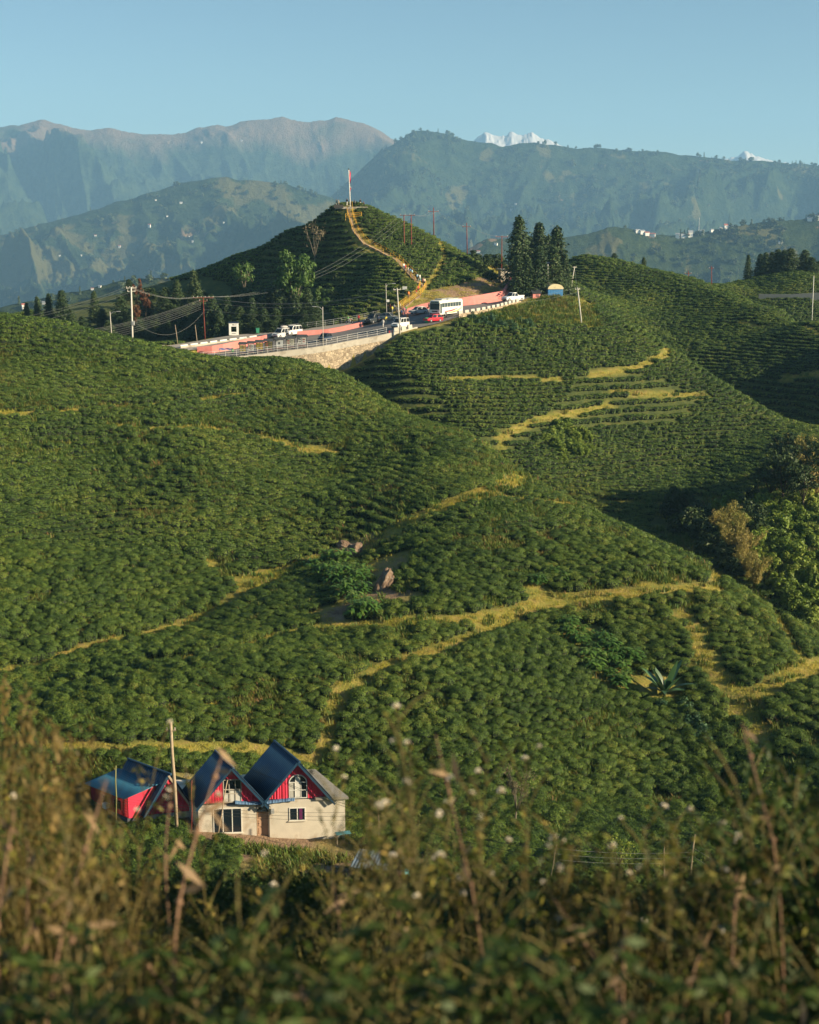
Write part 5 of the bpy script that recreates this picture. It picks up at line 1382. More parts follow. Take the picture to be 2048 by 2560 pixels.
# ------------------------------------------------------------------ vehicles
GLASS = mat('car_glass', (.015, .02, .025), .08, spec=.6, var=.05); TYRE = mat('tyre', (.02, .02, .02), .9); RIM = mat('rim', (.4, .4, .42), .35, .6)
LAMPW = mat('headlamp', (.75, .75, .72), .15); LAMPR = mat('tail_lamp', (.35, .02, .02), .25); TRIM = mat('black_trim', (.025, .025, .027), .55)
def paint(nm, c): return mat('paint_'+nm, c, .28, .1, var=.04, scale=1., spec=.5)
def loft(mb, secs, close=True, mi=0):
    n = len(secs[0]); o = len(mb.v)
    for s in secs: mb.v += [tuple(p) for p in s]
    for i in range(len(secs)-1):
        for j in range(n): mb.f.append((o+i*n+j, o+i*n+(j+1) % n, o+(i+1)*n+(j+1) % n, o+(i+1)*n+j)); mb.m.append(mi)
    mb.f.append(tuple(o+j for j in range(n))); mb.m.append(mi)
    mb.f.append(tuple(o+(len(secs)-1)*n+j for j in range(n))); mb.m.append(mi)
    return mb
def wheel(root, x, y, r, w):
    k = empty('wheel', (x, y, r)); k.parent = root
    MB().tube([(0, -w/2, 0), (0, -w/2+.03, 0), (0, w/2-.03, 0), (0, w/2, 0)], [r*.9, r, r, r*.9], 18).build('tyre', TYRE, k, False)
    s = 1 if y > 0 else -1
    MB().tube([(0, s*(w/2-.02), 0), (0, s*(w/2+.012), 0)], [r*.62, r*.55], 14).build('rim', RIM, k)
def car(px, py, heading, col, nm, label, kind='hatch', extra=None):
    p = roadhit(px, py) + Vector((0, 0, .03))
    root = empty('parked_car' if kind != 'pickup' else 'pickup_truck', p, math.atan2(heading[1], heading[0]), label, 'pickup' if kind == 'pickup' else 'car')
    pm = paint(nm, col)
    L, W, H = {'hatch': (3.8, 1.66, 1.5), 'sedan': (4.3, 1.72, 1.46), 'suv': (4.4, 1.78, 1.9), 'van': (4.4, 1.74, 1.98), 'pickup': (5.0, 1.8, 1.8)}[kind]
    hw = W/2; belt = .58*H; hood = {'hatch': .58, 'sedan': .58, 'suv': .56, 'van': .56, 'pickup': .57}[kind]*H
    f, b = L/2, -L/2; g = .24
    def sec(x, zt, w, zb=g): return [(x, -w*.96, zb), (x, -w, zb+.22), (x, -w*.985, zt-.1), (x, -w*.90, zt), (x, w*.90, zt), (x, w*.985, zt-.1), (x, w, zb+.22), (x, w*.96, zb)]
    tail = {'hatch': belt, 'sedan': belt*.98, 'suv': belt, 'van': belt, 'pickup': belt*.96}[kind]
    secs = [sec(b, tail*.86, hw*.90, g+.12), sec(b+.12, tail, hw*.97), sec(b+.9, tail, hw), sec(0, belt, hw), sec(f-1.35, hood+.06, hw), sec(f-.45, hood-.06, hw*.97), sec(f-.1, hood-.16, hw*.92, g+.05), sec(f, hood-.32, hw*.84, g+.12)]
    loft(MB(), secs).build('body', pm, root, bevel=.03)
    x0, x1, x2, x3 = {'hatch': (b+.10, b+.55, .35, 1.0), 'sedan': (b+.55, b+1.15, .35, 1.05), 'suv': (b+.06, b+.22, .55, 1.12), 'van': (b+.06, b+.2, .75, 1.35), 'pickup': (-.75, -.55, .55, 1.15)}[kind]
    zb = belt-.03; tw = hw*.80; bw = hw*.93
    def cs(x, z, w): return [(x, -w, z), (x, w, z)]
    cab = MB(); P4 = [(x0, zb), (x1, H), (x2, H), (x3, zb-.02)]
    v = [(x0, -bw, zb), (x0, bw, zb), (x1, -tw, H-.05), (x1, tw, H-.05), (x2, -tw, H-.03), (x2, tw, H-.03), (x3, -bw*.97, zb-.02), (x3, bw*.97, zb-.02), ((x1+x2)/2, -tw*.96, H+.02), ((x1+x2)/2, tw*.96, H+.02)]
    cab.poly(v, [(0, 1, 3, 2), (2, 3, 9, 8), (8, 9, 5, 4), (4, 5, 7, 6), (0, 2, 8, 4, 6), (1, 7, 5, 9, 3), (0, 6, 7, 1)]).build('cabin', pm, root, bevel=.03)
    def pane(nm_, q, k=.015):
        q = [Vector(t) for t in q]; c = sum(q, Vector())/4; n_ = (q[1]-q[0]).cross(q[2]-q[0]).normalized()
        if n_.dot(c-Vector(((x1+x2)/2, 0, zb+.1))) < 0: n_ = -n_
        q = [c+(t-c)*.86+n_*k for t in q]; mb = MB(); mb.poly([tuple(t) for t in q]+[tuple(t-n_*.012) for t in q], [(0, 1, 2, 3), (7, 6, 5, 4), (0, 4, 5, 1), (1, 5, 6, 2), (2, 6, 7, 3), (3, 7, 4, 0)])
        return mb.build(nm_, GLASS, root)
    pane('windscreen', (v[4], v[5], v[7], v[6])); pane('rear_window', (v[0], v[1], v[3], v[2]))
    for a, s in ((-1, 0), (1, 1)):
        A, B, C, D = Vector(v[0+s]), Vector(v[2+s]), Vector(v[4+s]), Vector(v[6+s])
        nw = {'hatch': 2, 'sedan': 2, 'suv': 3, 'van': 3, 'pickup': 2}[kind]
        for k in range(nw):
            t0, t1 = k/nw, (k+1)/nw
            pane('side_window', (A.lerp(D, t0), A.lerp(D, t1), B.lerp(C, t1), B.lerp(C, t0)), .02)
    wr = .31 if kind in ('hatch', 'sedan') else .36
    for x in (b+.75, f-.82):
        for y in (-hw+.1, hw-.1): wheel(root, x, y, wr, .2)
    for y in (-hw*.66, hw*.66):
        MB().sphere((f-.1, y, hood-.26), (.1, .17, .1), 10, 6).build('headlight', LAMPW, root); MB().box((b+.0, y*1.2, tail-.22), (.07, .14, .3)).build('tail_light', LAMPR, root, bevel=.02)
        MB().box((x3-.15, y*1.62, belt+.06), (.14, .16, .12)).build('wing_mirror', pm, root, bevel=.03)
    MB().box((f-.02, 0, .42), (.16, W*.86, .2)).build('front_bumper', TRIM if kind in ('suv', 'van', 'pickup') else pm, root, bevel=.04)
    MB().box((b+.02, 0, .42), (.16, W*.86, .2)).build('rear_bumper', TRIM if kind in ('suv', 'van', 'pickup') else pm, root, bevel=.04)
    MB().box((f-.005, 0, hood-.3), (.05, W*.42, .14)).build('grille', TRIM, root)
    if extra == 'load':
        MB().sphere(((x1+x2)/2-.2, 0, H+.24), (.95, .6, .26), 14, 8).build('roof_load', mat('grey_load', (.45, .42, .40), .8, var=.2), root)
    if extra == 'rack' or extra == 'load':
        for y in (-tw*.85, tw*.85): MB().tube([(x1+.1, y, H+.07), (x2-.1, y, H+.07)], .025, 6).build('roof_rail', METAL, root)
    return root
car(704, 850, (-.55, -.83), (.55, .56, .56), 'silver_white', 'white four-wheel-drive car with a load on its roof beside the pink wall end', 'suv', 'load')
car(732, 843, (-.55, -.83), (.74, .74, .72), 'white', 'white four-wheel-drive car with roof rails right behind the loaded one', 'suv', 'rack')
car(813, 857, (-.35, -.93), (.03, .05, .09), 'dark_blue', 'dark blue car parked by the street lamp at the near railing', 'hatch')
car(935, 812, (-.55, -.8), (.04, .05, .06), 'dark_grey', 'dark grey car parked by the far railing', 'suv')
car(972, 804, (.93, -.35), (.30, .31, .29), 'grey', 'grey sedan parked in front of the crowd', 'sedan')
car(1001, 825, (-.5, -.86), (.76, .76, .74), 'white', 'white passenger van with dark windows behind the leaning concrete pole', 'van')
car(1046, 789, (-.82, -.5), (.46, .49, .51), 'silver', 'silver hatchback left of the bus', 'hatch')
car(1083, 809, (-.8, -.6), (.55, .02, .04), 'red', 'small red car in front of the bus', 'hatch')
def pickup():
    r = car(1282, 757, (-.78, -.62), (.72, .73, .72), 'white', 'white pickup truck on the road below the conifers', 'pickup')
    MB().box((-1.65, 0, 1.08), (1.55, 1.5, .04)).build('bed_floor', TRIM, r)
    for y in (-.84, .84): MB().box((-1.62, y, 1.12), (1.75, .07, .22)).build('bed_side', paint('white', (.7, .7, .7)), r)
pickup()
def bus():
    p = roadhit(1116, 793)+Vector((0, 0, .03)); h = Vector((-.50, -.87)); W, L, H = 2.45, 9.6, 3.2
    r = empty('coach_bus', p, math.atan2(h.y, h.x), 'long white coach with orange and red stripes on the road bend', 'bus')
    bw = paint('bus_white', (.78, .76, .70)); f, b = L/2, -L/2
    def sec(x, w, z0, z1): return [(x, -w, z0), (x, -w*1.0, 1.5), (x, -w*.97, z1-.35), (x, -w*.86, z1-.06), (x, -w*.5, z1), (x, w*.5, z1), (x, w*.86, z1-.06), (x, w*.97, z1-.35), (x, w, 1.5), (x, w, z0)]
    hw = W/2
    loft(MB(), [sec(b, hw*.95, .55, H-.18), sec(b+.2, hw, .45, H-.02), sec(0, hw, .42, H), sec(f-.35, hw, .42, H), sec(f-.05, hw*.97, .45, H-.12), sec(f, hw*.9, .5, H-.35)]).build('body', bw, r, bevel=.04)
    g = mat('bus_glass', (.05, .075, .085), .08, spec=.6)
    ws = MB().box((f+.01, 0, 2.0), (.05, W*.84, 1.25)).build('windscreen', g, r, bevel=.03); MB().box((f+.045, 0, 2.0), (.02, .05, 1.25)).build('divider', TRIM, ws)
    MB().box((f+.015, 0, 2.83), (.05, W*.7, .3)).build('destination_panel', mat('destination', (.10, .16, .12), .4), r)
    for s in (-1, 1):
        for k in range(7): MB().box((f-1.35-k*1.14, s*(hw*.985+.012), 2.22), (1.02, .04, .82)).build('side_window', g, r, bevel=.03)
        MB().box((f-.42, s*(hw+.006), 1.62), (.62, .03, 1.9)).build('door' if s > 0 else 'driver_window', g, r, bevel=.02)
        for j, (c, x0, x1, z0, z1) in enumerate((('orange', -4.3, 1.5, .75, 1.35), ('red', -2.6, 2.9, 1.05, 1.45), ('yellow', -4.5, -1.0, .95, 1.65))):
            cm = mat('stripe_'+c, {'orange': (.62, .27, .10), 'red': (.45, .05, .07), 'yellow': (.68, .50, .20)}[c], .4)
            y = s*(hw+.008+.004*j); pts = []
            for t in np.linspace(0, 1, 12): pts.append((x0+(x1-x0)*t, z0+(z1-z0)*(1-t)**1.7))
            low = [(x, z-.05-.22*sin(pi*i/11)) for i, (x, z) in enumerate(pts)]
            MB().prism(pts+low[::-1], 'y', y-.003, y+.003).build('stripe', cm, r)
        MB().tube([(f-.05, s*hw*.9, 2.6), (f+.35, s*hw*1.02, 2.65), (f+.38, s*hw*1.02, 2.15)], [.03, .03, .09], 6).build('mirror', TRIM, r)
        for y in (.62,): MB().sphere((f-.0, s*hw*.72, .85), (.08, .2, .13), 10, 6).build('headlight', LAMPW, r)
        MB().box((b-.01, s*hw*.82, 1.1), (.05, .2, .5)).build('tail_light', LAMPR, r)
    MB().box((f+.02, 0, .55), (.14, W*.88, .3)).build('front_bumper', TRIM, r, bevel=.05)
    MB().box((f+.02, 0, 1.05), (.04, W*.5, .22)).build('grille', TRIM, r)
    MB().box((2.4, 0, H+.1), (2.0, 1.6, .24)).build('roof_unit', mat('roof_unit', (.35, .37, .38), .6), r, bevel=.06)
    for y in (-.85, .85): MB().tube([(-3.9, y, H+.14), (1., y, H+.14)], .03, 6).build('roof_rail', METAL, r)
    MB().box((-1.6, 0, H+.08), (4.2, 1.5, .16)).build('roof_hatch', bw, r, bevel=.05)
    for x in (f-2.3, b+2.2):
        for y in (-hw+.13, hw-.13): wheel(r, x, y, .5, .28)
bus()
def motorbike(px, py, heading, label):
    p = roadhit(px, py); r = empty('motorbike', p, math.atan2(heading[1], heading[0]), label, 'motorbike')
    for x in (-.62, .62): wheel(r, x, 0, .3, .11)
    fm = mat('bike_black', (.03, .03, .035), .4)
    MB().tube([(-.6, 0, .32), (-.1, 0, .55), (.35, 0, .75), (.62, 0, .32)], .045, 6).build('frame', fm, r)
    MB().sphere((.18, 0, .78), (.26, .15, .14), 10, 6).build('tank', mat('bike_red', (.35, .03, .03), .3), r)
    MB().box((-.32, 0, .78), (.62, .24, .1)).build('seat', TRIM, r, bevel=.04)
    MB().tube([(.36, -.34, 1.05), (.42, 0, .98), (.36, .34, 1.05)], .022, 6).build('handlebar', METAL, r)
    MB().box((.0, 0, .42), (.4, .26, .3)).build('engine', RIM, r, bevel=.04)
    MB().tube([(-.05, .16, .28), (-.75, .18, .36)], [.04, .06], 8).build('exhaust', RIM, r)
    MB().sphere((.52, 0, .92), .1, 10, 6).build('headlight', LAMPW, r)
    return r, p
BIKES = [motorbike(874, 813, (.98, -.2), 'motorbike standing at the far railing under a rider in green'), motorbike(1070, 783, (-.9, -.4), 'motorbike on the road just left of the bus, with a rider')]

# ------------------------------------------------------------------ people
SKIN = mat('skin', (.30, .17, .11), .6, var=.06); HAIR = mat('dark_hair', (.012, .01, .009), .6); SHOE = mat('shoes', (.03, .025, .022), .7)
CL = {k: mat('cloth_'+k, c, .85, var=.1, scale=6.) for k, c in dict(white=(.70, .68, .64), black=(.02, .02, .024), blue=(.08, .20, .42), light_blue=(.28, .45, .58), red=(.50, .04, .05), green=(.10, .30, .10), grey=(.25, .25, .26),
      orange=(.60, .20, .05), cream=(.58, .50, .36), navy=(.03, .045, .09), brown=(.18, .10, .06), pink=(.60, .25, .30), yellow=(.62, .48, .08)).items()}
def body_mesh(pose):
    """one continuous skinned figure, 1.7 m tall"""
    j = {}
    def J(k, co, r): j[k] = (Vector(co), r)
    step = {'stand': .0, 'walk': .24, 'climb': .22, 'sit': 0.}[pose]
    hip = .50 if pose == 'sit' else .90
    J('pelvis', (0, 0, hip), (.155, .115)); J('waist', (.01, 0, hip+.16), (.135, .10)); J('chest', (.0, 0, hip+.40), (.165, .115)); J('neckb', (0, 0, hip+.53), (.075, .07)); J('neck', (.015, 0, hip+.59), (.055, .055))
    J('jaw', (.03, 0, hip+.645), (.072, .078)); J('head', (.025, 0, hip+.72), (.086, .10)); J('crownh', (.015, 0, hip+.785), (.07, .08))
    for s, n in ((1, 'l'), (-1, 'r')):
        J('sho'+n, (0, s*.17, hip+.47), (.065, .065))
        fw = .10*s if pose in ('walk', 'climb') else .03
        J('elb'+n, (-fw*.6, s*.235, hip+.22), (.045, .045)); J('wri'+n, (fw*.9+.06, s*.225, hip-.01), (.03, .03)); J('pal'+n, (fw+.08, s*.215, hip-.08), (.034, .022))
        for q in range(4): J('f%d%s' % (q, n), (fw+.055+.02*q, s*(.205-.004*q), hip-.155+.008*abs(q-1.4)), (.010, .010))
        J('th'+n, (fw+.13, s*.20, hip-.115), (.011, .011))
        lx = step*s
        if pose == 'sit': J('kne'+n, (.42, s*.10, hip+.02), (.07, .07)); J('ank'+n, (.44, s*.10, .09), (.045, .045)); J('toe'+n, (.60, s*.11, .045), (.045, .035))
        else:
            up = .16 if (pose == 'climb' and s > 0) else 0.
            J('hipj'+n, (0, s*.09, hip-.06), (.095, .095)); J('kne'+n, (lx*.75+.03+(.1 if up else 0), s*.095, .48+up), (.066, .066)); J('ank'+n, (lx*.9-.02, s*.095, .09+up), (.042, .042)); J('toe'+n, (lx*.9+.15, s*.11, .045+up), (.045, .035))
    E = [('pelvis', 'waist'), ('waist', 'chest'), ('chest', 'neckb'), ('neckb', 'neck'), ('neck', 'jaw'), ('jaw', 'head'), ('head', 'crownh')]
    for n in 'lr':
        E += [('chest', 'sho'+n), ('sho'+n, 'elb'+n), ('elb'+n, 'wri'+n), ('wri'+n, 'pal'+n), ('pal'+n, 'th'+n)]+[('pal'+n, 'f%d%s' % (q, n)) for q in range(4)]
        E += ([('pelvis', 'kne'+n)] if pose == 'sit' else [('pelvis', 'hipj'+n), ('hipj'+n, 'kne'+n)])+[('kne'+n, 'ank'+n), ('ank'+n, 'toe'+n)]
    keys = list(j); ix = {k: i for i, k in enumerate(keys)}
    me = bpy.data.meshes.new('person'); me.from_pydata([tuple(j[k][0]) for k in keys], [(ix[a], ix[b]) for a, b in E], [])
    o = bpy.data.objects.new('tmp', me); COL.objects.link(o)
    o.modifiers.new('s', 'SKIN').use_smooth_shade = True
    for k in keys: v = me.skin_vertices[0].data[ix[k]]; v.radius = j[k][1]; v.use_root = (k == 'pelvis')
    o.modifiers.new('d', 'SUBSURF').levels = 1
    dg = bpy.context.evaluated_depsgraph_get(); out = bpy.data.meshes.new_from_object(o.evaluated_get(dg)); bpy.data.objects.remove(o)
    out.name = 'person'; out.materials.clear()
    for m in (SKIN, CL['white'], CL['navy'], HAIR, SHOE): out.materials.append(m)
    # nose, eyes and ears on the head
    bm = bmesh.new(); bm.from_mesh(out)
    for f in bm.faces:
        c = f.calc_center_median(); z = c.z
        if z > hip+.745 or (z > hip+.665 and c.x < -.005): k = 3
        elif z > hip+.535: k = 0
        elif abs(c.y) > .155 and z < hip+.06 and z > hip-.25 and (pose != 'sit' or c.x < .3): k = 0
        elif z < .10: k = 4
        elif z < hip+.03 or (pose == 'sit' and z < hip+.12 and c.x > .1): k = 2
        else: k = 1
        f.material_index = k
    for c, s, k in (((.118, 0, hip+.705), (.02, .013, .02), 0), ((.104, .033, hip+.728), (.008, .012, .008), 3), ((.104, -.033, hip+.728), (.008, .012, .008), 3), ((.108, 0, hip+.668), (.006, .024, .006), 4), ((.02, .10, hip+.70), (.018, .012, .03), 0), ((.02, -.10, hip+.70), (.018, .012, .03), 0)):
        g = bmesh.ops.create_icosphere(bm, subdivisions=1, radius=1, matrix=Matrix.Translation(c) @ Matrix.Diagonal((*s, 1)))
        for v in g['verts']:
            for f in v.link_faces: f.material_index = k
    bm.to_mesh(out); bm.free(); out.shade_smooth()
    return out
BODY = {k: body_mesh(k) for k in ('stand', 'walk', 'climb', 'sit')}
def person(p, pose, yaw, top, bottom, label, group=None, s=1.):
    o = bpy.data.objects.new('person', BODY[pose]); link(o); o.location = p; o.rotation_euler = (0, 0, yaw); o.scale = (s, s, s)
    for i, m in ((1, CL[top]), (2, CL[bottom])): o.material_slots[i].link = 'OBJECT'; o.material_slots[i].material = m
    return tag(o, label, 'person', group)
def people():
    def st(x, y): return hit(x, y)+Vector((0, 0, .2))
    G = 'people on the stairway'
    for i, (x, y, pose, t, b, lab) in enumerate(((1010, 679, 'climb', 'white', 'blue', 'person in white on the stairs, highest of the climbing group'), (1014, 683, 'climb', 'red', 'navy', 'person in red near the top of the climbing group'),
        (1021, 689, 'climb', 'white', 'grey', 'person in a white shirt below the one in red on the stairs'), (1026, 692, 'stand', 'blue', 'navy', 'person in blue in the dense middle of the stair group'), (1031, 695, 'climb', 'light_blue', 'black', 'person in a pale blue top in the dense middle of the stair group'),
        (1040, 704, 'climb', 'black', 'navy', 'person all in dark clothes on the stairs below the dense group'), (1044, 706, 'stand', 'light_blue', 'black', 'person in a light blue shirt beside the one in dark clothes on the stairs'), (1050, 708, 'climb', 'white', 'light_blue', 'person in white and pale blue above the stair bend'),
        (1058, 716, 'stand', 'pink', 'black', 'person in pink waiting at the bend of the stairs'), (1062, 717, 'climb', 'cream', 'navy', 'person in cream waiting at the bend of the stairs'), (1046, 735, 'climb', 'red', 'black', 'person in red on the lowest stair flight, the upper one'), (1041, 745, 'climb', 'red', 'grey', 'person in red and grey on the lowest stair flight, the lower one'),
        (1022, 752, 'stand', 'orange', 'brown', 'person in orange standing below the lowest stair flight'))):
        person(st(x, y), pose, 2.2+.4*(i % 3), t, b, lab, G)
    Z = Vector((0, 0, .38))
    for x, y, pose, t, b, lab in ((841, 517, 'stand', 'black', 'white', 'person in black with pale trousers at the left end of the summit'), (846, 517, 'stand', 'cream', 'grey', 'person in cream beside the one in black on the summit'), (868, 518, 'stand', 'black', 'white', 'person in dark top and white trousers left of the flagpole'),
                              (887, 518, 'sit', 'grey', 'black', 'person sitting low right of the flagpole'), (901, 517, 'stand', 'black', 'white', 'person in black with white trousers at the right end of the summit'), (909, 518, 'sit', 'brown', 'navy', 'person sitting at the far right end of the summit')):
        p = hit(868, 521); q = at(float(ratios(x, 516)[0]*(p.y+1.2)), p.y+1.2); q.z = max(q.z, p.z+.35) if pose == 'stand' else max(q.z, p.z+.35)-.05
        person(q, pose, -1.2+x*.3, t, b, lab, 'people on the summit')
    rng_ = random.Random(3)
    labs = ('black', 'red', 'yellow', 'white', 'grey', 'navy', 'cream', 'brown', 'pink', 'green')
    for i, (x, y) in enumerate(((970, 787), (976, 784), (981, 788), (986, 785), (991, 789), (996, 786), (1001, 783), (1006, 787), (1011, 791), (1015, 788))):
        person(roadhit(x, y), ('stand', 'walk')[i % 2], rng_.uniform(0, 6.28), labs[i], ('navy', 'black', 'grey')[i % 3], 'person in a %s top in the crowd at the stair foot' % labs[i], 'crowd at the stair foot')
    for x, y, pose, yaw, t, b, lab in ((958, 823, 'walk', -1.8, 'white', 'white', 'person dressed all in white walking across the road'), (966, 814, 'stand', -1., 'yellow', 'cream', 'person in yellowish clothes behind the one in white on the road'), (947, 813, 'stand', 2., 'navy', 'black', 'person in dark clothes between the two dark parked cars'),
                                  (1019, 808, 'stand', 1., 'orange', 'brown', 'person in orange behind the white van'), (1109, 800, 'walk', -2., 'brown', 'cream', 'person in brown beside the bus, nearer its front'), (1116, 798, 'walk', -2.2, 'orange', 'black', 'person in orange and black beside the bus, nearer its rear wheel'),
                                  (582, 897, 'stand', -1.5, 'green', 'navy', 'person in a bright green top by the blue tarpaulin stall'), (897, 811, 'stand', 1.5, 'red', 'navy', 'person in red at the far railing right of the motorbike'), (1004, 797, 'walk', .5, 'blue', 'navy', 'person in blue walking at the front of the crowd')):
        person(roadhit(x, y), pose, yaw, t, b, lab)
    for (r, p), t, lab in zip(BIKES, ('green', 'black'), ('rider in green and white sitting on the motorbike at the far railing', 'rider in black sitting on the motorbike left of the bus')):
        yaw = r.rotation_euler.z; q = p+Vector((-.25*cos(yaw), -.25*sin(yaw), .36)); person(q, 'sit', yaw, t, 'white' if t == 'green' else 'black', lab)
people()

# ------------------------------------------------------------------ houses
def corr(p00, p10, p11, p01, pitch=.22, amp=.022, sub=4, rows=2):
    """corrugated sheet between four corners; ribs run from edge p00-p10 to edge p01-p11"""
    p00, p10, p11, p01 = map(Vector, (p00, p10, p11, p01)); L = (p10-p00).length; n = max(2, int(L/pitch))*sub
    nn = (p10-p00).cross(p01-p00).normalized(); v = []; f = []
    for j in range(rows):
        u = j/(rows-1)
        for i in range(n+1):
            t = i/n; p = p00.lerp(p10, t).lerp(p01.lerp(p11, t), u); v.append(tuple(p+nn*amp*sin(2*pi*i/sub)))
    for j in range(rows-1):
        for i in range(n): f.append((j*(n+1)+i, j*(n+1)+i+1, (j+1)*(n+1)+i+1, (j+1)*(n+1)+i))
    return v, f
def sheet(name, q, m, parent, pitch=.22, amp=.022, th=.02, sub=4):
    v, f = corr(*q, pitch=pitch, amp=amp, sub=sub); mb = MB(); mb.poly(v, f)
    o = mb.build(name, m, parent, True); s = o.modifiers.new('thickness', 'SOLIDIFY'); s.thickness = th; s.offset = 0
    return o
ROOFB = mat('blue_roof_sheet', (.026, .075, .145), .42, .15, var=.16, scale=1.5, spec=.5, stain=(.045, .075, .11), stain_scale=.7)
ROOF_SUNLIT = mat('sunlit_blue_sheet', (.05, .19, .30), .4, .15, var=.12, scale=1.5, spec=.5)  # blue roofing again, lightened to look sunlit on the flatter dormer
RED = mat('red_sheet', (.80, .06, .12), .5, .0, var=.08, scale=2., stain=(.62, .06, .08), stain_scale=1.2)
RENDER = mat('cement_render', (.64, .585, .50), .9, var=.10, scale=1.6, stain=(.50, .42, .33), stain_scale=.9, bump=.15)
FRAMEW = mat('white_frame', (.72, .71, .68), .5, var=.05)
WGLASS = mat('window_glass', (.012, .02, .03), .06, spec=.7, var=.05)
DOORW = mat('raw_door_wood', (.52, .33, .22), .7, var=.15, scale=4.)
CURT = mat('purple_curtain', (.13, .02, .10), .8); BLUET = mat('blue_flashing', (.10, .20, .36), .5, var=.1)
class Frame:
    """house axes: s along the front, t back along the ridge, z up"""
    def __init__(s, o, fa, rb, off=(0, 0, 0)): s.o = Vector(off); s.a = Vector((cos(fa), sin(fa), 0)); s.b = Vector((-sin(rb), cos(rb), 0)); s.n = Vector((sin(fa), -cos(fa), 0))
    def __call__(s, u, t, z, out=0.): return s.o+s.a*u+s.b*t+s.n*out+Vector((0, 0, z))
def slab(mb, F, s0, s1, z0, z1, out, th, t=0., mi=0):
    """board in the front plane, `out` metres proud of it"""
    q = [F(s0, t, z0, out), F(s1, t, z0, out), F(s1, t, z1, out), F(s0, t, z1, out)]
    q2 = [F(s0, t, z0, out-th), F(s1, t, z0, out-th), F(s1, t, z1, out-th), F(s0, t, z1, out-th)]
    mb.poly(q+q2, [(0, 1, 2, 3), (7, 6, 5, 4), (0, 4, 5, 1), (1, 5, 6, 2), (2, 6, 7, 3), (3, 7, 4, 0)], mi); return mb
def window(root, F, s0, s1, z0, z1, nm='window', panes=2, fw=.07, glass=None, bars=0):
    w = slab(MB(), F, s0, s1, z0, z0+fw, .035, .12); slab(w, F, s0, s1, z1-fw, z1, .035, .12)
    for i in range(panes+1):
        x = s0+(s1-s0-fw)*i/panes; slab(w, F, x, x+fw, z0+fw, z1-fw, .037, .12)
    for k in range(bars): z = z0+(z1-z0)*(k+1)/(bars+1); slab(w, F, s0+fw, s1-fw, z-.02, z+.02, .030, .05)
    o = w.build(nm, FRAMEW, root); slab(MB(), F, s0+.02, s1-.02, z0+.02, z1-.02, .012, .03).build('pane', glass or WGLASS, o)
    slab(MB(), F, s0-.06, s1+.06, z0-.07, z0-.002, .09, .2).build('sill', RENDER, o)
    return o
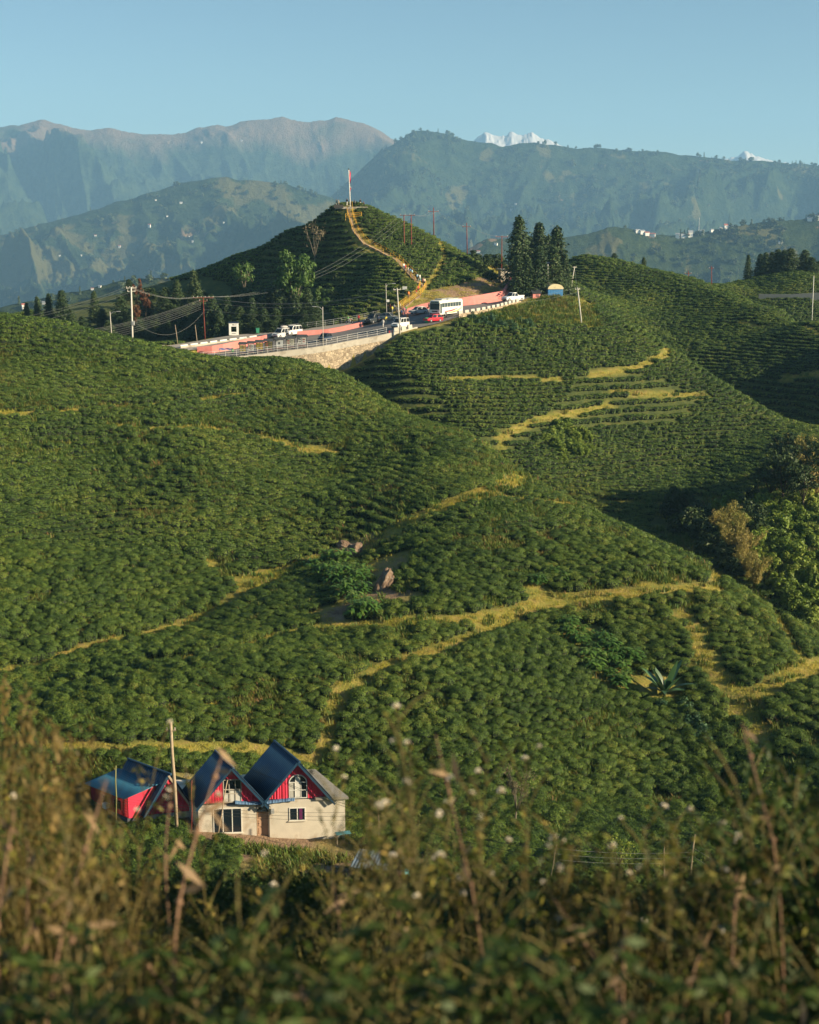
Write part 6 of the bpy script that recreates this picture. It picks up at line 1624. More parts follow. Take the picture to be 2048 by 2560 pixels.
def main_house():
    O = P(498, 2092, 107.0); gz = min(float(ground_z(O.x, O.y)), P(700, 2102, 106.5).z); base = Vector((O.x, O.y, gz))
    root = empty('twin_gable_house', base, 0, 'cream house with two steep blue-roofed red gables side by side', 'house')
    F = Frame(base, R(5), R(27)); W = 11.55; D = 6.2; zt = P(690, 2004, 107.3).z-gz
    # cream ground floor with a deep door opening: front wall in pieces butted end to end
    m = MB(); zl = zt-.28
    door0, door1 = 4.55, 5.55
    def boxw(s0, s1, z0, z1, t0, t1, k=m):
        q = [F(s0, t0, z0), F(s1, t0, z0), F(s1, t1, z0), F(s0, t1, z0), F(s0, t0, z1), F(s1, t0, z1), F(s1, t1, z1), F(s0, t1, z1)]
        k.poly(q, [(3, 2, 1, 0), (4, 5, 6, 7), (0, 1, 5, 4), (1, 2, 6, 5), (2, 3, 7, 6), (3, 0, 4, 7)])
    boxw(0, door0, -1.2, zl, 0, D); boxw(door1, W, -1.2, zt, -.12, D); boxw(door0, door1, 2.62, zl, 0, D); boxw(door0, door1, -1.2, 2.62, .35, D)
    m.build('wall', RENDER, root)
    boxw_m = MB(); boxw(W-2.4, W+.22, zt+.004, zt+.20, -.3, D+.2, boxw_m); boxw_m.build('flat_roof', mat('roof_slab', (.27, .25, .22), .9, var=.2), root)
    # door, arch and fanlight
    d = slab(MB(), F, door0+.06, door1-.06, -.05, 2.02, -.2, .06, .0); dd = d.build('door', DOORW, root)
    pn = MB()
    for k in range(3):
        for x in (door0+.16, door0+.54): slab(pn, F, x, x+.30, .12+.64*k, .62+.64*k, -.175, .03)
    pn.build('door_panel', DOORW, dd); MB().sphere(tuple(F(door0+.18, 0, 1.0, -.13)), .04).build('handle', DARKM, dd)
    arc = MB(); pts = [F(door0+.5+.5*cos(a), 0, 2.04+.5*sin(a), .004) for a in np.linspace(0, pi, 13)]; bk = [p-F.n*.3 for p in pts]
    arc.poly(pts+bk, [tuple(range(13))]).build('fanlight', WGLASS, root)
    fr = MB()
    for a0, a1 in zip(np.linspace(0, pi, 13)[:-1], np.linspace(0, pi, 13)[1:]):
        fr.bar(F(door0+.5+.53*cos(a0), 0, 2.04+.53*sin(a0), .02), F(door0+.5+.53*cos(a1), 0, 2.04+.53*sin(a1), .02), .08)
    fr.build('arch_trim', CONC, root)
    window(root, F, 1.15, 3.42, .35, 2.45, 'window', 3)
    w = window(root, Frame(base, R(5), R(27), F.n*.115), 7.15, 8.45, 1.25, 2.35, 'window', 2)
    slab(MB(), F, 7.95, 8.2, 1.36, 2.26, .136, .005).build('curtain', CURT, w)
    slab(MB(), F, 5.72, 5.98, 1.95, 2.35, .26, .13).build('meter_box', METAL, root)
    # gables
    def gable(s0, s1, z0, H, L, nm, arched):
        sm = (s0+s1)/2; ov = .45; eave = .35
        k = (s1-s0)/2; dz = H/k*eave
        g = empty('gable', (0, 0, 0)); g.parent = root
        # red corrugated triangle around the window, as strips so the ribs stay upright
        mb = MB(); n = int((s1-s0)/.055); wl_, wr_, wz0, wz1 = sm-.72, sm+.72, z0+.02, z0+(2.0 if arched else 1.95)
        for i in range(n):
            a, b_ = s0+(s1-s0)*i/n, s0+(s1-s0)*(i+1)/n; ha, hb = H*(1-abs(a-sm)/k), H*(1-abs(b_-sm)/k)
            ra, rb_ = .018*sin(i*pi/2), .018*sin((i+1)*pi/2)
            c = (a+b_)/2; lo = z0 if not wl_ < c < wr_ else wz1
            if z0+max(ha, hb) <= lo: continue
            mb.poly([F(a, 0, lo, ra), F(b_, 0, lo, rb_), F(b_, 0, max(lo, z0+hb), rb_), F(a, 0, max(lo, z0+ha), ra)], [(0, 1, 2, 3)])
        o = mb.build('gable_wall', RED, g); sd = o.modifiers.new('thickness', 'SOLIDIFY'); sd.thickness = .03
        for sgn, e in ((-1, s0), (1, s1)):
            q = [F(sm, -ov, z0+H+.06), F(sm, L, z0+H+.06), F(e+sgn*eave, L, z0-dz+.06), F(e+sgn*eave, -ov, z0-dz+.06)]
            if sgn > 0: q = [q[1], q[0], q[3], q[2]]
            sheet('roof', q, ROOFB, g, .24, .02)
            MB().bar(F(sm, 0, z0+H-.0, ov-.02), F(e+sgn*eave, 0, z0-dz-.02, ov-.02), .05, .17).build('fascia', ROOFB, g)
        MB().tube([tuple(F(sm, -ov, z0+H+.08)), tuple(F(sm, L, z0+H+.08))], .09, 8).build('ridge_cap', ROOFB, g)
        # window of the gable
        wf = MB(); h = wz1-wz0
        if arched:
            for x in (wl_, sm-.26, sm+.20, wr_-.06): slab(wf, F, x, x+.06, wz0, wz0+h*.66, .05, .1)
            r = .69; zc = wz0+h*.66
            for a0, a1 in zip(np.linspace(0, pi, 15)[:-1], np.linspace(0, pi, 15)[1:]): wf.bar(F(sm+r*cos(a0), 0, zc+r*.95*sin(a0), .04), F(sm+r*cos(a1), 0, zc+r*.95*sin(a1), .04), .08)
            for z in (wz0, wz0+h*.33, zc): slab(wf, F, wl_, wr_, z, z+.06, .055, .1)
            wo = wf.build('window', FRAMEW, g)
            pts = [F(sm+.67*cos(a), 0, zc+.62*sin(a), .01) for a in np.linspace(0, pi, 13)]
            MB().poly([F(wl_+.04, 0, wz0+.05, .01), F(wr_-.04, 0, wz0+.05, .01)]+pts, [tuple(range(15))]).build('pane', WGLASS, wo)
            slab(MB(), F, sm-.22, sm+.18, wz0+.1, zc+.5, .03, .012).build('sheet_panel', FRAMEW, wo); slab(MB(), F, wl_+.08, sm-.36, wz0+.1, zc, .025, .01).build('curtain', mat('pale_curtain', (.5, .49, .45), .8), wo)
            # red corners above the arch
            sp = MB()
            for sg in (-1, 1):
                q = [F(sm+sg*.72, 0, zc, .002), F(sm+sg*.72, 0, wz1, .002)]+[F(sm, 0, wz1, .002)]+[F(sm+sg*.70*cos(a), 0, zc+.66*sin(a), .002) for a in np.linspace(pi/2, 0, 8)]
                sp.poly(q, [tuple(range(len(q)))])
            sp.build('arch_spandrel', RED, g)
        else:
            for x in (wl_, sm-.27, sm+.21, wr_-.06): slab(wf, F, x, x+.06, wz0, wz1, .05, .1)
            for z in (wz0, wz0+.72, wz0+1.05, wz1-.07): slab(wf, F, wl_, wr_, z, z+.06, .055, .1)
            wo = wf.build('window', mat('unpainted_frame', (.50, .46, .40), .7), g)
            slab(MB(), F, wl_+.03, wr_-.03, wz0+.03, wz1-.03, -.02, .02).build('pane', WGLASS, wo)
            cs = MB(); 
            for x0, x1 in ((wl_+.08, sm-.30), (sm-.18, sm+.18), (sm+.28, wr_-.08)): slab(cs, F, x0, x1, wz0+.08, wz0+(.98 if x0 > sm-.2 else .7), .02, .015)
            cs.build('board', mat('white_board', (.66, .64, .60), .7), wo)
        return g
    g1 = gable(.22, 5.2, zt-.05, 2.95, 3.9, 'a', False); g2 = gable(5.32, 10.45, zt+.12, 3.1, 5.0, 'b', True)
    g1['label'] = 'left gable with a half-boarded wooden window'; g2['label'] = 'right gable with a white arched window'
    mb = MB(); n = 40
    for i in range(n):
        a, b_ = 2.9+4.7*i/n, 2.9+4.7*(i+1)/n; za, zb = [zt+.04-.22*math.exp(-((x-4.6)/2.0)**2)+.015*sin(x*9) for x in (a, b_)]
        mb.poly([F(a, 0, za, .30), F(b_, 0, zb, .30), F(b_, 0, zb+.18, .035), F(a, 0, za+.18, .035)], [(0, 1, 2, 3)])
    o = mb.build('flashing', BLUET, root, True); sd = o.modifiers.new('thickness', 'SOLIDIFY'); sd.thickness = .015
    return root, F
def left_house():
    bp_ = P(362, 2052, 108.2); gz = float(ground_z(bp_.x+1.5, bp_.y)); gz = min(gz, P(420, 2062, 108.6).z); base = Vector((bp_.x, bp_.y, gz))
    root = empty('red_cabin', base, 0, 'small red A-frame cabin with a blue sheet roof and side dormer', 'house')
    fa, rb = R(15), R(50); F = Frame(base, fa, rb); W = 3.95; L = 5.0; k = W/2
    z0 = P(362, 2038, 108.2).z-gz; H = P(429, 1934, 108.8).z-gz-z0
    # plinth and red gable
    q = [F(.25, .1, -1.2), F(W-.25, .1, -1.2), F(W-.25, L-.1, -1.2), F(.25, L-.1, -1.2)]; q += [p+Vector((0, 0, 1.2+z0)) for p in q]
    MB().poly(q, [(3, 2, 1, 0), (4, 5, 6, 7), (0, 1, 5, 4), (1, 2, 6, 5), (2, 3, 7, 6), (3, 0, 4, 7)]).build('plinth_wall', mat('whitewash', (.66, .60, .50), .9, var=.1), root)
    mb = MB(); n = 60; wa, wb, wz, wt = 1.72, 2.5, z0+.95, z0+1.75
    for i in range(n):
        a, b_ = .12+(W-.24)*i/n, .12+(W-.24)*(i+1)/n; ha, hb = [H*(1-abs(x-k)/k) for x in (a, b_)]; c = (a+b_)/2; r0, r1 = .012*sin(i*pi/2), .012*sin((i+1)*pi/2)
        spans = [(z0, None)] if not wa < c < wb else [(z0, wz), (wt, None)]
        for lo, hi in spans:
            t0, t1 = (z0+ha, z0+hb) if hi is None else (min(hi, z0+ha), min(hi, z0+hb))
            if max(t0, t1) > lo: mb.poly([F(a, 0, lo, r0), F(b_, 0, lo, r1), F(b_, 0, max(lo, t1), r1), F(a, 0, max(lo, t0), r0)], [(0, 1, 2, 3)])
    o = mb.build('gable_wall', RED, root); sd = o.modifiers.new('thickness', 'SOLIDIFY'); sd.thickness = .03
    w = MB(); slab(w, F, wa-.05, wb+.05, wz-.05, wz, .03, .08); slab(w, F, wa-.05, wb+.05, wt, wt+.05, .03, .08); slab(w, F, wa-.05, wa, wz, wt, .03, .08); slab(w, F, wb, wb+.05, wz, wt, .03, .08)
    wo = w.build('window', RED, root); slab(MB(), F, wa, wb, wz, wt, -.08, .02).build('pane', mat('dark_opening', (.010, .010, .010), .3), wo)
    for x in (1.35, 2.25): slab(MB(), F, x-.22, x+.22, z0+.38, z0+.42, .06, .08).build('vent_hood', mat('dark_red', (.30, .02, .03), .5), root)
    ov = .38; ev = .1; dz = H/k*ev
    for sg, e, nm in ((-1, 0, ''), (1, W, '')):
        A, B = F(k, -ov, z0+H+.06), F(k, L, z0+H+.06); C, Dd = F(e+sg*ev, L, z0-dz+.06), F(e+sg*ev, -ov, z0-dz+.06)
        sheet('roof', (A, B, C, Dd) if sg < 0 else (B, A, Dd, C), ROOFB, root, .24, .02)
    MB().bar(F(k, 0, z0+H, ov), F(W+ev, 0, z0-dz, ov), .05, .15).build('bargeboard', mat('pale_board', (.42, .33, .24), .8), root)
    MB().bar(F(k, 0, z0+H, ov-.03), F(-ev, 0, z0-dz, ov-.03), .04, .14).build('bargeboard', ROOFB, root)
    MB().tube([tuple(F(k, -ov, z0+H+.08)), tuple(F(k, L, z0+H+.08))], .09, 8).build('ridge_cap', ROOFB, root)
    # dormer on the left slope: sheet lightened as sunlit, left red wall darkened as shaded
    t0, t1 = .40, L+.15; su, zu = k*.72, z0+H*.72+.12; sl, zl = -1.45, z0+H*.44
    sheet('dormer_roof', (F(su, t0-.25, zu), F(su, t1+.2, zu), F(sl, t1+.2, zl), F(sl, t0-.25, zl)), ROOF_SUNLIT, root, .26, .03)
    sw = -1.0; zw = z0+H*.465+.02
    lw = sheet('dormer_wall', (F(sw, t0, z0-.25), F(sw, t0, zw), F(sw, t1, zw), F(sw, t1, z0-.25)), mat('shaded_red_sheet', (.36, .03, .04), .5, var=.1), root, .2, .012)  # red sheet again, its colour darkened for the shaded side
    tri = MB(); tri.poly([F(sw, t0, z0-.25), F(k*.25, t0, z0-.25), F(su, t0, zu-.1), F(sw, t0, zw)], [(0, 1, 2, 3)]); o = tri.build('dormer_side', RED, root); sd = o.modifiers.new('thickness', 'SOLIDIFY'); sd.thickness = .03
    q = [F(sw-.1, t0, z0-.25), F(k*.25, t0, z0-.25), F(k*.25, t1, z0-.25), F(sw-.1, t1, z0-.25)]; q = [p+Vector((0, 0, -1.4)) for p in q]+q
    MB().poly(q, [(3, 2, 1, 0), (4, 5, 6, 7), (0, 1, 5, 4), (1, 2, 6, 5), (2, 3, 7, 6), (3, 0, 4, 7)]).build('dormer_plinth', mat('grey_plinth', (.10, .10, .12), .9), root)
    nl = Vector((-F.b.y, F.b.x, 0))
    for tt, ww in ((1.7, .8), (3.4, .7)):
        c = [F(sw, tt-ww/2, z0+.25), F(sw, tt+ww/2, z0+.25), F(sw, tt+ww/2, z0+.95), F(sw, tt-ww/2, z0+.95)]; c = [p+nl*.05 for p in c]
        wo = MB()
        for i in range(4): wo.bar(c[i], c[(i+1) % 4], .06)
        wo = wo.build('window', mat('dark_frame', (.10, .03, .03), .6), root); MB().poly([p-nl*.02 for p in c], [(0, 1, 2, 3)]).build('pane', WGLASS, wo)
    p = F(sw, 3.0, z0+.2)+nl*.22; MB().box(tuple(p), (.5, .4, .45), math.atan2(F.b.y, F.b.x)).build('air_unit', WHITE, root, bevel=.04)
    return root
main_house(); left_house()
def yard():
    def stick(px0, py0, Y, px1, py1, r, m, label, name='pole', cat='pole', r1=None, group=None, dy=0.):
        p = by_px(px0, py0, Y)[0] if py0 is None else P(px0, py0, Y); t = P(px1, py1, Y+dy)
        o = empty(name, p, 0, label, cat, group); d = t-p
        MB().tube([tuple(-d*.12), tuple(d*.35+Vector((.03, .02, 0))), tuple(d*.7-Vector((.03, 0, 0))), tuple(d)], [r, r*.92, r*.85, r1 or r*.75], 9).build('shaft', m, o, True)
        return o, d
    o, d = stick(441, 2056, 106.2, 427, 1806, .155, WOOD, 'tall weathered wooden utility pole between the two houses', 'utility_pole')
    MB().box((d.x, 0, d.z-.65), (.75, .1, .1)).build('crossarm', WOOD, o)
    for sx in (-1, 1): MB().tube([(d.x+sx*.3, 0, d.z-.6), (d.x+sx*.3, 0, d.z-.42)], [.04, .05], 8).build('insulator', INS, o)
    TOP = P(427, 1826, 106.2)
    stick(290, 2036, 106.5, 290, 1914, .06, mat('mossy_wood', (.22, .22, .09), .8), 'thin mossy post in front of the red cabin roof', 'post', 'post')
    stick(479, 2064, 106.3, 480, 1950, .035, mat('red_steel', (.30, .06, .05), .6), 'thin red steel rod standing between the cabin and the twin-gable house', 'rod', 'rod')
    stick(545, 2086, 105.6, 569, 1950, .055, WOOD, 'slanting wooden prop leaning on the left gable of the twin-gable house', 'prop', 'prop', dy=1.2)
    W = mat('wire', (.30, .31, .30), .5, .2); D = mat('dark_wire', (.05, .05, .05), .6)
    def wire(a, b, sag, label, m=D, r=.014, group='wires over the houses'):
        pts = [a.lerp(b, t)-Vector((0, 0, 4*sag*t*(1-t))) for t in np.linspace(0, 1, 24)]
        tag(MB().tube(pts, r, 4, cap=False).build('power_line', m), label, 'cable', group)
    for i in range(2): wire(TOP+Vector((.3*i, 0, 0)), P(1400, 2130+20*i, 80), 1.4, 'dark power line sagging from the wooden pole across the twin gables', group='lines across the gables')
    for i in range(3): wire(P(270, 1990+6*i, 106.4), P(900, 2030+10*i, 104.0), .5, 'thin dark wire strung low across both house fronts', r=.011, group='low wires across the house fronts')
    wire(TOP-Vector((.3, 0, 0)), P(-60, 1850, 110), .5, 'dark power line running off left from the wooden pole', group=None)
    # pole fence at lower right
    for i, (x0, y0, x1, y1, lab) in enumerate(((1720, 2230, 1738, 2086, 'tallest pale wooden fence pole at lower right'), (1378, 2185, 1392, 2112, 'short slanting pale stake left of the yellowing small tree'), (1660, 2220, 1661, 2112, 'thin upright stake between the small tree and the tallest fence pole'), (946, 2120, 948, 1990, 'thin bare pole at the right end of the cream house'))):
        stick(x0, y0, 97 if i < 3 else 104, x1, y1, .05 if i else .075, WOOD, lab, 'stake', 'stake')
    for i in range(3): wire(P(1385, 2120+14*i, 97), P(1735, 2130+12*i, 97), .25, 'thin wire strung between the stakes at lower right', W, .010, 'fence wires at lower right')
    for i in range(2): wire(P(1735, 2120+22*i, 97), P(2120, 2300+24*i, 90), .5, 'pale wire falling off to the right from the tallest fence pole', W, .010, 'wires off to the right')
    # trestle, shed and drum right of the house
    p = hit(858, 2112); r = empty('trestle', p, .3, 'small blue trestle table beside the right corner of the cream house', 'table')
    TB = mat('teal_paint', (.08, .24, .28), .6)
    MB().box((0, 0, .92), (1.2, .55, .05)).build('table_top', TB, r)
    for sx in (-1, 1):
        for sy in (-1, 1): MB().bar((sx*.5, sy*.1, .9), (sx*.55, sy*.32, 0), .05).build('leg', WOOD if sx < 0 else TB, r)
    p = at(*(hit(945, 2185).xy)); r = empty('lean_to_shed', p, -.25, 'low shed with a grey-blue sheet roof down the yard from the cream house', 'shed')
    MB().box((0, 0, .2), (3.2, 2.0, 1.2)).build('wall', mat('grey_plank', (.17, .16, .15), .9, var=.2), r)
    sheet('roof', ((-1.8, -1.2, .86), (1.8, -1.2, .86), (1.8, 1.2, 1.25), (-1.8, 1.2, 1.25)), mat('grey_blue_sheet', (.16, .21, .27), .5, .1), r, .25, .03)
    p = hit(1012, 2210); r = empty('water_drum', p, 0, 'teal plastic drum below the grey-blue shed roof', 'drum')
    MB().tube([(0, 0, 0), (0, 0, .3), (0, 0, .34), (0, 0, .62), (0, 0, .66), (0, 0, .95)], [.30, .32, .335, .335, .32, .29], 16).build('body', mat('teal_plastic', (.10, .36, .42), .4), r, True)
    MB().tube([(0, 0, .95), (0, 0, 1.0)], .27, 16).build('lid', mat('teal_plastic', (.10, .36, .42), .4), r)
yard()

# ------------------------------------------------------------------ far houses and woods
def on_hill(key, px, py):
    X, Y, Z = HILLS[key]; a, b = project(X, Y, Z); d = (a-px)**2+(b-py)**2
    d = np.where(np.arange(d.shape[0])[:, None] < 24, 1e9, d); k = np.unravel_index(np.argmin(d), d.shape)
    return Vector((X[k], Y[k], Z[k]))
def far_houses():
    WH = mat('far_white_wall', (.72, .70, .66), .8); GR = mat('far_roof', (.30, .31, .33), .7); RR = mat('far_red_roof', (.35, .12, .09), .8)
    lst = [('c', 374, 570), ('c', 418, 541), ('c', 472, 593), ('c', 484, 609), ('c', 237, 590), ('c', 202, 639), ('c', 318, 671), ('e', 249, 712), ('e', 226, 712), ('c', 18, 648), ('c', 389, 500), ('c', 451, 508), ('e', 60, 770), ('e', 110, 760),
           ('a', 603, 351), ('a', 505, 360), ('d', 1635, 579), ('d', 1594, 576), ('d', 1695, 573), ('d', 1707, 565), ('d', 1713, 575), ('d', 1757, 573), ('d', 1776, 567), ('d', 1801, 567), ('d', 1814, 565), ('d', 1828, 565), ('d', 2027, 543), ('d', 2040, 545),
           ('d', 1196, 630), ('b', 1288, 511), ('b', 1279, 528), ('d', 1606, 578), ('d', 1620, 575), ('d', 1722, 560), ('d', 1950, 606), ('d', 1240, 612), ('c', 300, 620), ('c', 150, 640), ('c', 560, 560)]
    proto = {}
    for i, (k, px, py) in enumerate(lst):
        p = on_hill(k, px, py); s = {'a': 8, 'b': 7, 'c': 5., 'd': 5.5, 'e': 2.6}[k]*random.uniform(.8, 1.3)
        lab = {'a': 'tiny pale house high on the distant brown ridge', 'b': 'tiny white house on the dark forested ridge', 'c': 'tiny white house scattered on the hazy slope left of the tea pyramid', 'd': 'tiny white house of the far village on the right hill', 'e': 'tiny pale house on the low hill at the far left'}[k]
        r = empty('far_house', p, random.uniform(-.6, .6), lab, 'house', 'far houses '+k)
        if 'w' not in proto:
            proto['w'] = MB().box((0, 0, .15), (1.3, .8, 1.1)).mesh('wall', WH)
            m = MB(); m.prism([(-.5, .69), (0, 1.05), (.5, .69)], 'x', -.74, .74); proto['r'] = m.mesh('roof', GR); proto['q'] = m.mesh('roof', RR)
        for nm, me in (('wall', proto['w']), ('roof', proto['q' if i % 4 == 0 else 'r'])):
            c = bpy.data.objects.new(nm, me); link(c, r); c.scale = (s, s, s*(.8 if i % 3 else 1.4))
    p = on_hill('d', 1746, 566); r = empty('radio_mast', p, 0, 'thin lattice mast above the far village on the right hill', 'mast')
    m = MB()
    for a in range(3): m.bar((1.6*cos(a*2.1), 1.6*sin(a*2.1), -2), (.3*cos(a*2.1), .3*sin(a*2.1), 30), .35)
    for z in range(2, 29, 3):
        q = [Vector(((1.6-1.3*z/30)*cos(a*2.1), (1.6-1.3*z/30)*sin(a*2.1), z)) for a in range(3)]
        for a in range(3): m.bar(q[a], q[(a+1) % 3], .2)
    m.build('lattice', mat('mast_steel', (.5, .5, .5), .6), r)
far_houses()
def far_woods():
    FW = leaf_mat('far_wood_leaves', [(.022, .036, .014), (.04, .062, .02), (.065, .09, .028), (.10, .115, .04)], patch=.004, transl=0., island=.25)
    ms = []
    for k in range(3):
        L = Leaves(700+k); r = np.random.default_rng(k)
        for i in range(9):
            a = r.uniform(0, 6.28); q = r.uniform(0, .36); h = .35+.55*(1-q/.5)*r.uniform(.5, 1)
            L.clump((q*cos(a), q*sin(a), h), (.2, .2, .17), 16, .2, asp=.7)
        L.clump((0, 0, .3), (.3, .3, .3), 22, .25, asp=.8); ms.append(L.mesh('far_tree', FW))
    L = Leaves(710)
    for i in range(9): L.clump((0, 0, .12+.1*i), (.17*(1-i/10), .17*(1-i/10), .08), 14, .16, asp=.7)
    ms.append(L.mesh('far_tree', FW))
    coll = hidden(ms, 'far_tree_source'); rank = {o.data.name: i for i, o in enumerate(sorted(coll.objects, key=lambda o: o.name))}; ids = [rank[m.name] for m in ms]
    for key, n, h0, h1, thr, nm in (('d', 9000, 7, 14, .46, 'wood_on_village_hill'), ('c', 7000, 10, 18, .47, 'wood_on_middle_spur'), ('b', 16000, 12, 22, .42, 'wood_on_forest_ridge'), ('e', 1500, 5, 10, .5, 'wood_on_low_hill')):
        X, Y, Z = HILLS[key]; R_, C_ = X.shape
        i = rng.uniform(20, R_-2, n); j = rng.uniform(0, C_-2, n); i0 = i.astype(int); j0 = j.astype(int); fi = i-i0; fj = j-j0
        g = lambda A: (A[i0, j0]*(1-fj)+A[i0, j0+1]*fj)*(1-fi)+(A[i0+1, j0]*(1-fj)+A[i0+1, j0+1]*fj)*fi
        x, y, z = g(X), g(Y), g(Z); px, py = project(x, y, z)
        ok = (fbm(x/90, y/90, 4, 333) > thr) & (px > -200) & (px < 2250) & (py < 780)
        x, y, z = x[ok], y[ok], z[ok]; m_ = len(x); s = rng.uniform(h0, h1, m_); wd = s*rng.uniform(.8, 1.35, m_)
        kind = np.array(ids)[np.where(rng.random(m_) < .3, 3, rng.integers(0, 3, m_))]
        scatter(nm, np.stack([x, y, z-1], -1), np.stack([0*x, 0*x, rng.uniform(0, 6.28, m_)], -1), np.stack([wd, wd, s], -1), kind, coll)
far_woods()

# ------------------------------------------------------------------ foreground weeds on the bank below the camera
WEED = leaf_mat('weed_foliage', [(.010, .020, .005), (.024, .042, .008), (.060, .082, .015), (.19, .175, .032), (.42, .28, .08)], patch=1.3, transl=.35, island=.6)
WEEDD = leaf_mat('dark_weed_foliage', [(.012, .026, .007), (.024, .048, .011), (.045, .078, .016), (.085, .11, .024)], patch=1.3, transl=.3, island=.6)
STEMB = mat('dry_stem', (.22, .13, .08), .75, var=.25, scale=9.); STEMG = mat('weed_stem', (.12, .10, .035), .75, var=.3, scale=9.)
FLOW = mat('flower_white', (.80, .74, .64), .8, var=.08)
BANK_Y = 12.5
def weed_meshes(seed, leafm, h=1., branches=16, lpb=13, leaf=.045, bushy=.22, stem=STEMG, bare=0., r0=.006):
    """one weed: a wavering stem, side twigs, small leaves along them; also returns the twig tips"""
    r = np.random.default_rng(seed); L = Leaves(seed); T = MB(); tips = []
    k = 9; ph = r.uniform(0, 6.28); lean = r.uniform(.02, .16)*h
    sp = [np.array([lean*(t**1.6)*cos(ph)+.02*sin(t*7+ph), lean*(t**1.6)*sin(ph)+.02*cos(t*6+ph), h*t-.06]) for t in np.linspace(0, 1, k)]
    T.tube([tuple(p) for p in sp], [r0*(1-.75*i/(k-1)) for i in range(k)], 6)
    for i in range(branches):
        t = bare+(1-bare)*(i+.5)/branches; q = t*(k-1); i0 = int(q); b = sp[i0]+(sp[min(i0+1, k-1)]-sp[i0])*(q-i0)
        a = i*2.4+r.uniform(-.5, .5); ln = bushy*(1.15-.75*t)*r.uniform(.6, 1.25)+.05
        d = np.array([cos(a), sin(a), r.uniform(.5, 1.2)]); d /= np.linalg.norm(d); e = b+d*ln
        T.tube([tuple(b), tuple(b+d*ln*.5+[0, 0, .01]), tuple(e)], [r0*.5, r0*.4, r0*.2], 4, cap=False); tips.append(e)
        for f in np.linspace(.15, 1., lpb//3):
            L.clump(b+d*ln*f, (.022, .022, .022), 3, leaf*(1.15-.4*t), out=d, droop=.25, asp=.38, shell=False)
    tips.append(sp[-1])
    return L.mesh('leaves', leafm), T.mesh('stem', stem, True), tips
def bank_z(x, y): return ground_z(x, y)
def weeds():
    fl = bpy.data.meshes.new('flower_head'); fm = MB()
    r = np.random.default_rng(5)
    for i in range(26):
        d = r.normal(0, 1, 3); d /= np.linalg.norm(d); d[2] = abs(d[2])*.9-.15; s = np.cross(d, r.normal(0, 1, 3)); s /= np.linalg.norm(s)
        fm.poly([tuple(d*.003), tuple(d*.013+s*.0042), tuple(d*.0155), tuple(d*.013-s*.0042)], [(0, 1, 2, 3)])
    fm.sphere((0, 0, .001), .0052, 8, 5, mi=1)
    fl = fm.mesh('flower_head', [FLOW, mat('flower_eye', (.55, .36, .08), .8)])
    kinds = {'dark': [weed_meshes(800+k, WEEDD, 1., 22, 16, .055, .24) for k in range(3)],
             'olive': [weed_meshes(820+k, WEED, 1., 20, 13, .036, .22) for k in range(4)],
             'thin': [weed_meshes(840+k, WEED, 1., 13, 9, .030, .20, STEMG, .3) for k in range(4)]}
    labs = {'dark': ('dark green leafy weed, one of the low dense mass at the very bottom', 'dark weeds of the bank'), 'olive': ('yellowish olive weed with small leaves on the near bank, blurred', 'olive weeds of the bank'),
            'thin': ('thin tall weed with sparse yellowing leaves on the near bank, blurred', 'thin weeds of the bank')}
    def put(kind, x, y, h, flowers=0, w=1.):
        me = kinds[kind][random.randrange(len(kinds[kind]))]; p = at(x, y)
        lab, grp = labs[kind] if not flowers else ('thin weed carrying small round white flower heads on the near bank, blurred', 'flowering weeds of the bank')
        o = empty('tall_weed', p, random.uniform(0, 6.28), lab, 'weed', grp)
        for m_, nm in zip(me[:2], ('leaves', 'stem')):
            c = bpy.data.objects.new(nm, m_); link(c, o); c.scale = (h*w, h*w, h)
        for t in random.sample(me[2][-9:], min(flowers, 9)):
            c = bpy.data.objects.new('flower_head', fl); link(c, o); c.location = (t[0]*h*w, t[1]*h*w, t[2]*h+.004); s = random.uniform(.6, 1.0); c.scale = (s, s, s)
            c.rotation_euler = (random.uniform(-.6, .6), random.uniform(-.6, .6), 0)
    def h_to(px, py, y):
        """stand a weed so that its top reaches this pixel row"""
        a, b = ratios(px, py); x = float(a*y); return x, float(b*y)-float(ground_z(x, y))
    rr = random.Random(11)
    # skyline of the weeds (photo pixels)
    prof = [(0, 1800), (60, 1830), (140, 1900), (200, 2010), (260, 2110), (340, 2170), (420, 2190), (520, 2140), (640, 2150), (740, 2130), (820, 2050), (900, 1960), (980, 1850), (1030, 1720), (1080, 1830), (1160, 1940), (1260, 1990), (1400, 2060), (1500, 2080), (1620, 2050), (1720, 2030), (1820, 1960), (1900, 1900), (1980, 1880), (2048, 1850)]
    P_ = np.array(prof, float)
    n = 0
    for i in range(70):
        px = rr.uniform(-60, 2110); top = float(np.interp(px, P_[:, 0], P_[:, 1]))+abs(rr.gauss(0, 1))*190; y = rr.uniform(3.0, 6.6)
        if top > 2460: top = 2460-rr.random()*60
        x, h = h_to(px, top, y)
        if h < .35: continue
        put('olive' if rr.random() < .5 else 'thin', x, y, h, 0, .75 if h > 1.3 else 1.)
    for px, top, y in ((1030, 1700, 4.2), (985, 1800, 4.4), (1075, 1845, 4.0), (905, 1905, 4.6), (1205, 1805, 4.6), (1310, 1855, 4.8), (1120, 1870, 4.4), (165, 1835, 4.6), (520, 1850, 5.2), (840, 1800, 4.9), (1395, 2075, 4.2), (1740, 2010, 4.4), (1640, 2020, 4.6), (1210, 1935, 4.2), (1480, 2090, 4.0), (1000, 1995, 3.8), (1560, 2105, 4.4), (290, 1860, 5.0), (1830, 2000, 4.2), (700, 2110, 4.4)):
        x, h = h_to(px, top, y); put('thin', x, y, h, rr.randint(2, 4), .62)
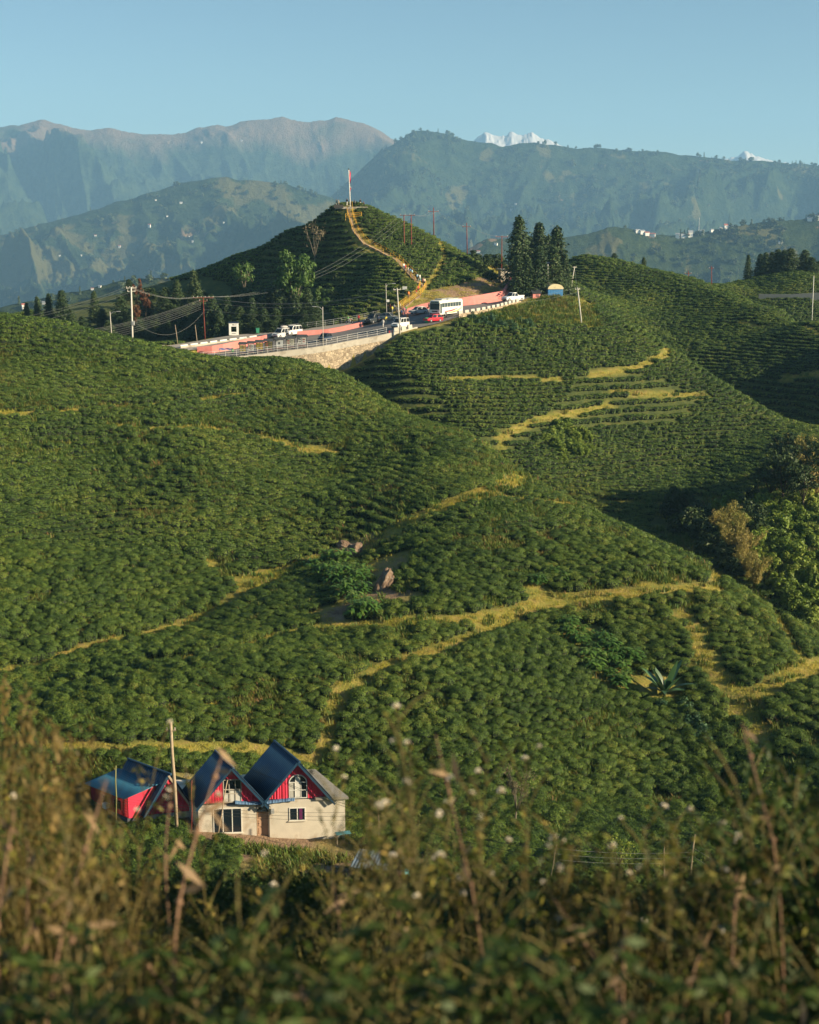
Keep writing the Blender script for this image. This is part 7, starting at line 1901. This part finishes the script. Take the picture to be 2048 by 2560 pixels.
    for i in range(14):
        px = rr.uniform(1870, 2100); x, h = h_to(px, rr.uniform(1880, 2150), rr.uniform(4.0, 5.5)); y = rr.uniform(4., 5.5); x, h = h_to(px, rr.uniform(1890, 2200), y); put('dark', x, y, max(h, .6), 0, .9)
    for i in range(120):
        px = rr.uniform(-40, 2090); y = rr.uniform(7.2, 12.2); base = 2250+50*sin(px*.004+1)-40*(px < 260); x, h = h_to(px, base+rr.uniform(-50, 210), y)
        put('dark' if rr.random() < .90 else 'olive', x, y, min(max(h, .6), 2.4), 0, rr.uniform(.9, 1.25))
    for i in range(34):
        px = rr.uniform(-60, 2110); y = rr.uniform(2.5, 3.3); x, h = h_to(px, rr.uniform(2270, 2500), y)
        if h > .3: put('dark', x, y, h, 0, 1.3)
    dg = [tuft_mesh('blades', leaf_mat('dry_grass', [(.05, .045, .015), (.12, .09, .028), (.30, .205, .07)], patch=2., transl=.3), 24, 1., .0045, 260+k, .07, .35) for k in range(3)]
    hd = [Leaves(280+k) for k in range(3)]
    for k, L in enumerate(hd):
        for i in range(7): a = i*.9; L.clump((.16*cos(a)*(i % 3)/2, .16*sin(a)*(i % 3)/2, .62+.04*i), (.02, .02, .07), 16, .028, out=(0, 0, 1), asp=.3)
    def joined(me, L):
        c0 = np.empty(len(me.vertices)*3, np.float32); me.vertices.foreach_get('co', c0); c0 = c0.reshape(-1, 3); q0 = np.empty(len(me.loops), np.int32); me.loops.foreach_get('vertex_index', q0)
        c1 = np.concatenate(L.co); return np_mesh('grass_blades', np.concatenate([c0, c1]), np.concatenate([q0.reshape(-1, 4), np.arange(len(c1)).reshape(-1, 4)+len(c0)]), MATS['dry_grass'])
    dg = [joined(m_, L) for m_, L in zip(dg, hd)]
    for i in range(36):
        px = rr.uniform(-30, 300) if i < 24 else rr.uniform(850, 2060); y = rr.uniform(3.2, 5.6); x, h = h_to(px, float(np.interp(px, P_[:, 0], P_[:, 1]))+abs(rr.gauss(0, 1))*120+(-10 if i < 24 else 90), y)
        if h < .4: continue
        o = plant('dry_grass_clump', (dg[i % 3],), ('blades',), at(x, y), h*1.25, h*.8, label='clump of tall golden dry grass in the blurred foreground', cat='grass', group='dry grass clumps of the bank')
    # dry stalks: from a rooted foot through the points where the photo shows them
    stalks = [([(107, 2560), (178, 2235), (267, 1950)], 3.4, .008), ([(430, 2330), (475, 2140), (522, 1985), (561, 1873)], 3.6, .009), ([(-20, 2400), (10, 2180), (36, 2027)], 3.2, .008), ([(100, 2580), (154, 2413), (222, 2253)], 3.0, .007),
              ([(60, 2420), (71, 2270), (68, 2098)], 3.8, .006), ([(1826, 2520), (1834, 2330), (1843, 2175)], 3.6, .009), ([(1560, 2500), (1517, 2437), (1380, 2240)], 3.3, .005), ([(1556, 2600), (1558, 2480), (1561, 2324)], 3.4, .007), ([(1960, 2200), (1890, 1944), (1855, 1807)], 3.8, .007),
              ([(1200, 2300), (1143, 2068), (1089, 1837)], 3.8, .006), ([(470, 2560), (427, 2484), (285, 2312)], 3.2, .006), ([(790, 2600), (778, 2555), (742, 2430)], 3.0, .007), ([(985, 2450), (1000, 2250), (996, 2080)], 4., .007), ([(410, 2200), (418, 2050), (432, 1960)], 4.2, .007), ([(20, 2560), (60, 2350), (160, 2160)], 3.4, .005), ([(1700, 2560), (1735, 2420), (1790, 2300)], 3.4, .006), ([(840, 2500), (855, 2330), (830, 2200)], 3.9, .006)]
    for k, (pts, y, r0) in enumerate(stalks):
        q = [P(px, py, y+.25*i) for i, (px, py) in enumerate(pts)]; d = (q[0]-q[1]); f = q[0].copy(); d = d.normalized()
        for _ in range(400):
            if f.z < float(ground_z(f.x, f.y)): break
            f = f+Vector((d.x*.02*.6, 0, -.02))
        root = empty('dry_stalk', f, 0, 'bare brown dry stalk leaning in the blurred foreground weeds', 'stalk', 'dry stalks of the bank')
        path = smooth_line([f-Vector((0, 0, .08))]+q, 2); m_ = len(path)
        T = MB().tube([tuple(p-f) for p in path], [r0*.52*(1.1-.6*i/m_) for i in range(m_)], 7)
        for i in range(3, m_-1, 4): T.sphere(tuple(path[i]-f), r0*1.25, 6, 4)
        T.build('stem', STEMB, root, True)
        L = Leaves(900+k)
        for i in range(4, m_, 4): L.clump(path[i]-f+Vector((.02, 0, 0)), (.04, .02, .04), 2, .09, droop=.6, asp=.22)
        c = bpy.data.objects.new('dry_leaves', L.mesh('dry_leaves', leaf_mat('dry_stalk_leaves', [(.26, .17, .10), (.38, .27, .16)], patch=2.))); link(c, root)
    # unseen small trees added at the right to keep the lower bank in shade
    bt = [broad_meshes(970+k, DARKB, BARK, 70, 60, .05, .45, .15) for k in range(2)]
    for i, (x, y, t) in enumerate(((8.6, 4.9, 2.2), (9.4, 6.6, 2.8), (8.4, 8.2, 2.6), (9.8, 9.6, 3.2), (8.8, 11.2, 2.8), (11.5, 7.6, 3.8), (11.2, 5.2, 3.0), (10.8, 11.6, 3.4), (8.9, 13.4, 2.6), (12.6, 10, 4.2))):
        p = at(x, y); plant('shade_tree', bt[i % 2], TC, p, t-p.z, (t-p.z)*.72, label='unseen dark tree added right of the weeds to shade the bank', cat='tree', group='added shade trees right of the bank')
    bs = [shrub_meshes(985+k, DARKB, .09, 34, 44) for k in range(2)]  # unseen low shrubs added to shade the foot of the nearest weeds
    for i, (x, y, t) in enumerate(((4.6, .2, -.45), (5.2, 1.3, -.25), (4.9, 2.4, -.4), (5.6, 3.4, -.1), (6.3, .6, .2), (6.4, 2.2, .35), (4.3, -.9, -.5))):
        p = at(x, y); h = t-p.z; plant('shade_shrub', bs[i % 2], ('foliage', 'stems'), p, h/.84, 1.9, label='unseen dark shrub added beside the weeds to shade their lower parts', cat='shrub', group='added shade shrubs right of the bank')
    # low undergrowth that nobody could count
    g = [tuft_mesh('bank_grass', leaf_mat('bank_grass', [(.035, .05, .012), (.08, .09, .02), (.16, .13, .04)], patch=1.), 40, .55, .006, 240+k, .10, .8) for k in range(3)]
    w = [kinds['dark'][0][0], kinds['olive'][1][0], kinds['dark'][2][0]]
    coll = hidden(g+w, 'bank_source'); rank = {o.data.name: i for i, o in enumerate(sorted(coll.objects, key=lambda o: o.name))}
    N = 5200; Y = rng.uniform(1.6, BANK_Y+1, N); X = rng.uniform(-.40, .75, N)*(Y+.8); kk = rng.random(N)
    Z = ground_z(X, Y); s = np.where(kk < .45, rng.uniform(.6, 1.2, N), rng.uniform(.3, .62, N))
    ok = (Y > 6.8) | (kk < .45) | (X > .34*Y); idx = np.array([rank[g[i % 3].name] if k < .45 else rank[w[i % 3].name] for i, k in enumerate(kk)])
    scatter('bank_undergrowth', np.stack([X, Y, Z], -1)[ok], np.stack([0*X, 0*X, rng.uniform(0, 6.28, N)], -1)[ok], np.stack([s*1.1, s*1.1, s], -1)[ok], idx[ok], coll)
weeds()
